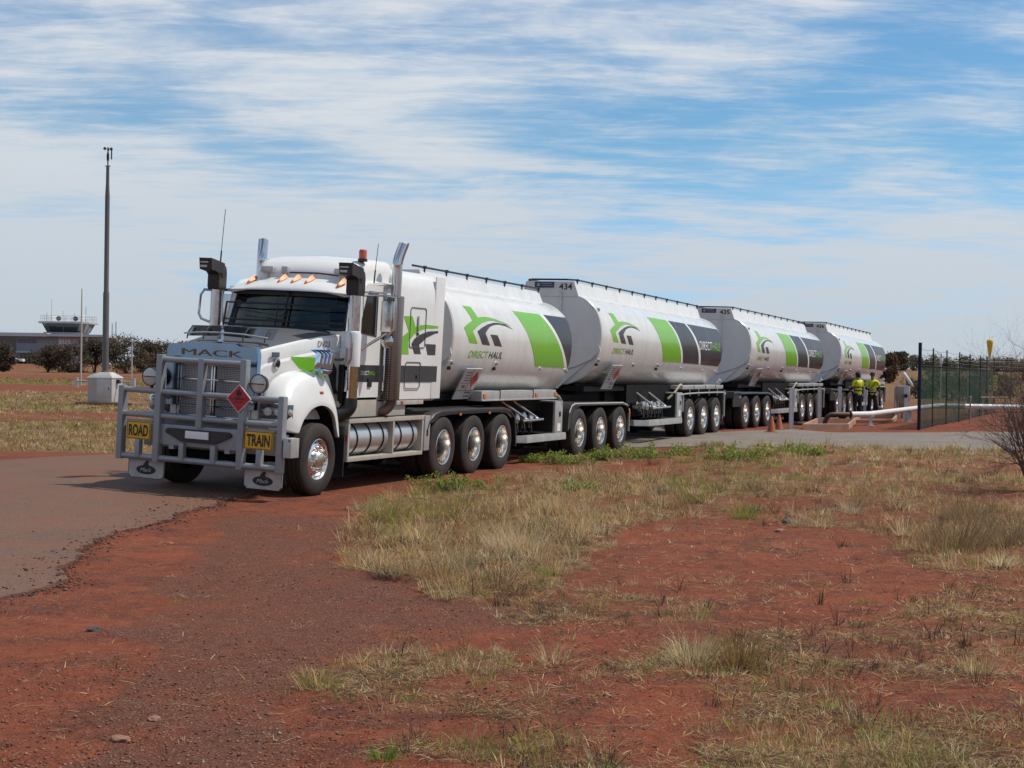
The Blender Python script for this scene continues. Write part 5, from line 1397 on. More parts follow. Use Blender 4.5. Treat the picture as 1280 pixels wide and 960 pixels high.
# loose stones: gravel on the red shoulder
def scatter_stones(n, fn_xy, smin, smax, name, mat, cols):
    xy = fn_xy(n); n = len(xy)
    ico = np.array([(1, 0, 0), (-1, 0, 0), (0, 1, 0), (0, -1, 0), (0, 0, 1), (0, 0, -1)], float)
    fc = np.array([(0, 2, 4), (2, 1, 4), (1, 3, 4), (3, 0, 4), (2, 0, 5), (1, 2, 5), (3, 1, 5), (0, 3, 5)])
    s = smin * (smax / smin) ** (RNG.random(n) ** 3.0)
    V = ico[None] * (0.65 + 0.6 * RNG.random((n, 6, 1))) * s[:, None, None]
    V[:, :, 2] *= 0.6
    a = RNG.random(n) * 6.28; ca, sa = np.cos(a)[:, None], np.sin(a)[:, None]
    X = V[:, :, 0] * ca - V[:, :, 1] * sa; Y = V[:, :, 0] * sa + V[:, :, 1] * ca
    z = base_z(xy[:, 0], xy[:, 1]) + gz(xy[:, 0], xy[:, 1])
    z = z + 0.012 * road_mask(xy[:, 0], xy[:, 1])
    W = np.stack([X + xy[:, :1], Y + xy[:, 1:], V[:, :, 2] + (z + s * 0.25)[:, None]], -1).reshape(-1, 3)
    F = (fc[None] + (np.arange(n) * 6)[:, None, None]).reshape(-1, 3)
    C = np.array(cols)[RNG.integers(0, len(cols), n)] * (0.7 + 0.6 * RNG.random((n, 1)))
    return big_mesh(name, W, F, np.repeat(C, 6, 0), mat)
def gz(x, y):
    """the ground mesh's small relief near the camera (same terms as build_ground)"""
    xl = (x - TO[0]) * LX[0] + (y - TO[1]) * LX[1]
    calm = smooth(1.5, 3.0, np.abs(xl))
    d, lit, gr = densities(x, y)
    return calm * (1 - np.maximum(road_mask(x, y), in_poly(x, y, _pad))) * (0.035 * fbm(x, y, 0.33, 3, 1) + 0.018 * fbm(x, y, 1.9, 3, 2) * (y < 60) + 0.007 * fbm(x, y, 7.0, 2, 4) * (y < 30)) + 0.05 * np.clip(d, 0, 1) * (0.5 + fbm(x, y, 1.1, 2, 6)) * (y < 45)
def big_mesh(name, V, F, C, mat):
    me = bpy.data.meshes.new(name)
    nv, nf, k = len(V), len(F), F.shape[1]
    me.vertices.add(nv); me.vertices.foreach_set('co', np.ascontiguousarray(V, np.float32).reshape(-1))
    me.loops.add(nf * k); me.loops.foreach_set('vertex_index', np.ascontiguousarray(F, np.int32).reshape(-1))
    me.polygons.add(nf); me.polygons.foreach_set('loop_start', np.arange(0, nf * k, k, dtype=np.int32))
    me.polygons.foreach_set('loop_total', np.full(nf, k, np.int32))
    at = me.attributes.new('Col', 'FLOAT_COLOR', 'POINT')
    C4 = np.ones((nv, 4), np.float32); C4[:, :3] = C; at.data.foreach_set('color', C4.reshape(-1))
    me.update(calc_edges=True); me.validate()
    me.materials.append(mat)
    return me
def attr_mat(name, rough=0.9, trans=0.0):
    m = bpy.data.materials.new(name); m.use_nodes = True; N = m.node_tree.nodes; L = m.node_tree.links
    a = N.new('ShaderNodeAttribute'); a.attribute_name = 'Col'
    b = N['Principled BSDF']; b.inputs['Roughness'].default_value = rough; b.inputs['Specular IOR Level'].default_value = 0.15
    L.new(a.outputs['Color'], b.inputs['Base Color'])
    if trans > 0:
        tr = N.new('ShaderNodeBsdfTranslucent'); L.new(a.outputs['Color'], tr.inputs[0])
        mx = N.new('ShaderNodeMixShader'); mx.inputs[0].default_value = trans
        L.new(b.outputs[0], mx.inputs[1]); L.new(tr.outputs[0], mx.inputs[2]); L.new(mx.outputs[0], N['Material Output'].inputs[0])
    return m
STONE = attr_mat('stone'); BLADE = attr_mat('grass_blade', 0.8, 0.42); LEAF = attr_mat('leaf', 0.6, 0.3); TWIG = attr_mat('twig', 0.9)

def view_pts(n, rmin, rmax, amax=21.5, pw=1.0):
    """random ground points over the photographed sector, area-weighted towards the camera"""
    r = rmin * (rmax / rmin) ** RNG.random(n); a = np.radians(RNG.uniform(-amax, amax, n))
    return np.stack([r * np.sin(a), r * np.cos(a)], -1)
def stone_pts(n):
    p = view_pts(n, 6.0, 30.0)
    keep = (road_mask(p[:, 0], p[:, 1]) < 0.5) & (fbm(p[:, 0], p[:, 1], 0.5, 3, 91) + 0.45 * in_poly(p[:, 0], p[:, 1], GRAVEL) > -0.05 + 0.5 * RNG.random(n))
    return p[keep]
me = scatter_stones(90000, stone_pts, 0.0022, 0.0135, 'loose_gravel', STONE, [(0.16, 0.06, 0.04), (0.11, 0.05, 0.04), (0.22, 0.11, 0.075), (0.09, 0.045, 0.035), (0.28, 0.19, 0.14), (0.21, 0.075, 0.04), (0.24, 0.13, 0.095)])
o = link('loose_gravel', me); tag(o, 'loose gravel strewn over the red dirt shoulder in front of the truck', 'gravel', kind='stuff')
def edge_pts(n):
    i = RNG.integers(0, len(_en) - 300, n); p = _en[i]
    return p + np.stack([np.where(RNG.random(n) < 0.3, -np.abs(RNG.normal(0, 0.28, n)), np.abs(RNG.normal(0.02, 0.12, n))), RNG.normal(0, 0.08, n)], -1)
me = scatter_stones(9000, edge_pts, 0.004, 0.026, 'road_crumbs', STONE, [(0.08, 0.05, 0.042), (0.06, 0.045, 0.04), (0.17, 0.06, 0.035), (0.15, 0.055, 0.034), (0.12, 0.085, 0.07)])
o = link('road_crumbs', me); tag(o, 'dark crumbs of broken asphalt along the ragged road edge', 'gravel', kind='stuff')
# single bigger stones
for px, py, s, lab in ((118, 782, 0.050, 'dark flat stone lying alone on the red shoulder at lower left'), (213, 669, 0.035, 'small orange stone on red dirt below the broken road edge'), (985, 654, 0.075, 'grey brown stone at the back edge of the bare red patch, the larger of two'), (150, 923, 0.040, 'pale reddish stone on the red dirt near the bottom left of the photo'), (193, 898, 0.030, 'small whitish stone right of and above the pale reddish one'), (975, 664, 0.055, 'sandy stone just in front of the grey brown one')):
    x, y = gp(px, py); bm = bmesh.new(); bmesh.ops.create_icosphere(bm, subdivisions=3, radius=1.0)
    for v in bm.verts:
        k = 1 + 0.35 * noise.noise(v.co * 1.4 + Vector((px, py, 0))) + 0.12 * noise.noise(v.co * 4 + Vector((py, 0, px))); v.co = Vector((v.co.x * s * k * 1.25, v.co.y * s * k, v.co.z * s * k * 0.45))
    me = bpy.data.meshes.new('stone'); bm.to_mesh(me); bm.free()
    c = (0.24, 0.12, 0.08) if px in (150, 193, 975) else ((0.28, 0.10, 0.05) if px == 213 else (0.07, 0.05, 0.048))
    me.materials.append(M('stone_%d' % px, c, 0.9, var=0.3, vscale=20, bump=0.4, bscale=40))
    o = link('stone', me, None, (x, y, bz(x, y) + float(gz(np.array([x]), np.array([y]))[0]) + s * 0.2), (0, 0, px)); tag(o, lab, 'stone', 'larger stones on the red dirt')
# ------------------------------------------------------------------ VEGETATION
def blades(xy, nb, hgt, rad, col, wid, zb, tilt=0.5, colvar=0.25, curl=0.35, flat=0.0):
    """grass blades for many tufts at once; arrays per tuft"""
    n = len(xy); idx = np.repeat(np.arange(n), nb); m = len(idx)
    az = RNG.random(m) * 2 * np.pi; rr = rad[idx] * np.sqrt(RNG.random(m)) * 0.55
    t = np.abs(RNG.normal(0, tilt, m)) + 0.35 * rr / np.maximum(rad[idx], 1e-4)
    t = np.clip(t, 0.02, 1.45) if flat == 0 else np.pi / 2 - np.abs(RNG.normal(0, flat, m))
    L_ = hgt[idx] * (0.45 + 0.75 * RNG.random(m))
    bx = xy[idx, 0] + rr * np.cos(az + RNG.normal(0, 0.6, m)); by = xy[idx, 1] + rr * np.sin(az + RNG.normal(0, 0.6, m)); bz_ = zb[idx] - 0.008
    d1 = np.stack([np.sin(t) * np.cos(az), np.sin(t) * np.sin(az), np.cos(t)], -1)
    t2 = np.clip(t + np.abs(RNG.normal(0, curl, m)), 0, 1.9 if flat == 0 else 1.6)
    d2 = np.stack([np.sin(t2) * np.cos(az), np.sin(t2) * np.sin(az), np.cos(t2)], -1)
    w = wid[idx] * (0.6 + 0.8 * RNG.random(m))
    wa = RNG.random(m) * 2 * np.pi
    wv = np.stack([np.cos(wa), np.sin(wa), np.zeros(m)], -1) * w[:, None] * 0.5
    B = np.stack([bx, by, bz_], -1); Mi = B + d1 * (L_ * 0.55)[:, None]; T = Mi + d2 * (L_ * 0.45)[:, None]
    Mi[:, 2] = np.maximum(Mi[:, 2], bz_ + 0.010); T[:, 2] = np.maximum(T[:, 2], bz_ + 0.010)
    V = np.stack([B - wv, B + wv, Mi - wv * 0.8, Mi + wv * 0.8, T], 1).reshape(-1, 3)
    F = (np.array([(0, 1, 3), (0, 3, 2), (2, 3, 4)])[None] + (np.arange(m) * 5)[:, None, None]).reshape(-1, 3)
    C = col[idx] * (1 + colvar * RNG.normal(0, 1, (m, 1))) * (1 + 0.06 * RNG.normal(0, 1, (m, 3)))
    C = np.clip(C, 0.01, 0.8)
    return V, F, np.repeat(C, 5, 0)
def join(parts):
    V = []; F = []; C = []; o = 0
    for v, f, c in parts: V.append(v); F.append(f + o); C.append(c); o += len(v)
    return np.vstack(V), np.vstack(F), np.vstack(C)
def zg(xy): return base_z(xy[:, 0], xy[:, 1]) + gz(xy[:, 0], xy[:, 1])
def pick(pal, n, var=0.15):
    p = np.array(pal)[RNG.integers(0, len(pal), n)]
    return p * (1 + var * RNG.normal(0, 1, (n, 1)))
STRAW = [(0.50, 0.345, 0.160), (0.56, 0.405, 0.215), (0.37, 0.235, 0.110), (0.60, 0.46, 0.275), (0.26, 0.15, 0.078)]
OLIVE = [(0.27, 0.245, 0.075), (0.32, 0.285, 0.10), (0.21, 0.21, 0.055)]
FRESH = [(0.17, 0.26, 0.035), (0.22, 0.30, 0.055)]
DEADC = [(0.085, 0.055, 0.040), (0.12, 0.08, 0.06), (0.06, 0.045, 0.036)]

def area_pts(n, x0, x1, y0, y1):
    return np.stack([RNG.uniform(x0, x1, n), RNG.uniform(y0, y1, n)], -1)
# main dry grass right of the truck
pts = []
for y0, y1, dens in ((8, 14, 60), (14, 20, 56), (20, 28, 36), (28, 40, 20)):
    x0, x1 = -0.12 * y1 - 1, 0.40 * y1
    p = area_pts(int(dens * (x1 - x0) * (y1 - y0)), x0, x1, y0, y1)
    pts.append(p)
p = np.vstack(pts); d, lit, gr = densities(p[:, 0], p[:, 1])
u_ = (p - TO) @ LY; l_ = (p - TO) @ LX
clump = fbm(p[:, 0], p[:, 1], 1.3, 3, 77)
keep = (RNG.random(len(p)) < np.clip(d * (0.62 + 0.9 * clump), 0.0, 1)) & ((l_ > 1.9) | (u_ < -2)) & (road_mask(p[:, 0], p[:, 1]) < .5)
P = p[keep]; D = d[keep]; Gm = gr[keep]; CL = clump[keep]; n = len(P)
col = pick(STRAW, n); ol = (RNG.random(n) < 0.05 + 0.30 * Gm); col[ol] = pick(OLIVE, ol.sum())
fr = RNG.random(n) < 0.02 + 0.10 * Gm; col[fr] = pick(FRESH, fr.sum())
h = (0.06 + 0.20 * RNG.random(n) ** 1.9) * (0.75 + 0.35 * np.clip(D, 0, 1.3)) * (1 + 0.5 * np.clip(CL, -0.6, 1))
nb = RNG.integers(12, 26, n); r_ = np.hypot(P[:, 0], P[:, 1])
V, F, C = blades(P, nb, h, 0.08 + 0.12 * RNG.random(n), col, 0.0032 + 0.00017 * r_, zg(P), 0.80)
o = link('dry_grass', big_mesh('dry_grass', V, F, C, BLADE)); tag(o, 'dry straw coloured grass covering the verge to the right of the truck', 'grass', kind='stuff')

# bigger tufts that give the verge its clumps
p = np.vstack([area_pts(int(dn * (0.42 * y1 + 3) * (y1 - y0)), -0.12 * y1 - 1, 0.40 * y1, y0, y1) for y0, y1, dn in ((11, 16, 7), (16, 24, 6), (24, 40, 3.4))])
d, lit, gr = densities(p[:, 0], p[:, 1]); cl = fbm(p[:, 0], p[:, 1], 0.8, 3, 57); u_ = (p - TO) @ LY; l_ = (p - TO) @ LX
keep = (RNG.random(len(p)) < np.clip(d * (0.42 + 1.3 * cl), 0, 1)) & ((l_ > 2.2) | (u_ < -2)); P = p[keep]; n = len(P); Gm = gr[keep]; r_ = np.hypot(P[:, 0], P[:, 1])
col = pick(STRAW + [(0.26, 0.17, 0.09), (0.40, 0.34, 0.22)], n, 0.22); ol = RNG.random(n) < 0.05 + 0.25 * Gm; col[ol] = pick(OLIVE, ol.sum())
V1 = blades(P, RNG.integers(50, 110, n), 0.10 + 0.17 * RNG.random(n) ** 1.5, 0.12 + 0.16 * RNG.random(n), col, 0.0034 + 0.00015 * r_, zg(P), 0.88)
dk = RNG.random(n) < 0.5; P2 = P[dk] + RNG.normal(0, 0.12, (dk.sum(), 2)); n2 = len(P2)
V2 = blades(P2, np.full(n2, 26), 0.05 + 0.10 * RNG.random(n2), 0.12 + 0.10 * RNG.random(n2), pick(DEADC, n2), 0.0036 + 0.00015 * r_[dk], zg(P2), 0.9)
o = link('tussock_grass', big_mesh('tussock_grass', *join([V1, V2]), BLADE)); tag(o, 'shaggy straw tussocks and dark dead growth standing up out of the verge grass', 'grass', kind='stuff')

# litter: straw lying flat, thin stalks, dark dead bits
p = view_pts(150000, 6.3, 26, 21.5); d, lit, gr = densities(p[:, 0], p[:, 1])
cl = fbm(p[:, 0], p[:, 1], 2.2, 3, 13)
w8 = np.clip(lit * (0.40 + 1.5 * cl) + 0.30 * np.clip(d, 0, 1), 0, 1) + 0.010
w8 = np.maximum(w8, 0.18 * (p[:, 0] > 0.02 * p[:, 1]) * (p[:, 1] < 16) * (0.6 + cl))
keep = (RNG.random(len(p)) < w8) & (road_mask(p[:, 0], p[:, 1]) < .5); P = p[keep]; n = len(P); r_ = np.hypot(P[:, 0], P[:, 1])
col = pick(STRAW + STRAW + DEADC + DEADC, n, 0.25)
V1 = blades(P, np.full(n, 3), 0.05 + 0.13 * RNG.random(n), np.full(n, 0.08), col, 0.0022 + 0.00018 * r_, zg(P) + 0.010, flat=0.10, colvar=0.3)
o = link('straw_litter', big_mesh('straw_litter', *V1, BLADE)); tag(o, 'flattened straw and dead stalks littering the red dirt in the foreground', 'plant litter', kind='stuff')
# sparse low tufts in the litter patches
p = view_pts(22000, 6.3, 20, 21.5); d, lit, gr = densities(p[:, 0], p[:, 1]); cl = fbm(p[:, 0], p[:, 1], 1.1, 3, 19) * 1.3
keep = (RNG.random(len(p)) < np.clip(lit * (0.25 + 1.0 * cl), 0, 1) * 0.8 + 0.006) & (road_mask(p[:, 0], p[:, 1]) < .5); P = p[keep]; n = len(P); r_ = np.hypot(P[:, 0], P[:, 1]); g_ = gr[keep]
col = pick(STRAW, n); ol = RNG.random(n) < 0.2 + 0.45 * g_; col[ol] = pick(OLIVE, ol.sum()); fr = RNG.random(n) < 0.04 + 0.14 * g_; col[fr] = pick(FRESH, fr.sum())
V1 = blades(P, RNG.integers(10, 30, n), 0.035 + 0.10 * RNG.random(n) ** 2, 0.05 + 0.10 * RNG.random(n), col, 0.0026 + 0.00014 * r_, zg(P), 0.95)
# dark dead sprigs
p = view_pts(4200, 6.5, 22, 21.5); d, lit, gr = densities(p[:, 0], p[:, 1]); cl = fbm(p[:, 0], p[:, 1], 0.9, 3, 23)
keep = (RNG.random(len(p)) < np.clip(np.maximum(lit, 0.25 * (p[:, 0] > 1)) * (0.25 + 1.0 * cl), 0, 1) * 0.55) & (p[:, 0] > -1.6); P = p[keep]; n = len(P); r_ = np.hypot(P[:, 0], P[:, 1])
V2 = blades(P, RNG.integers(6, 22, n), 0.06 + 0.15 * RNG.random(n) ** 2, 0.03 + 0.08 * RNG.random(n), pick(DEADC, n), 0.0030 + 0.00016 * r_, zg(P), 0.6, curl=0.6)
o = link('sparse_tufts', big_mesh('sparse_tufts', *join([V1, V2]), BLADE)); tag(o, 'thin scattered tufts and dark dead sprigs over the bare red dirt in the foreground', 'grass', kind='stuff')

# grass of the field beyond the road on the left
pts = []
for y0, y1, dens in ((31, 45, 16.0), (45, 65, 8), (65, 92, 4), (121, 168, 0.8)):
    x0, x1 = -0.42 * y1, (1.3 * (y1 - 31) - 5.5 if y1 < 100 else 0.0)
    x1 = min(x1, 0.33 * y1 - 18)
    p = area_pts(int(dens * (x1 - x0) * (y1 - y0)), x0, x1, y0, y1)
    u_ = (p - TO) @ LY; l_ = (p - TO) @ LX
    ok = (RNG.random(len(p)) < left_field(p[:, 0], p[:, 1])) & (l_ < -3.2) & (road_mask(p[:, 0], p[:, 1]) < .5)
    pts.append(p[ok])
P = np.vstack(pts); n = len(P); r_ = np.hypot(P[:, 0], P[:, 1])
gm = fbm(P[:, 0], P[:, 1], 0.12, 2, 41)
col = pick(STRAW, n); ol = RNG.random(n) < np.where(P[:, 1] > 110, 0.95, 0.34 + 0.6 * gm); col[ol] = pick(OLIVE, ol.sum())
V, F, C = blades(P, RNG.integers(8, 15, n), (0.05 + 0.13 * RNG.random(n) ** 1.6) * np.where(P[:, 1] > 110, 1.7, 1), 0.10 + 0.14 * RNG.random(n) + 0.001 * r_, col, 0.0035 + 0.00035 * r_, base_z(P[:, 0], P[:, 1]), 0.95)
o = link('field_grass', big_mesh('field_grass', V, F, C, BLADE)); tag(o, 'short tan and green grass of the open field beyond the road on the left', 'grass', kind='stuff')

# single prominent tufts
def tuft_thing(px, py, h, rad, nb, pal, lab, cat='grass tuft', tilt=0.72, extra=None):
    x, y = gp(px, py); xy = np.zeros((1, 2)); z = zg(np.array([[x, y]]))
    parts = [blades(xy, np.array([nb]), np.array([h]), np.array([rad]), pick(pal, 1, 0.05), np.array([0.0042]), np.array([0.0]), tilt)]
    if extra: parts.append(blades(xy, np.array([extra[1]]), np.array([h * 0.9]), np.array([rad]), pick(extra[0], 1, 0.05), np.array([0.004]), np.array([0.0]), tilt))
    o = link('grass_tuft', big_mesh('grass_tuft', *join(parts), BLADE), None, (x, y, float(z[0]))); tag(o, lab, cat, 'tufts standing out on the red dirt')
for a in ((398, 858, 0.17, 0.20, 150, STRAW[:2], 'low straw and green tuft alone at the left end of the foreground litter', (FRESH, 60)),
          (692, 828, 0.20, 0.17, 130, STRAW[:2], 'small straw tuft between the two bare red hollows in the middle foreground', None),
          (868, 832, 0.26, 0.22, 260, STRAW[1:4], 'pale straw tuft just left of the reddish brown one', (OLIVE, 40)),
          (925, 835, 0.30, 0.20, 300, [(0.26, 0.15, 0.06), (0.23, 0.14, 0.06)], 'tall reddish brown tuft, tallest in the right foreground', None),
          (1225, 842, 0.19, 0.20, 150, STRAW[:2], 'straw tuft on the red dirt near the right edge, below the big tan clumps', None),
          (700, 642, 0.34, 0.34, 420, STRAW[1:4], 'pale dense straw clump in the middle of the verge behind the bare red patch', None),
          (648, 690, 0.36, 0.42, 520, STRAW[1:4], 'broad bleached straw clump at the front of the grass verge', None),
          (450, 702, 0.26, 0.24, 220, STRAW[:2], 'yellowish tuft at the left tip of the verge beside the gravel', None),
          (520, 672, 0.30, 0.26, 260, STRAW[:3], 'straw tuft behind the yellowish one at the left tip of the verge', None),
          (930, 648, 0.24, 0.26, 200, FRESH, 'bright green tuft at the back edge of the bare red patch', (STRAW, 60)),
          (478, 950, 0.12, 0.10, 90, [(0.15, 0.28, 0.04)], 'fresh green sprout at the bottom edge of the picture', None),
          (480, 648, 0.42, 0.30, 260, OLIVE, 'green olive grass tuft in front of the drive wheels', (STRAW, 100)),
          (748, 762, 0.20, 0.20, 120, STRAW[:3], 'sparse straw tuft at the front corner of the verge on bare dirt', None),
          (1190, 690, 0.50, 0.55, 700, [(0.27, 0.18, 0.10), (0.25, 0.17, 0.095)], 'largest tan brown grass clump, near the right edge', None),
          (1255, 680, 0.48, 0.50, 600, [(0.28, 0.20, 0.11), (0.24, 0.17, 0.10)], 'tan grass clump at the right edge, right of the largest one', None),
          (1215, 655, 0.45, 0.50, 480, [(0.28, 0.18, 0.09), (0.24, 0.16, 0.09)], 'tan grass clump behind the two big ones at the right edge', None)):
    tuft_thing(*a[:6], a[6], extra=a[7])

# green leafy low shrubs
def leafy(n, cx, cy, cz, lsz, pal, var=0.3):
    """n small leaf quads at given centres"""
    a = RNG.normal(0, 1, (n, 3)); a /= np.linalg.norm(a, axis=1)[:, None]
    b = np.cross(a, RNG.normal(0, 1, (n, 3))); b /= np.maximum(1e-6, np.linalg.norm(b, axis=1))[:, None]
    s = lsz * (0.6 + 0.8 * RNG.random((n, 1)))
    P = np.stack([cx, cy, cz], -1)
    V = np.stack([P - a * s, P + b * s * 0.45, P + a * s, P - b * s * 0.45], 1).reshape(-1, 3)
    F = (np.array([(0, 1, 2), (0, 2, 3)])[None] + (np.arange(n) * 4)[:, None, None]).reshape(-1, 3)
    C = np.clip(pick(pal, n, var), 0.008, 0.7)
    return V, F, np.repeat(C, 4, 0)
GREENL = [(0.23, 0.29, 0.05), (0.28, 0.33, 0.075), (0.16, 0.21, 0.04), (0.32, 0.35, 0.11)]
def low_shrub(px, py, w, h, lab, dep=0.55):
    x, y = gp(px, py); root = thing('low_green_shrub', lab, 'shrub', (x, y, bz(x, y) + float(gz(np.array([x]), np.array([y]))[0])), (0, 0, 0), 'leafy green shrubs along the verge')
    ns = int(10 + w * 15); leaf = []; m = MB()
    for k in range(ns):
        ox = RNG.normal(0, w * 0.24); oy = RNG.normal(0, w * 0.24 * dep); a = RNG.random() * 6.28; ln = (0.45 + 0.6 * RNG.random()) * h * 1.6; el = RNG.uniform(0.25, 1.1)
        q = [Vector((ox, oy, 0)) + Vector((math.cos(a) * math.cos(el) * ln * t, math.sin(a) * math.cos(el) * ln * t, math.sin(el) * ln * t * (1 - 0.3 * t))) for t in (0, 0.5, 1)]
        m.tube([Vector((0, 0, -0.01)), Vector((ox * 0.9, oy * 0.9, 0.012))] + q[1:], [0.006, 0.006, 0.004, 0.002], 3)
        nl = 70; t = RNG.random(nl) * 0.95 + 0.1
        c = np.array([[*q[0].lerp(q[2], float(min(1, s)))] for s in t]) + RNG.normal(0, 0.035, (nl, 3)); c[:, 2] += 0.12 * h * np.sin(np.pi * np.clip(t, 0, 1))
        leaf.append(c)
    c = np.vstack(leaf); c[:, 2] = np.maximum(c[:, 2], 0.01)
    m.build('stem', M('shrub_stem', (0.10, 0.08, 0.04), 0.8) if 'shrub_stem' not in MATS else MATS['shrub_stem'], root)
    link('foliage', big_mesh('foliage', *leafy(len(c), c[:, 0], c[:, 1], c[:, 2], 0.023, GREENL), LEAF), root)
for a in ((570, 609, 0.80, 0.30, 'green feathery shrub right in front of the rear drive wheels'),
          (706, 579, 0.95, 0.26, 'green shrub in front of the first tanker side guard, left of a long row'),
          (752, 577, 0.80, 0.28, 'green shrub before the first tanker rear wheels'),
          (808, 575, 1.10, 0.30, 'long green shrub on the gravel edge just right of the first tanker rear wheels'),
          (850, 572, 0.70, 0.22, 'small green shrub between the two long ones on the gravel edge'),
          (918, 576, 1.40, 0.36, 'largest green shrub, on the gravel edge below the third tanker dolly'),
          (993, 571, 1.10, 0.28, 'green shrub on the gravel edge below the orange cones'),
          (1012, 574, 0.70, 0.22, 'rightmost green shrub on the gravel edge, touching the one below the cones'),
          (728, 611, 0.60, 0.16, 'flat green shrub in the straw in front of the row'),
          (665, 577, 0.50, 0.16, 'little green shrub at the left end of the row')):
    low_shrub(*a)

# bare grey bush at the right edge
def bare_bush(x, y, H, seed, lab):
    rnd = random.Random(seed); m = MB()
    def grow(p, d, L_, r, lev):
        n = 4; pts = [p]; rr = [r]
        for k in range(n):
            d = (d + Vector((rnd.gauss(0, .16), rnd.gauss(0, .16), rnd.gauss(0.03, .12)))).normalized(); pts.append(pts[-1] + d * L_ / n); rr.append(r * (1 - 0.5 * (k + 1) / n))
        m.tube(pts, rr, 4 if lev else 6)
        if lev < 4:
            for k in range(3):
                i = rnd.randint(1, n); grow(pts[i], (d + Vector((rnd.gauss(0, .6), rnd.gauss(0, .6), rnd.gauss(0.1, .4)))).normalized(), L_ * rnd.uniform(0.5, 0.78), rr[i] * 0.75, lev + 1)
    for k in range(28):
        a = k * 0.9 + rnd.random(); grow(Vector((0, 0, 0)), Vector((math.cos(a) * 0.22, math.sin(a) * 0.22, 1)).normalized(), H * 0.42, 0.013, 0)
    o = m.build('bare_bush', M('bare_twig', (0.14, 0.092, 0.076), 0.9, var=0.2), None); o.location = (x, y, bz(x, y)); tag(o, lab, 'bush'); return o
bare_bush(xat(1294, 24.0), 24.0, 3.3, 5, 'leafless grey brown bush reaching in at the right edge of the photo')

# trees: tapered trunk and limbs, crown of leaf clumps
def tree(x, y, H, W, lab, pal, lsz, group, name='bush_tree', nl=2600, base=0.12, trunk=(0.05, 0.04, 0.035), nstem=4, seed=0, low=0.25):
    rnd = random.Random(seed * 7 + 1); root = thing(name, lab, 'tree', (x, y, bz(x, y)), (0, 0, 0), group)
    m = MB(); cl = []
    for k in range(nstem):
        a = 6.28 * k / nstem + rnd.random(); sp = W * 0.30 * rnd.uniform(0.4, 1.0) * (0 if nstem == 1 else 1)
        p = [Vector((0.15 * math.cos(a), 0.15 * math.sin(a), -0.1)), Vector((sp * 0.4 * math.cos(a), sp * 0.4 * math.sin(a), H * 0.28)), Vector((sp * math.cos(a), sp * math.sin(a), H * 0.6)), Vector((sp * 1.2 * math.cos(a), sp * 1.2 * math.sin(a), H * 0.85))]
        m.tube(catmull(p, 3), [base * (1 - 0.08 * i) for i in range(10)], 6)
        for q in range(4):
            f = rnd.uniform(0.3, 0.9); o_ = p[1].lerp(p[3], f); b = rnd.random() * 6.28; e = o_ + Vector((math.cos(b) * W * 0.22, math.sin(b) * W * 0.22, H * 0.14)); m.tube([o_, e], [base * 0.4, base * 0.15], 4)
    for k in range(34):
        th = rnd.random() * 6.28; r = math.sqrt(rnd.random()); zt = rnd.uniform(low, 0.97); wz = math.sin(math.pi * min(1, (zt - low + 0.10) / (1.12 - low))) ** 0.6
        cl.append((r * W * 0.5 * wz * math.cos(th), r * W * 0.5 * wz * math.sin(th), zt * H, rnd.uniform(0.10, 0.20) * W, rnd.uniform(0.6, 1.35)))
    per = nl // len(cl); cs = []; kc = []
    for c in cl:
        q = RNG.normal(0, 1, (per, 3)) * c[3] * np.array([0.6, 0.6, 0.45]) + np.array(c[:3]); cs.append(q); kc += [c[4]] * per
    c = np.vstack(cs); c[:, 2] = np.maximum(c[:, 2], 0.05 * H)
    V, F, Cc = leafy(len(c), c[:, 0], c[:, 1], c[:, 2], lsz, pal, 0.25); Cc = np.clip(Cc * np.repeat(np.array(kc), 4)[:, None], 0.006, 0.6)
    m.build('trunk', MATS.get('bark_dark') or M('bark_dark', trunk, 0.9, var=0.3), root)
    link('crown', big_mesh('crown', V, F, Cc, LEAF), root)
    return root
DARKL = [(0.095, 0.078, 0.050), (0.12, 0.090, 0.062), (0.080, 0.072, 0.045), (0.13, 0.088, 0.064)]
SCRUB = [(0.095, 0.095, 0.060), (0.115, 0.105, 0.066), (0.135, 0.11, 0.072), (0.075, 0.08, 0.05)]
for k, (px, w, top, Y, lab) in enumerate(((4, 24, 431, 285, 'dark bush tree at the far left edge in front of the terminal'), (60, 34, 434, 288, 'dark round bush in front of the terminal door'),
        (88, 36, 433, 284, 'dark bush below the right end of the terminal, left of the mast'), (118, 26, 425, 292, 'loose dark tree directly behind the mast cabinet'), (157, 46, 421, 286, 'largest dark tree, right of the mast'),
        (183, 30, 428, 296, 'dark tree showing above the left driving lamp'), (205, 34, 433, 300, 'dark tree just behind the left side of the truck grille'), (232, 30, 436, 310, 'dark tree mostly hidden behind the truck bonnet'))):
    hor = 454.5 + (px - 70) * 0.0148; H = CAM_H + (hor - top) * Y / F_PX
    tree(xat(px, Y), Y, H * 0.97, w * Y / F_PX * 1.25, lab, DARKL, 0.21, 'dark trees in front of the terminal', seed=k + 1, nl=5000, low=(0.10, 0.22, 0.14, 0.30, 0.16)[k % 5])
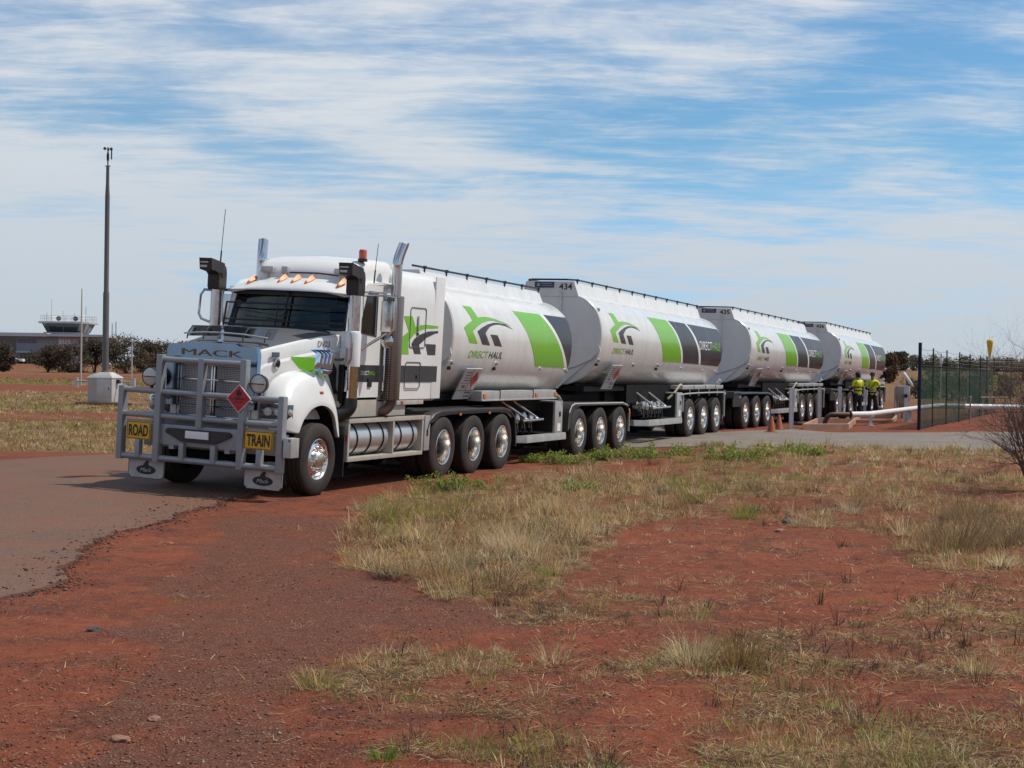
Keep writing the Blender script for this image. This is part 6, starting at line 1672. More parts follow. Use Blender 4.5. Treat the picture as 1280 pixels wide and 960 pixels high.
for k, (px, w, top, Y, lab, pal, nm, ns, lo) in enumerate(((1111, 20, 441, 175, 'dark reddish brown bush directly behind the rearmost tanker', [(0.15, 0.085, 0.058), (0.12, 0.072, 0.05)], 'bush_tree', 4, 0.10), (1125, 18, 440, 250, 'open crowned tree on the skyline right of the rearmost tanker', SCRUB, 'bush_tree', 1, 0.42), (1101, 16, 443, 260, 'tree peeping over the end of the rearmost tanker', SCRUB, 'bush_tree', 2, 0.3))):
    hor = 463 + (px - 640) * 0.0148; zb_ = bz(xat(px, Y), Y); H = CAM_H + (hor - top) * Y / F_PX - zb_
    tree(xat(px, Y), Y, H * 0.97, w * Y / F_PX * 1.1, lab, pal, 0.15 if Y < 200 else 0.2, None, nm, 3400, nstem=ns, seed=40 + k, low=lo)
# scrub trees on the far rise at right
rnd = random.Random(99); k = 0
for row, Y, px0, px1, n in ((0, 300, 1130, 1300, 8), (1, 345, 1125, 1310, 10), (2, 400, 1130, 1310, 13)):
    for q in range(n):
        px = px0 + (px1 - px0) * (q + rnd.uniform(-0.35, 0.35)) / (n - 1); Yq = Y * rnd.uniform(0.95, 1.06); x = xat(px, Yq); H = rnd.uniform(1.9, 3.6) * (0.85 + 0.16 * row); k += 1
        tree(x, Yq, H, H * rnd.uniform(1.0, 1.7), 'grey green scrub tree on the far rise behind the fenced compound', SCRUB, 0.21, 'scrub trees on the far rise', 'scrub_tree', 750, seed=200 + k, nstem=3, low=0.15)
rnd = random.Random(31)
for q in range(14):
    px = 1152 + q * 10 + rnd.uniform(-4, 4); Yq = rnd.uniform(105, 210); H = rnd.uniform(1.0, 2.2)
    tree(xat(px, Yq), Yq, H, H * rnd.uniform(1.3, 2.2), 'low olive scrub bush on the open ground between the mesh fence and the far rise', SCRUB, 0.12, 'low scrub beyond the fence', 'scrub_bush', 900, base=0.05, seed=400 + q, nstem=3, low=0.08)
rnd = random.Random(5)
for q in range(16):
    px = 250 + rnd.uniform(-20, 20) + q * 55; Yq = rnd.uniform(420, 520); H = rnd.uniform(3.0, 5.0)
    tree(xat(px, Yq), Yq, H, H * 1.5, 'low dark scrub tree on the plain far behind the road train', DARKL, 0.25, 'scrub trees far behind the road train', 'scrub_tree', 600, seed=300 + q, nstem=3, low=0.12)
# ------------------------------------------------------------------ LEFT: mast with cabinet, poles, terminal with control tower
concrete = M('weathered_concrete', (0.36, 0.33, 0.30), 0.85, var=0.15, vscale=4, dust=0.4)
redconc = M('stained_concrete', (0.20, 0.10, 0.07), 0.9, var=0.25, vscale=3, dust=0.5)
mastgrey = M('mast_grey', (0.125, 0.115, 0.115), 0.5, metal=0.3, var=0.1)
cabgrey = M('cabinet_grey', (0.50, 0.49, 0.46), 0.5, metal=0.2, var=0.08, dust=0.2)
def at_px(px, py, z=0.0):
    x, y = gp(px, py, z); return x, y
x, y = at_px(131, 510)
T = thing('anemometer_mast', 'tall thin grey mast with wind cups on top, standing on a squat metal cabinet', 'mast', (x, y, bz(x, y)), (0, 0, R(-14)))
m = MB(); m.box((-0.85, -0.9, -0.08), (1.7, 0.9, 0.13), 0, 0.02); m.build('base_slab', redconc, T)
m = MB(); m.box((-0.55, -0.45, 0.14), (0.55, 0.45, 1.12), 0, 0.015)
m.loft([[(-0.58, -0.48, 1.12), (0.58, -0.48, 1.12), (0.58, 0.48, 1.12), (-0.58, 0.48, 1.12)], [(-0.56, -0.46, 1.16), (0.56, -0.46, 1.16), (0.56, 0.46, 1.16), (-0.56, 0.46, 1.16)], [(-0.28, -0.2, 1.36), (0.28, -0.2, 1.36), (0.28, 0.2, 1.36), (-0.28, 0.2, 1.36)]], True)
for sx in (-0.4, 0.4): m.box((sx - 0.08, -0.3, 0.09), (sx + 0.08, 0.3, 0.15))
cb = m.build('cabinet', cabgrey, T, 30)
m = MB(); m.box((-0.10, -0.465, 0.30), (0.50, -0.4505, 1.06), 0, 0.004); m.box((0.40, -0.475, 0.62), (0.43, -0.465, 0.74), 1); m.build('cabinet_door', [galv, signblack], cb, 30)
m = MB(); m.box((-0.535, -0.46, 0.17), (-0.16, -0.4505, 1.08)); m.build('vent_panel', M('panel_pink_grey', (0.42, 0.37, 0.36), 0.6, var=0.05, dust=0.15), cb)
m = MB(); m.lathe([(0.13, 1.34), (0.125, 4.6), (0.10, 4.7), (0.095, 8.6), (0.07, 9.1), (0.065, 9.85)], (0, 0, 0), (0, 0, 1), 14); m.lathe([(0.17, 1.34), (0.17, 1.40), (0.13, 1.42)], (0, 0, 0), (0, 0, 1), 14)
pl = m.build('pole', mastgrey, T, 40)
m = MB(); m.tube([(0, 0, 9.77), (0, 0, 10.62)], 0.028, 8); m.tube([(-0.12, 0, 9.85), (0.12, 0, 9.85)], 0.02, 6); m.lathe([(0.045, 10.07), (0.055, 10.17), (0.055, 10.32), (0.03, 10.42)], (0, 0, 0), (0, 0, 1), 10)
m.tube([(-0.17, 0, 10.55), (0.17, 0, 10.55)], 0.016, 6); m.build('sensor_head', black, pl)
for a in (0.0, 2.1, 4.2):
    m = MB(); cx_, cy_ = 0.15 * math.cos(a), 0.15 * math.sin(a); m.lathe([(0.0, -0.06), (0.05, -0.045), (0.07, 0.0), (0.06, 0.0), (0.0, -0.04)], (cx_, cy_, 10.55), (-math.sin(a), math.cos(a), 0), 10); m.build('wind_cup', black, pl)
m = MB(); m.box((0.14, -0.01, 10.12), (0.19, 0.01, 10.50)); m.build('wind_vane', black, pl)
for sx in (-1, 1):
    m = MB(); m.tube([(sx * 0.5, 0, 0.98), (sx * 1.28, 0, 0.98)], 0.035, 8); m.box((sx * 1.30 - 0.06, -0.06, 0.72), (sx * 1.30 + 0.06, 0.06, 1.12)); m.box((sx * 0.60 - 0.08, -0.08, 0.90), (sx * 0.60 + 0.08, 0.08, 1.06), 1)
    m.build('counterweight_arm', [galv, black], T)
for px, pyb, Y, top, lab in ((101, 484, 122, 363, 'thin tan pole left of the mast, taller of the two slim poles'), (164.5, 480, 150, 430, 'thin grey pole right of the mast, shorter of the two slim poles')):
    x = xat(px, Y); hor = 454.8 + (px - 70) * .0148; H = CAM_H + (hor - top) * Y / F_PX; m = MB()
    m.lathe([(0.075, -0.1), (0.07, H * 0.6), (0.04 if H > 5 else 0.06, H), (0, H)], (0, 0, 0), (0, 0, 1), 8)
    if H < 6: m.lathe([(0.10, H), (0.12, H + 0.1), (0.10, H + 0.25), (0, H + 0.3)], (0, 0, 0), (0, 0, 1), 8)
    o = m.build('slim_pole', M('tan_pole_%d' % px, (0.48, 0.42, 0.34) if px < 120 else (0.42, 0.42, 0.42), 0.6, var=0.1), None, 40); o.location = (x, Y, bz(x, Y)); tag(o, lab, 'pole', 'slim poles beside the mast')

# terminal with control tower
TY = 330.0
def tz(px, py): return CAM_H + (454.5 + (px - 70) * 0.0148 - py) * TY / F_PX
def tx(px): return xat(px, TY)
blueg = M('wall_blue_grey', (0.23, 0.26, 0.31), 0.6, var=0.06, vscale=0.3)
paleg = M('wall_pale', (0.34, 0.35, 0.37), 0.6, var=0.05, vscale=0.3)
roofm = M('roof_metal', (0.46, 0.47, 0.48), 0.5, metal=0.2, var=0.05, vscale=0.3)
dwin = M('window_dark', (0.015, 0.018, 0.022), 0.1, spec=0.8)
T = thing('terminal_building', 'low grey airport terminal with wide flat roof and glazed control tower on top', 'building', (tx(70), TY, 0.0))
X0 = tx(70)
def tb(mb, p0, z0, p1, z1, y0, y1, mi=0, bev=0.0): mb.box((tx(p0) - X0, y0, z0), (tx(p1) - X0, y1, z1), mi, bev)
zr = tz(70, 421)
m = MB(); tb(m, -40, -0.3, 72, zr, 0, 14, 0); tb(m, 72.2, -0.3, 123, zr, -0.2, 14, 1); m.build('wall', [blueg, paleg], T)
m = MB(); tb(m, -60, zr, 62, zr + 0.75, -2.2, 16, 0); tb(m, 62.1, zr + 0.05, 132, zr + 0.55, -2.4, 16, 0); tb(m, 110, zr - 1.2, 112, zr, -2.0, -1.8, 0); m.build('roof', roofm, T)
for p0, p1, y0_, y1_, nm in ((-30, 19.5, 424, 445, 'window'), (21.5, 45, 424.5, 429, 'window'), (73.5, 88, 424, 430, 'window'), (98, 122, 425, 430, 'window'), (24, 45, 441.5, 458, 'entrance')):
    yy = -0.25 if p0 > 72 else -0.05
    m = MB(); tb(m, p0, tz(70, y1_), p1, tz(70, y0_), yy - 0.06, yy, 0 if p0 != 73.5 else 1)
    n = 4
    for k in range(1, n): q = p0 + (p1 - p0) * k / n; tb(m, q - 0.25, tz(70, y1_), q + 0.25, tz(70, y0_), yy - 0.10, yy - 0.06, 2)
    m.build(nm, [dwin, M('window_pale', (0.55, 0.58, 0.60), 0.3) if 'window_pale' not in MATS else MATS['window_pale'], blueg], T)
m = MB(); tb(m, 24, tz(70, 441.2), 45, tz(70, 440.0), -2.5, 0); m.build('canopy', roofm, T)
zc0, zc1 = tz(75, 415), tz(75, 404)
cx0 = tx(75) - X0
m = MB(); m.box((cx0 - 4.3, 2, zr + 0.6), (cx0 + 3.4, 10, zc0), 0); tw = m.build('tower_base', paleg, T)
def ngon(hw, hd, z, c=0.25):
    k = hw * c; j = hd * c; yc = 6
    return [(cx0 + a, yc + b, z) for a, b in ((-hw + k, -hd), (hw - k, -hd), (hw, -hd + j), (hw, hd - j), (hw - k, hd), (-hw + k, hd), (-hw, hd - j), (-hw, -hd + j))]
m = MB(); m.loft([ngon(3.85, 3.6, zc0), ngon(4.75, 4.5, zc1)], True); m.build('tower_glazing', dwin, tw)
m = MB()
A, B = ngon(3.87, 3.62, zc0), ngon(4.77, 4.52, zc1)
for i in range(8):
    for t in (0.0, 0.5): a = Vector(A[i]).lerp(Vector(A[(i + 1) % 8]), t); b = Vector(B[i]).lerp(Vector(B[(i + 1) % 8]), t); m.tube([a, b], 0.07, 4)
m.build('mullion', M('mullion_grey', (0.12, 0.13, 0.14), 0.5), tw)
m = MB(); m.loft([ngon(5.3, 5.0, zc1), ngon(5.5, 5.2, zc1 + 0.12), ngon(5.5, 5.2, zc1 + 0.42), ngon(5.2, 4.9, zc1 + 0.45)], True); m.build('tower_roof', roofm, tw)
m = MB(); rg = ngon(5.1, 4.8, zc1 + 0.45)
for i in range(8):
    a, b = Vector(rg[i]), Vector(rg[(i + 1) % 8]); n = max(1, int((b - a).length / 1.3))
    for k in range(n): q = a.lerp(b, k / n); m.tube([q, q + Vector((0, 0, 1.25))], 0.035, 4)
    for h_ in (0.65, 1.25): m.tube([a + Vector((0, 0, h_)), b + Vector((0, 0, h_))], 0.03, 4)
m.build('roof_railing', galv, tw)
m = MB()
for dx, h_, r in ((-4.5, 2.0, .04), (4.0, 3.4, .05), (3.0, 2.2, .03), (-1.0, 2.4, .03), (1.5, 1.9, .04), (-3.5, 5.0, 0.025)): m.tube([(cx0 + dx, 5, zc1 + 0.4), (cx0 + dx, 5, zc1 + 0.4 + h_)], r, 4)
for dx in (-1.8, 1.9): m.lathe([(0, -0.2), (0.4, -0.05), (0.55, 0.15), (0.5, 0.15), (0, 0)], (cx0 + dx, 4.5, zc1 + 1.1), (0.3, -1, 0.3), 10); m.tube([(cx0 + dx, 4.6, zc1 + 0.4), (cx0 + dx, 4.6, zc1 + 1.1)], 0.06, 4)
m.build('roof_antenna', black, tw)
for px, top, lab in ((139.5, 404, 'faint lattice radio mast far beyond the terminal, left of a pair'), (144, 402, 'faint lattice radio mast far beyond the terminal, right of a pair')):
    Y = 620; x = xat(px, Y); H = CAM_H + (455.5 - top) * Y / F_PX; m = MB()
    for a in range(3): m.tube([(0.25 * math.cos(2.1 * a), 0.25 * math.sin(2.1 * a), 0), (0.22 * math.cos(2.1 * a), 0.22 * math.sin(2.1 * a), H)], 0.05, 4)
    for k in range(int(H / 0.8)): a = 2.1 * k; m.tube([(0.24 * math.cos(a), 0.24 * math.sin(a), k * 0.8), (0.24 * math.cos(a + 2.1), 0.24 * math.sin(a + 2.1), k * 0.8 + 0.8)], 0.03, 3)
    o = m.build('radio_mast', mastgrey, None); o.location = (x, Y, 0); tag(o, lab, 'mast', 'radio masts on the skyline')
# parked white utility by the terminal
Y = 324.0; x = xat(15.5, Y)
T = thing('parked_car', 'small white utility parked in front of the terminal', 'car', (x, Y, bz(x, Y) + 0.0))
m = MB(); rr = []
for yy, k in ((-0.85, 0.94), (-0.7, 1.0), (0.7, 1.0), (0.85, 0.94)):
    rr.append([(a, yy, 0.45 + (b - 0.45) * k) for a, b in ((-2.3, 0.5), (-2.35, 0.9), (-1.4, 1.02), (-0.75, 1.62), (0.5, 1.66), (0.62, 1.05), (2.3, 1.05), (2.35, 0.5))])
m.loft(rr, True); m.build('body', white, T, 30)
m = MB(); m.plate([(-1.2, 1.06), (-0.7, 1.55), (0.42, 1.58), (0.5, 1.06)], [], lambda a, b, t: (a, -0.86 - t, b), -0.02, 0.015); m.build('window', dwin, T)
for wx in (-1.45, 1.45):
    for wy in (-0.78, 0.78): m = MB(); m.lathe([(0.0, -0.1), (0.3, -0.1), (0.38, -0.08), (0.38, 0.08), (0.3, 0.1), (0, 0.1)], (wx, wy, 0.38), (0, 1, 0), 16); m.build('wheel', rubber, T)

# ------------------------------------------------------------------ RIGHT: unloading point
wpost = M('white_post', (0.62, 0.62, 0.63), 0.5, var=0.08, dust=0.25)
wpipe = M('white_pipe', (0.74, 0.74, 0.74), 0.4, var=0.05, dust=0.15)
for px, py, h_, lab in ((988.7, 536.5, 1.27, 'white bollard nearest the orange cones'), (1023.9, 529, 1.24, 'white bollard in front of the third tanker rearmost wheel'), (1049.2, 526.7, 1.25, 'white bollard in front of the rearmost dolly, beside the black pipe elbow'),
        (1080.5, 518.5, 1.18, 'white bollard between the two workers in yellow'), (1119.5, 517, 1.16, 'white bollard left of the small grey hopper')):
    x, y = at_px(px, py, 0.12); m = MB(); w = 0.062
    m.loft([[(-w, -w, z), (w, -w, z), (w, w, z), (-w, w, z)] for z in (0, h_)], True); m.box((-w - .004, -w - .004, h_ - 0.03), (w + .004, w + .004, h_ + 0.008), 0, 0.004); m.box((w * 0.4, -w - 0.003, 0.0), (w * 0.7, -w - 0.0005, h_ - 0.05), 1)
    o = m.build('bollard', [wpost, galv], None, 30); o.location = (x, y, bz(x, y)); tag(o, lab, 'bollard', 'white bollards along the unloading point')
conem = M('cone_orange', (0.33, 0.085, 0.03), 0.6, var=0.15, dust=0.35)
for px, py, lab in ((964.3, 541, 'faded orange cone on the gravel, left of the two'), (973.7, 538.2, 'faded orange cone on the gravel, right of the two')):
    x, y = at_px(px, py, 0.11); m = MB(); m.box((-0.17, -0.17, 0), (0.17, 0.17, 0.03), 0, 0.01); m.lathe([(0.135, 0.03), (0.12, 0.06), (0.035, 0.46), (0.028, 0.47), (0.0, 0.47)], (0, 0, 0), (0, 0, 1), 18)
    o = m.build('traffic_cone', conem, None, 40); o.location = (x, y, bz(x, y)); tag(o, lab, 'traffic cone', 'orange cones by the dolly')
# concrete bund kerbs
pinkc = M('dusty_bund', (0.42, 0.26, 0.18), 0.85, var=0.15, dust=0.3)
def kerb_ring(cs, w, h_, lab):
    cx = sum(c[0] for c in cs) / 4; cy = sum(c[1] for c in cs) / 4; inn = [(cx + (a - cx) * 0.90, cy + (b - cy) * 0.90) for a, b in cs]; m = MB(); zb = bz(cx, cy)
    m.plate(cs, [inn], lambda a, b, t: (a, b, zb + t), -0.05, h_); o = m.build('concrete_bund', pinkc, None, 20); tag(o, lab, 'concrete kerb', 'concrete bunds at the unloading point')
kerb_ring([gp(1003, 537, .12), gp(1061, 537, .12), gp(1071, 528, .12), gp(1022, 528, .12)], 0.1, 0.17, 'low pinkish concrete bund in front of the black pipe elbow')
kerb_ring([gp(1066, 529, .12), gp(1116, 529.5, .12), gp(1122, 522.5, .12), gp(1074, 522, .12)], 0.1, 0.12, 'low pinkish concrete bund behind the white pipe, below the workers')
# white pipeline
T = thing('pipeline', 'long white pipe on stands running from a black elbow to behind the fence', 'pipe', (0, 0, 0))
A = (xat(1064, 51.0), 51.0, 0.50); B = (xat(1089, 51.6), 51.6, 0.51); Cc = (xat(1166, 59.6), 59.6, 0.65); Dd = (xat(1174, 60.3), 60.3, 0.65); Ee = (48.0, 61.0, 0.60)
m = MB(); m.tube([A, B, Vector(B).lerp(Vector(Cc), 0.97), Cc, Dd, Ee], 0.092, 14); m.build('pipe', wpipe, T, 40)
m = MB(); bk = M('black_fitting', (0.02, 0.02, 0.02), 0.5, var=0.2, dust=0.15)
e0 = Vector((xat(1031, 50.6), 50.6, 0.12)); m.tube(catmull([e0, e0 + Vector((0.05, 0, 0.20)), e0 + Vector((0.18, 0, 0.36)), e0 + Vector((0.45, 0.05, 0.39)), Vector(A) - Vector((0.02, 0, 0))], 5), [0.075] * 21, 12, 1)
m.lathe([(0.14, -0.02), (0.14, 0.02)], A, (1, 0.05, 0), 16, 0, (True, True)); m.lathe([(0.09, 0), (0.12, 0.05), (0.12, 0.22), (0.09, 0.28)], Vector(A) - Vector((0.42, 0.02, 0.02)), (1, 0.05, 0), 14, 0); m.tube([Vector(A) + Vector((-0.28, 0, 0.1)), Vector(A) + Vector((-0.28, 0, 0.22))], 0.03, 8)
m.build('elbow', [bk, M('rust_elbow', (0.09, 0.05, 0.035), 0.6, metal=0.3, var=0.3)], T, 40)
for f, (a, b) in ((0.0, (B, Cc)), (0.6, (B, Cc)), (0.02, (Dd, Ee)), (0.16, (Dd, Ee)), (0.32, (Dd, Ee)), (0.5, (Dd, Ee))):
    p = Vector(a).lerp(Vector(b), f); m = MB(); zb = bz(p.x, p.y); m.box((p.x - 0.05, p.y - 0.05, zb), (p.x + 0.05, p.y + 0.05, p.z - 0.09)); m.box((p.x - 0.11, p.y - 0.06, p.z - 0.11), (p.x + 0.11, p.y + 0.06, p.z - 0.075)); m.box((p.x - 0.13, p.y - 0.13, zb - 0.02), (p.x + 0.13, p.y + 0.13, zb + 0.015))
    m.build('stand', wpost, T)
m = MB(); m.tube([(xat(1225, 66), 66, 0.93), (xat(1262, 66), 66, 0.95)], 0.04, 8)
for px in (1229, 1258): m.tube([(xat(px, 66), 66.1, 0.1), (xat(px, 66), 66.1, 0.9)], 0.035, 6)
o = m.build('handrail_pipe', concrete, None); tag(o, 'thin pale rail pipe behind the thick pipeline at right', 'pipe')
# black hose on the ground
m = MB(); q = [at_px(px, py, 0.12) for px, py in ((1006, 531), (998, 531.5), (990, 530), (986, 527), (990, 523))]
m.tube(catmull([(a, b, 0.12 + 0.055) for a, b in q[:-1]] + [(q[-1][0] - 0.1, q[-1][1] - 0.6, 0.9)], 5), 0.05, 8); o = m.build('black_hose', bk, None); tag(o, 'black hose lying on the ground behind the nearest white bollard', 'hose')
# hopper on a stand, post with tilted tube
Y = 61.5; x = xat(1128.5, Y)
T = thing('grey_hopper', 'small grey cylindrical hopper with cone bottom behind the white pipe', 'hopper', (x, Y, bz(x, Y)))
m = MB(); m.lathe([(0.0, 1.30), (0.28, 1.28), (0.29, 1.24), (0.29, 0.72), (0.12, 0.42), (0.07, 0.38), (0.07, 0.0)], (0, 0, 0), (0, 0, 1), 24); m.build('vessel', M('hopper_grey', (0.32, 0.31, 0.30), 0.5, var=0.12, dust=0.3), T, 30)
for a in (0.6, 2.2, 3.8, 5.4): m = MB(); m.tube([(0.27 * math.cos(a), 0.27 * math.sin(a), 0), (0.27 * math.cos(a), 0.27 * math.sin(a), 0.8)], 0.022, 6); m.build('leg', galv, T)
m = MB(); m.lathe([(0.10, -0.32), (0.10, -0.28), (0.05, -0.24)], (0, 0, 0.86), (0, 1, 0), 12); m.build('flange', signblack, T)
Y = 57.0; x = xat(1133, Y)
T = thing('loading_arm_post', 'pale upright post holding a white tube tilted to the right', 'post', (x, Y, bz(x, Y)))
m = MB(); m.box((-0.06, -0.06, 0), (0.06, 0.06, 1.35), 0, 0.01); m.box((-0.10, -0.10, -0.02), (0.10, 0.10, 0.02)); m.build('post', wpost, T)
m = MB(); a, b = Vector((-0.12, 0, 1.80)), Vector((0.24, -0.05, 1.30)); m.tube([a, a.lerp(b, 0.04), a.lerp(b, 0.75), b], [0.045, 0.062, 0.055, 0.015], 12); m.build('tilted_tube', wpipe, T, 40)
m = MB(); m.tube([(0, 0, 1.33), (0.02, 0, 1.60)], 0.02, 6); m.lathe([(0.07, -0.08), (0.07, 0.02), (0, 0.03)], (-0.03, -0.06, 0.95), (0, -1, 0), 12); m.build('bracket', signblack, T)
for px, py, sx, sz, lab in ((1097, 519, 0.30, 0.30, 'sand coloured valve block behind the white pipe, left of the hopper'), (1110, 521, 0.22, 0.22, 'dark valve block behind the white pipe next to the hopper')):
    x, y = at_px(px, py, 0.12); m = MB(); m.lathe([(0.12, 0), (0.12, 0.03), (0.06, 0.05), (0.06, sz), (0.13, sz + 0.02), (0.13, sz + 0.08), (0, sz + 0.1)], (0, 0, 0), (0, 0, 1), 14); m.tube([(-0.25, 0, sz * 0.5), (0.25, 0, sz * 0.5)], 0.06, 10); m.lathe([(0.09, 0), (0.09, 0.02), (0.07, 0.03)], (0, -0.08, sz), (0, -1, 0.2), 14)
    o = m.build('valve', bk if sx < 0.3 else M('valve_sand', (0.40, 0.28, 0.18), 0.7, var=0.2, dust=0.3), None, 40); o.location = (x, y, bz(x, y)); tag(o, lab, 'valve')

# fenced compound
fpost = M('fence_green_black', (0.014, 0.019, 0.017), 0.8, var=0.2, spec=0.15)
bpost = M('fence_post_blue', (0.012, 0.016, 0.036), 0.7, var=0.15, spec=0.2)
meshm = bpy.data.materials.new('fence_screen'); meshm.use_nodes = True
N = meshm.node_tree.nodes; L = meshm.node_tree.links
tr = N.new('ShaderNodeBsdfTransparent'); mx = N.new('ShaderNodeMixShader'); b = N['Principled BSDF']; b.inputs['Base Color'].default_value = (0.018, 0.045, 0.028, 1); b.inputs['Roughness'].default_value = 0.85; b.inputs['Specular IOR Level'].default_value = 0.1
t = N.new('ShaderNodeTexCoord'); nn = N.new('ShaderNodeTexNoise'); nn.inputs['Scale'].default_value = 0.7; nn.inputs['Detail'].default_value = 5; L.new(t.outputs['Object'], nn.inputs[0])
mr = N.new('ShaderNodeMapRange'); mr.inputs[1].default_value = 0.35; mr.inputs[2].default_value = 0.65; mr.inputs[3].default_value = 0.52; mr.inputs[4].default_value = 0.72; L.new(nn.outputs['Fac'], mr.inputs[0]); L.new(mr.outputs[0], mx.inputs[0])
L.new(tr.outputs[0], mx.inputs[1]); L.new(b.outputs[0], mx.inputs[2]); L.new(mx.outputs[0], N['Material Output'].inputs[0])
def fence(p0, p1, fr, lab, h_=2.02, hp=2.62, corner=False, screen=True):
    T = thing('mesh_fence', lab, 'fence', (p0[0], p0[1], bz(*p0)), (0, 0, 0), 'fences of the compound')
    d = Vector((p1[0] - p0[0], p1[1] - p0[1], 0)); L_ = d.length; dn = d.normalized(); nrm = Vector((dn.y, -dn.x, 0))
    zf = lambda f: bz(p0[0] + d.x * f, p0[1] + d.y * f) - bz(*p0)
    for k, f in enumerate(fr):
        p = d * f + Vector((0, 0, zf(f))); m = MB(); r = 0.055 if (k == 0 and corner) else 0.024
        m.lathe([(r, -0.05), (r, hp + (0.12 if (k == 0 and corner) else 0)), (0, hp + (0.12 if (k == 0 and corner) else 0.0))], p, (0, 0, 1), 8, 0)
        m.build('post', bpost if k == 0 and corner else fpost, T)
    m = MB()
    for z in (h_, 0.08): m.tube([Vector((0, 0, z)), d + Vector((0, 0, z + zf(1)))], 0.022, 6)
    m.build('rail', fpost, T)
    if screen:
        m = MB(); n = 12; rr = [[d * (k / n) + Vector((0, 0, 0.08 + zf(k / n))), d * (k / n) + Vector((0, 0, h_ + zf(k / n)))] for k in range(n + 1)]; m.loft(rr, False); m.build('mesh_screen', meshm, T)
    m = MB()
    for z in (2.20, 2.38, 2.56):
        pts = []
        for a, b_ in zip(fr[:-1], fr[1:]): pts += [d * (a + (b_ - a) * s) + Vector((0, 0, z - 0.05 * math.sin(math.pi * s) + zf(a))) for s in (0, 0.5)]
        m.tube(pts + [d * fr[-1] + Vector((0, 0, z + zf(1)))], 0.006, 4)
    m.build('barbed_wire', mastgrey, T)
    return T
c0 = gp(1148.5, 538, 0.11); c1 = gp(1242, 517.0, 0.12)
dx, dy = c1[0] - c0[0], c1[1] - c0[1]
def fpar(px):
    k = (px - 640) / F_PX; return (k * c0[1] - c0[0]) / (dx - k * dy)
fence(c0, c1, [0.0] + [fpar(px) for px in (1166, 1183, 1199, 1212, 1225, 1233)] + [1.0], 'dark mesh fence running back from the tall blue corner post', corner=True)
c2 = (c1[0] + 26, c1[1] + 3.0)
fence(c1, c2, [k / 9 for k in range(10)], 'dark wire fence across the back of the compound at the right edge', screen=False)
c3 = (c0[0] + 5.5 + 14, c0[1] + 34); fence((c1[0] + 0.6, c1[1] + 10), c3 if False else (c1[0] + 30, c1[1] + 16), [k / 8 for k in range(9)], 'farthest dark wire fence, behind the green cabinets', screen=False)
for px0, px1, Y, z0, z1, lab in ((1213.5, 1225, 70.5, 0.25, 1.75, 'blue green equipment cabinet behind the fence, left of two'), (1227, 1236, 73.0, 0.0, 2.05, 'tall dark green cabinet behind the fence, right of two')):
    xa, xb = xat(px0, Y), xat(px1, Y); zb = bz(xa, Y); T = thing('equipment_cabinet', lab, 'cabinet', ((xa + xb) / 2, Y, zb), (0, 0, 0), 'green cabinets in the compound'); w = (xb - xa) / 2
    m = MB(); m.box((-w, 0, z0), (w, 0.6, z1), 0, 0.015); m.build('housing', M('cabinet_green_%d' % px0, (0.075, 0.12, 0.115) if px0 < 1220 else (0.045, 0.085, 0.07), 0.5, var=0.1), T, 30)
    m = MB(); m.box((-w * 0.85, -0.015, z0 + 0.08), (w * 0.85, -0.0005, z1 - 0.08), 0, 0.004); m.box((w * 0.6, -0.03, (z0 + z1) / 2), (w * 0.7, -0.015, (z0 + z1) / 2 + 0.15), 1); m.build('door', [M('cab_door_%d' % px0, (0.09, 0.14, 0.13), 0.5), signblack], T)
    if z0 > 0:
        for sx in (-1, 1): m = MB(); m.box((sx * w * 0.8 - 0.03, 0.1, 0), (sx * w * 0.8 + 0.03, 0.5, z0)); m.build('leg', galv, T)
    m = MB(); m.box((-w * 1.05, -0.05, z1), (w * 1.05, 0.65, z1 + 0.05)); m.build('lid', wpost if z0 == 0 else galv, T)
x, y = c1[0] - 0.05, c1[1] - 0.25
T = thing('warning_sign', 'narrow upright yellow sign on the far end of the fence', 'sign', (x, y, bz(x, y)))
m = MB(); m.box((-0.10, -0.01, 1.05), (0.12, 0.01, 1.80)); m.build('panel', M('sign_pale_yellow', (0.55, 0.48, 0.12), 0.5, var=0.1), T)
m = MB()
for k in range(4): m.box((-0.02, -0.014, 1.16 + k * 0.15), (0.05, -0.0105, 1.22 + k * 0.15))
m.build('print', blueplate, T); m = MB(); m.tube([(0, 0.03, 0), (0, 0.03, 1.8)], 0.03, 6); m.build('post', fpost, T)
m = MB(); m.tube([(0, 0, 0), (0, 0, 0.92)], 0.03, 8); m.lathe([(0.045, 0.92), (0.045, 0.98), (0, 1.0)], (0, 0, 0), (0, 0, 1), 10); o = m.build('vent_post', concrete, None); x, y = gp(1212.5, 529.5, .12); o.location = (x, y, bz(x, y)); tag(o, 'short pale post standing in front of the fence', 'post')
Y = 84.0; x = xat(1176, Y); m = MB(); m.tube([(0, 0, 0), (0, 0, 2.35)], 0.025, 8); m.lathe([(0.04, 2.35), (0.08, 2.42), (0.09, 2.62), (0.06, 2.70), (0, 2.71)], (0, 0, 0), (0, 0, 1), 14); o = m.build('globe_lamp', wpost, None, 40); o.location = (x, Y, bz(x, Y)); tag(o, 'small white globe lamp on a post behind the fence', 'lamp')
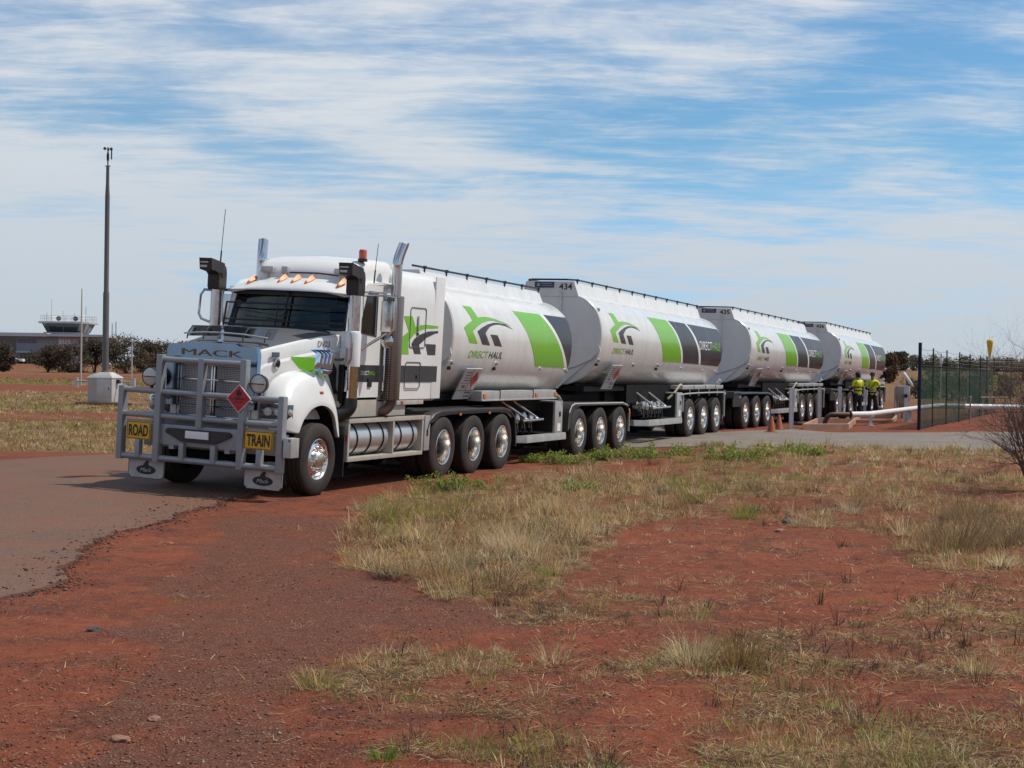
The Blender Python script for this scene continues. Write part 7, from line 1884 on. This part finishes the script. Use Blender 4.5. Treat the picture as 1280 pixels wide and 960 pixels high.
# windsock
Y = 240.0; x = xat(1236.5, Y); zb = bz(x, Y); hor = 471.8
zt = CAM_H + (hor - 424) * Y / F_PX - zb; zl = CAM_H + (hor - 446) * Y / F_PX - zb
T = thing('windsock', 'yellow windsock hanging limp from its pole above the scrub', 'windsock', (x, Y, zb))
m = MB(); m.tube([(0.1, 0.3, 0), (0.1, 0.3, zt - 0.2)], 0.07, 8); m.tube([(0.1, 0.3, zt - 0.25), (0, -0.2, zt - 0.25)], 0.04, 6); m.build('pole', mastgrey, T)
m = MB(); m.lathe([(0.0, zt), (0.35, zt - 0.06), (0.50, zt - 0.30), (0.50, zt - 0.55), (0.40, zt - 1.2), (0.24, zl + 0.4), (0.16, zl), (0.0, zl)], (0, 0, 0), (0, 0, 1), 18); o = m.build('sock', M('sock_yellow', (0.62, 0.40, 0.02), 0.8, var=0.08), T, 60)

# ------------------------------------------------------------------ PEOPLE
hivis = M('hivis_yellow', (0.62, 0.66, 0.02), 0.7, var=0.08, vscale=8); navy = M('navy_work_cloth', (0.012, 0.015, 0.028), 0.85, var=0.2); skinm = M('skin', (0.36, 0.20, 0.14), 0.55); tape = M('reflective_tape', (0.50, 0.52, 0.54), 0.35); boot = M('boot_leather', (0.03, 0.022, 0.018), 0.6); capm = M('cap_dark', (0.015, 0.016, 0.02), 0.8); eyem = M('eye_dark', (0.01, 0.01, 0.01), 0.3)
def skin_obj(name, V, E, Rr, mat, parent, lvl=2, root=0):
    me = bpy.data.meshes.new(name); me.from_pydata(V, E, []); me.materials.append(mat)
    o = link(name, me, parent); sk = o.modifiers.new('skin', 'SKIN'); sk.use_smooth_shade = True
    if not me.skin_vertices: me.skin_vertices.new()
    for i, r in enumerate(Rr): me.skin_vertices[0].data[i].radius = r if isinstance(r, tuple) else (r, r); me.skin_vertices[0].data[i].use_root = (i == root)
    s = o.modifiers.new('sub', 'SUBSURF'); s.levels = lvl; s.render_levels = lvl
    return o
def person(x, y, rz, lab, pose):
    T = thing('person', lab, 'person', (x, y, bz(x, y)), (0, 0, rz))
    hip, kneeL, ankL, kneeR, ankR = (0, 0, 0.94), *[Vector(p) for p in pose['legs']]
    sh = 1.42; eL, hL, eR, hR = [Vector(p) for p in pose['arms']]
    V = [Vector((0, 0, 0.96)), Vector((0, 0.0, 1.12)), Vector((0, 0.01, 1.30)), Vector((0, 0.0, 1.44)), Vector((0, 0.0, 1.53)), Vector((0, -0.015, 1.60)), Vector((0, -0.02, 1.69)), Vector((0, -0.01, 1.76))]
    Rr = [(0.155, 0.11), (0.145, 0.105), (0.175, 0.115), (0.13, 0.08), 0.055, 0.075, 0.088, 0.06]; E = [(i, i + 1) for i in range(7)]
    def chain(start, pts, rs):
        k = start
        for p, r in zip(pts, rs): V.append(Vector(p)); Rr.append(r); E.append((k, len(V) - 1)); k = len(V) - 1
        return k
    for sx, kn, an in ((1, kneeL, ankL), (-1, kneeR, ankR)):
        f = Vector((0, -1, 0)); chain(0, [(sx * 0.10, 0, 0.86), kn, an, an + f * 0.12 - Vector((0, 0, 0.045))], [0.098, 0.062, 0.045, 0.04])
    for sx, el, ha in ((1, eL, hL), (-1, eR, hR)):
        d = (ha - el).normalized(); k = chain(3, [(sx * 0.19, 0.0, 1.42), el, ha, ha + d * 0.055], [0.062, 0.043, 0.03, (0.038, 0.022)])
        side = d.cross(Vector((0, 1, 0))); side = side.normalized() if side.length > 0.1 else Vector((1, 0, 0)); pal = V[k]
        for j, ln in enumerate((0.07, 0.08, 0.075, 0.06)): b0 = pal + side * (0.027 - 0.018 * j) + d * 0.03; chain(k, [b0, b0 + d * ln * 0.6 + Vector((0, -0.008, 0)), b0 + d * ln + Vector((0, -0.022, 0))], [0.010, 0.009, 0.007])
        chain(k, [pal + side * 0.04 - d * 0.01, pal + side * 0.055 + d * 0.035], [0.012, 0.009])
    chain(5, [(0, -0.105, 1.635)], [0.017])
    for sx in (1, -1): chain(6, [(sx * 0.088, 0.0, 1.665)], [0.016])
    body = skin_obj('body', V, E, Rr, skinm, T)
    for sx in (1, -1): m = MB(); m.lathe([(0, -0.012), (0.011, -0.004), (0.011, 0.004), (0, 0.012)], (sx * 0.032, -0.098, 1.672), (0, 1, 0), 8); m.build('eye', eyem, body)
    V = [(0, 0, 0.86), (0, 0, 1.10), (0, 0.01, 1.30), (0, 0, 1.47)]; Rr = [(0.185, 0.14), (0.175, 0.134), (0.200, 0.142), (0.13, 0.09)]; E = [(0, 1), (1, 2), (2, 3)]
    for sx, el in ((1, eL), (-1, eR)):
        V.append(Vector((sx * 0.19, 0, 1.43))); Rr.append(0.08); E.append((3, len(V) - 1)); V.append(Vector((sx * 0.19, 0, 1.43)).lerp(el, 0.8)); Rr.append(0.066); E.append((len(V) - 2, len(V) - 1))
    st = skin_obj('shirt', V, E, Rr, hivis, T, 2, 1)
    for sx, el, ha in ((1, eL, hL), (-1, eR, hR)):
        s0 = Vector((sx * 0.19, 0, 1.43)).lerp(el, 0.75); skin_obj('sleeve', [s0, el, el.lerp(ha, 0.92)], [(0, 1), (1, 2)], [0.064, 0.057, 0.045], navy, T, 2)
    for z, rx, ry, mt in ((1.08, 0.176, 0.136, navy), (1.22, 0.194, 0.145, navy)) if pose.get('bands') else ((1.00, 0.182, 0.138, navy), (1.05, 0.180, 0.137, tape)):
        m = MB(); m.loft([[(rx * 1.03 * math.cos(a), 0.004 + ry * 1.03 * math.sin(a), zz_) for a in np.linspace(0, 2 * math.pi, 24, endpoint=False)] for zz_ in (z - 0.022, z + 0.022)], True, (False, False)); m.build('band', mt, st, 80)
    if not pose.get('bands'): m = MB(); m.tube([(0.14, -0.10, 1.44), (0.06, -0.155, 1.32), (-0.08, -0.15, 1.16), (-0.16, -0.09, 1.06)], 0.016, 5); m.build('strap', navy, st)
    V = [Vector((0, 0, 1.08)), Vector((0, 0, 0.90))]; Rr = [(0.172, 0.13), (0.172, 0.13)]; E = [(0, 1)]
    for sx, kn, an in ((1, kneeL, ankL), (-1, kneeR, ankR)):
        for p, r in (((sx * 0.10, 0, 0.82), 0.108), (kn, 0.083), (an + Vector((0, 0, 0.03)), 0.068)): V.append(Vector(p)); Rr.append(r); E.append((1 if p == (sx * 0.10, 0, 0.82) else len(V) - 2, len(V) - 1))
    skin_obj('trousers', V, E, Rr, navy, T)
    for an in (ankL, ankR): skin_obj('boot', [an + Vector((0, 0.02, 0.03)), an + Vector((0, 0.01, -0.035)), an + Vector((0, -0.15, -0.05))], [(0, 1), (1, 2)], [0.056, 0.053, 0.045], boot, T)
    m = MB(); m.lathe([(0.103, 1.70), (0.106, 1.74), (0.09, 1.80), (0.05, 1.825), (0, 1.83)], (0, -0.012, 0), (0, 0, 1), 18); m.loft([[(0.085 * s, -0.07, 1.715), (0.06 * s, -0.20, 1.70), (0.055 * s, -0.20, 1.708), (0.085 * s, -0.07, 1.727)] for s in (-1, -0.4, 0.4, 1)], True); m.build('cap', capm, T, 60)
    m = MB(); m.lathe([(0.0, -0.05), (0.07, -0.045), (0.098, 0.0), (0.09, 0.05)], (0, 0.015, 1.66), (0, 0.25, 1), 14); m.build('hair', capm, T, 60) if pose.get('bands') else None
    return T
x, y = xat(1072.5, 61.2), 61.2
person(x, y, R(205), 'person in a yellow shirt with two dark bands, back turned, left of the pair', dict(bands=True, legs=((0.12, -0.03, 0.50), (0.13, 0.02, 0.09), (-0.12, -0.02, 0.50), (-0.13, 0.03, 0.09)), arms=((0.27, -0.03, 1.16), (0.20, -0.24, 1.12), (-0.27, -0.06, 1.16), (-0.14, -0.30, 1.18))))
x, y = xat(1090.5, 62.6), 62.6
person(x, y, R(-12), 'person facing the camera in yellow and navy with a dark strap across the chest', dict(legs=((0.16, -0.06, 0.50), (0.22, -0.04, 0.09), (-0.11, 0.0, 0.50), (-0.12, 0.05, 0.09)), arms=((0.31, 0.06, 1.18), (0.20, -0.10, 1.00), (-0.25, -0.10, 1.15), (-0.06, -0.27, 1.12))))
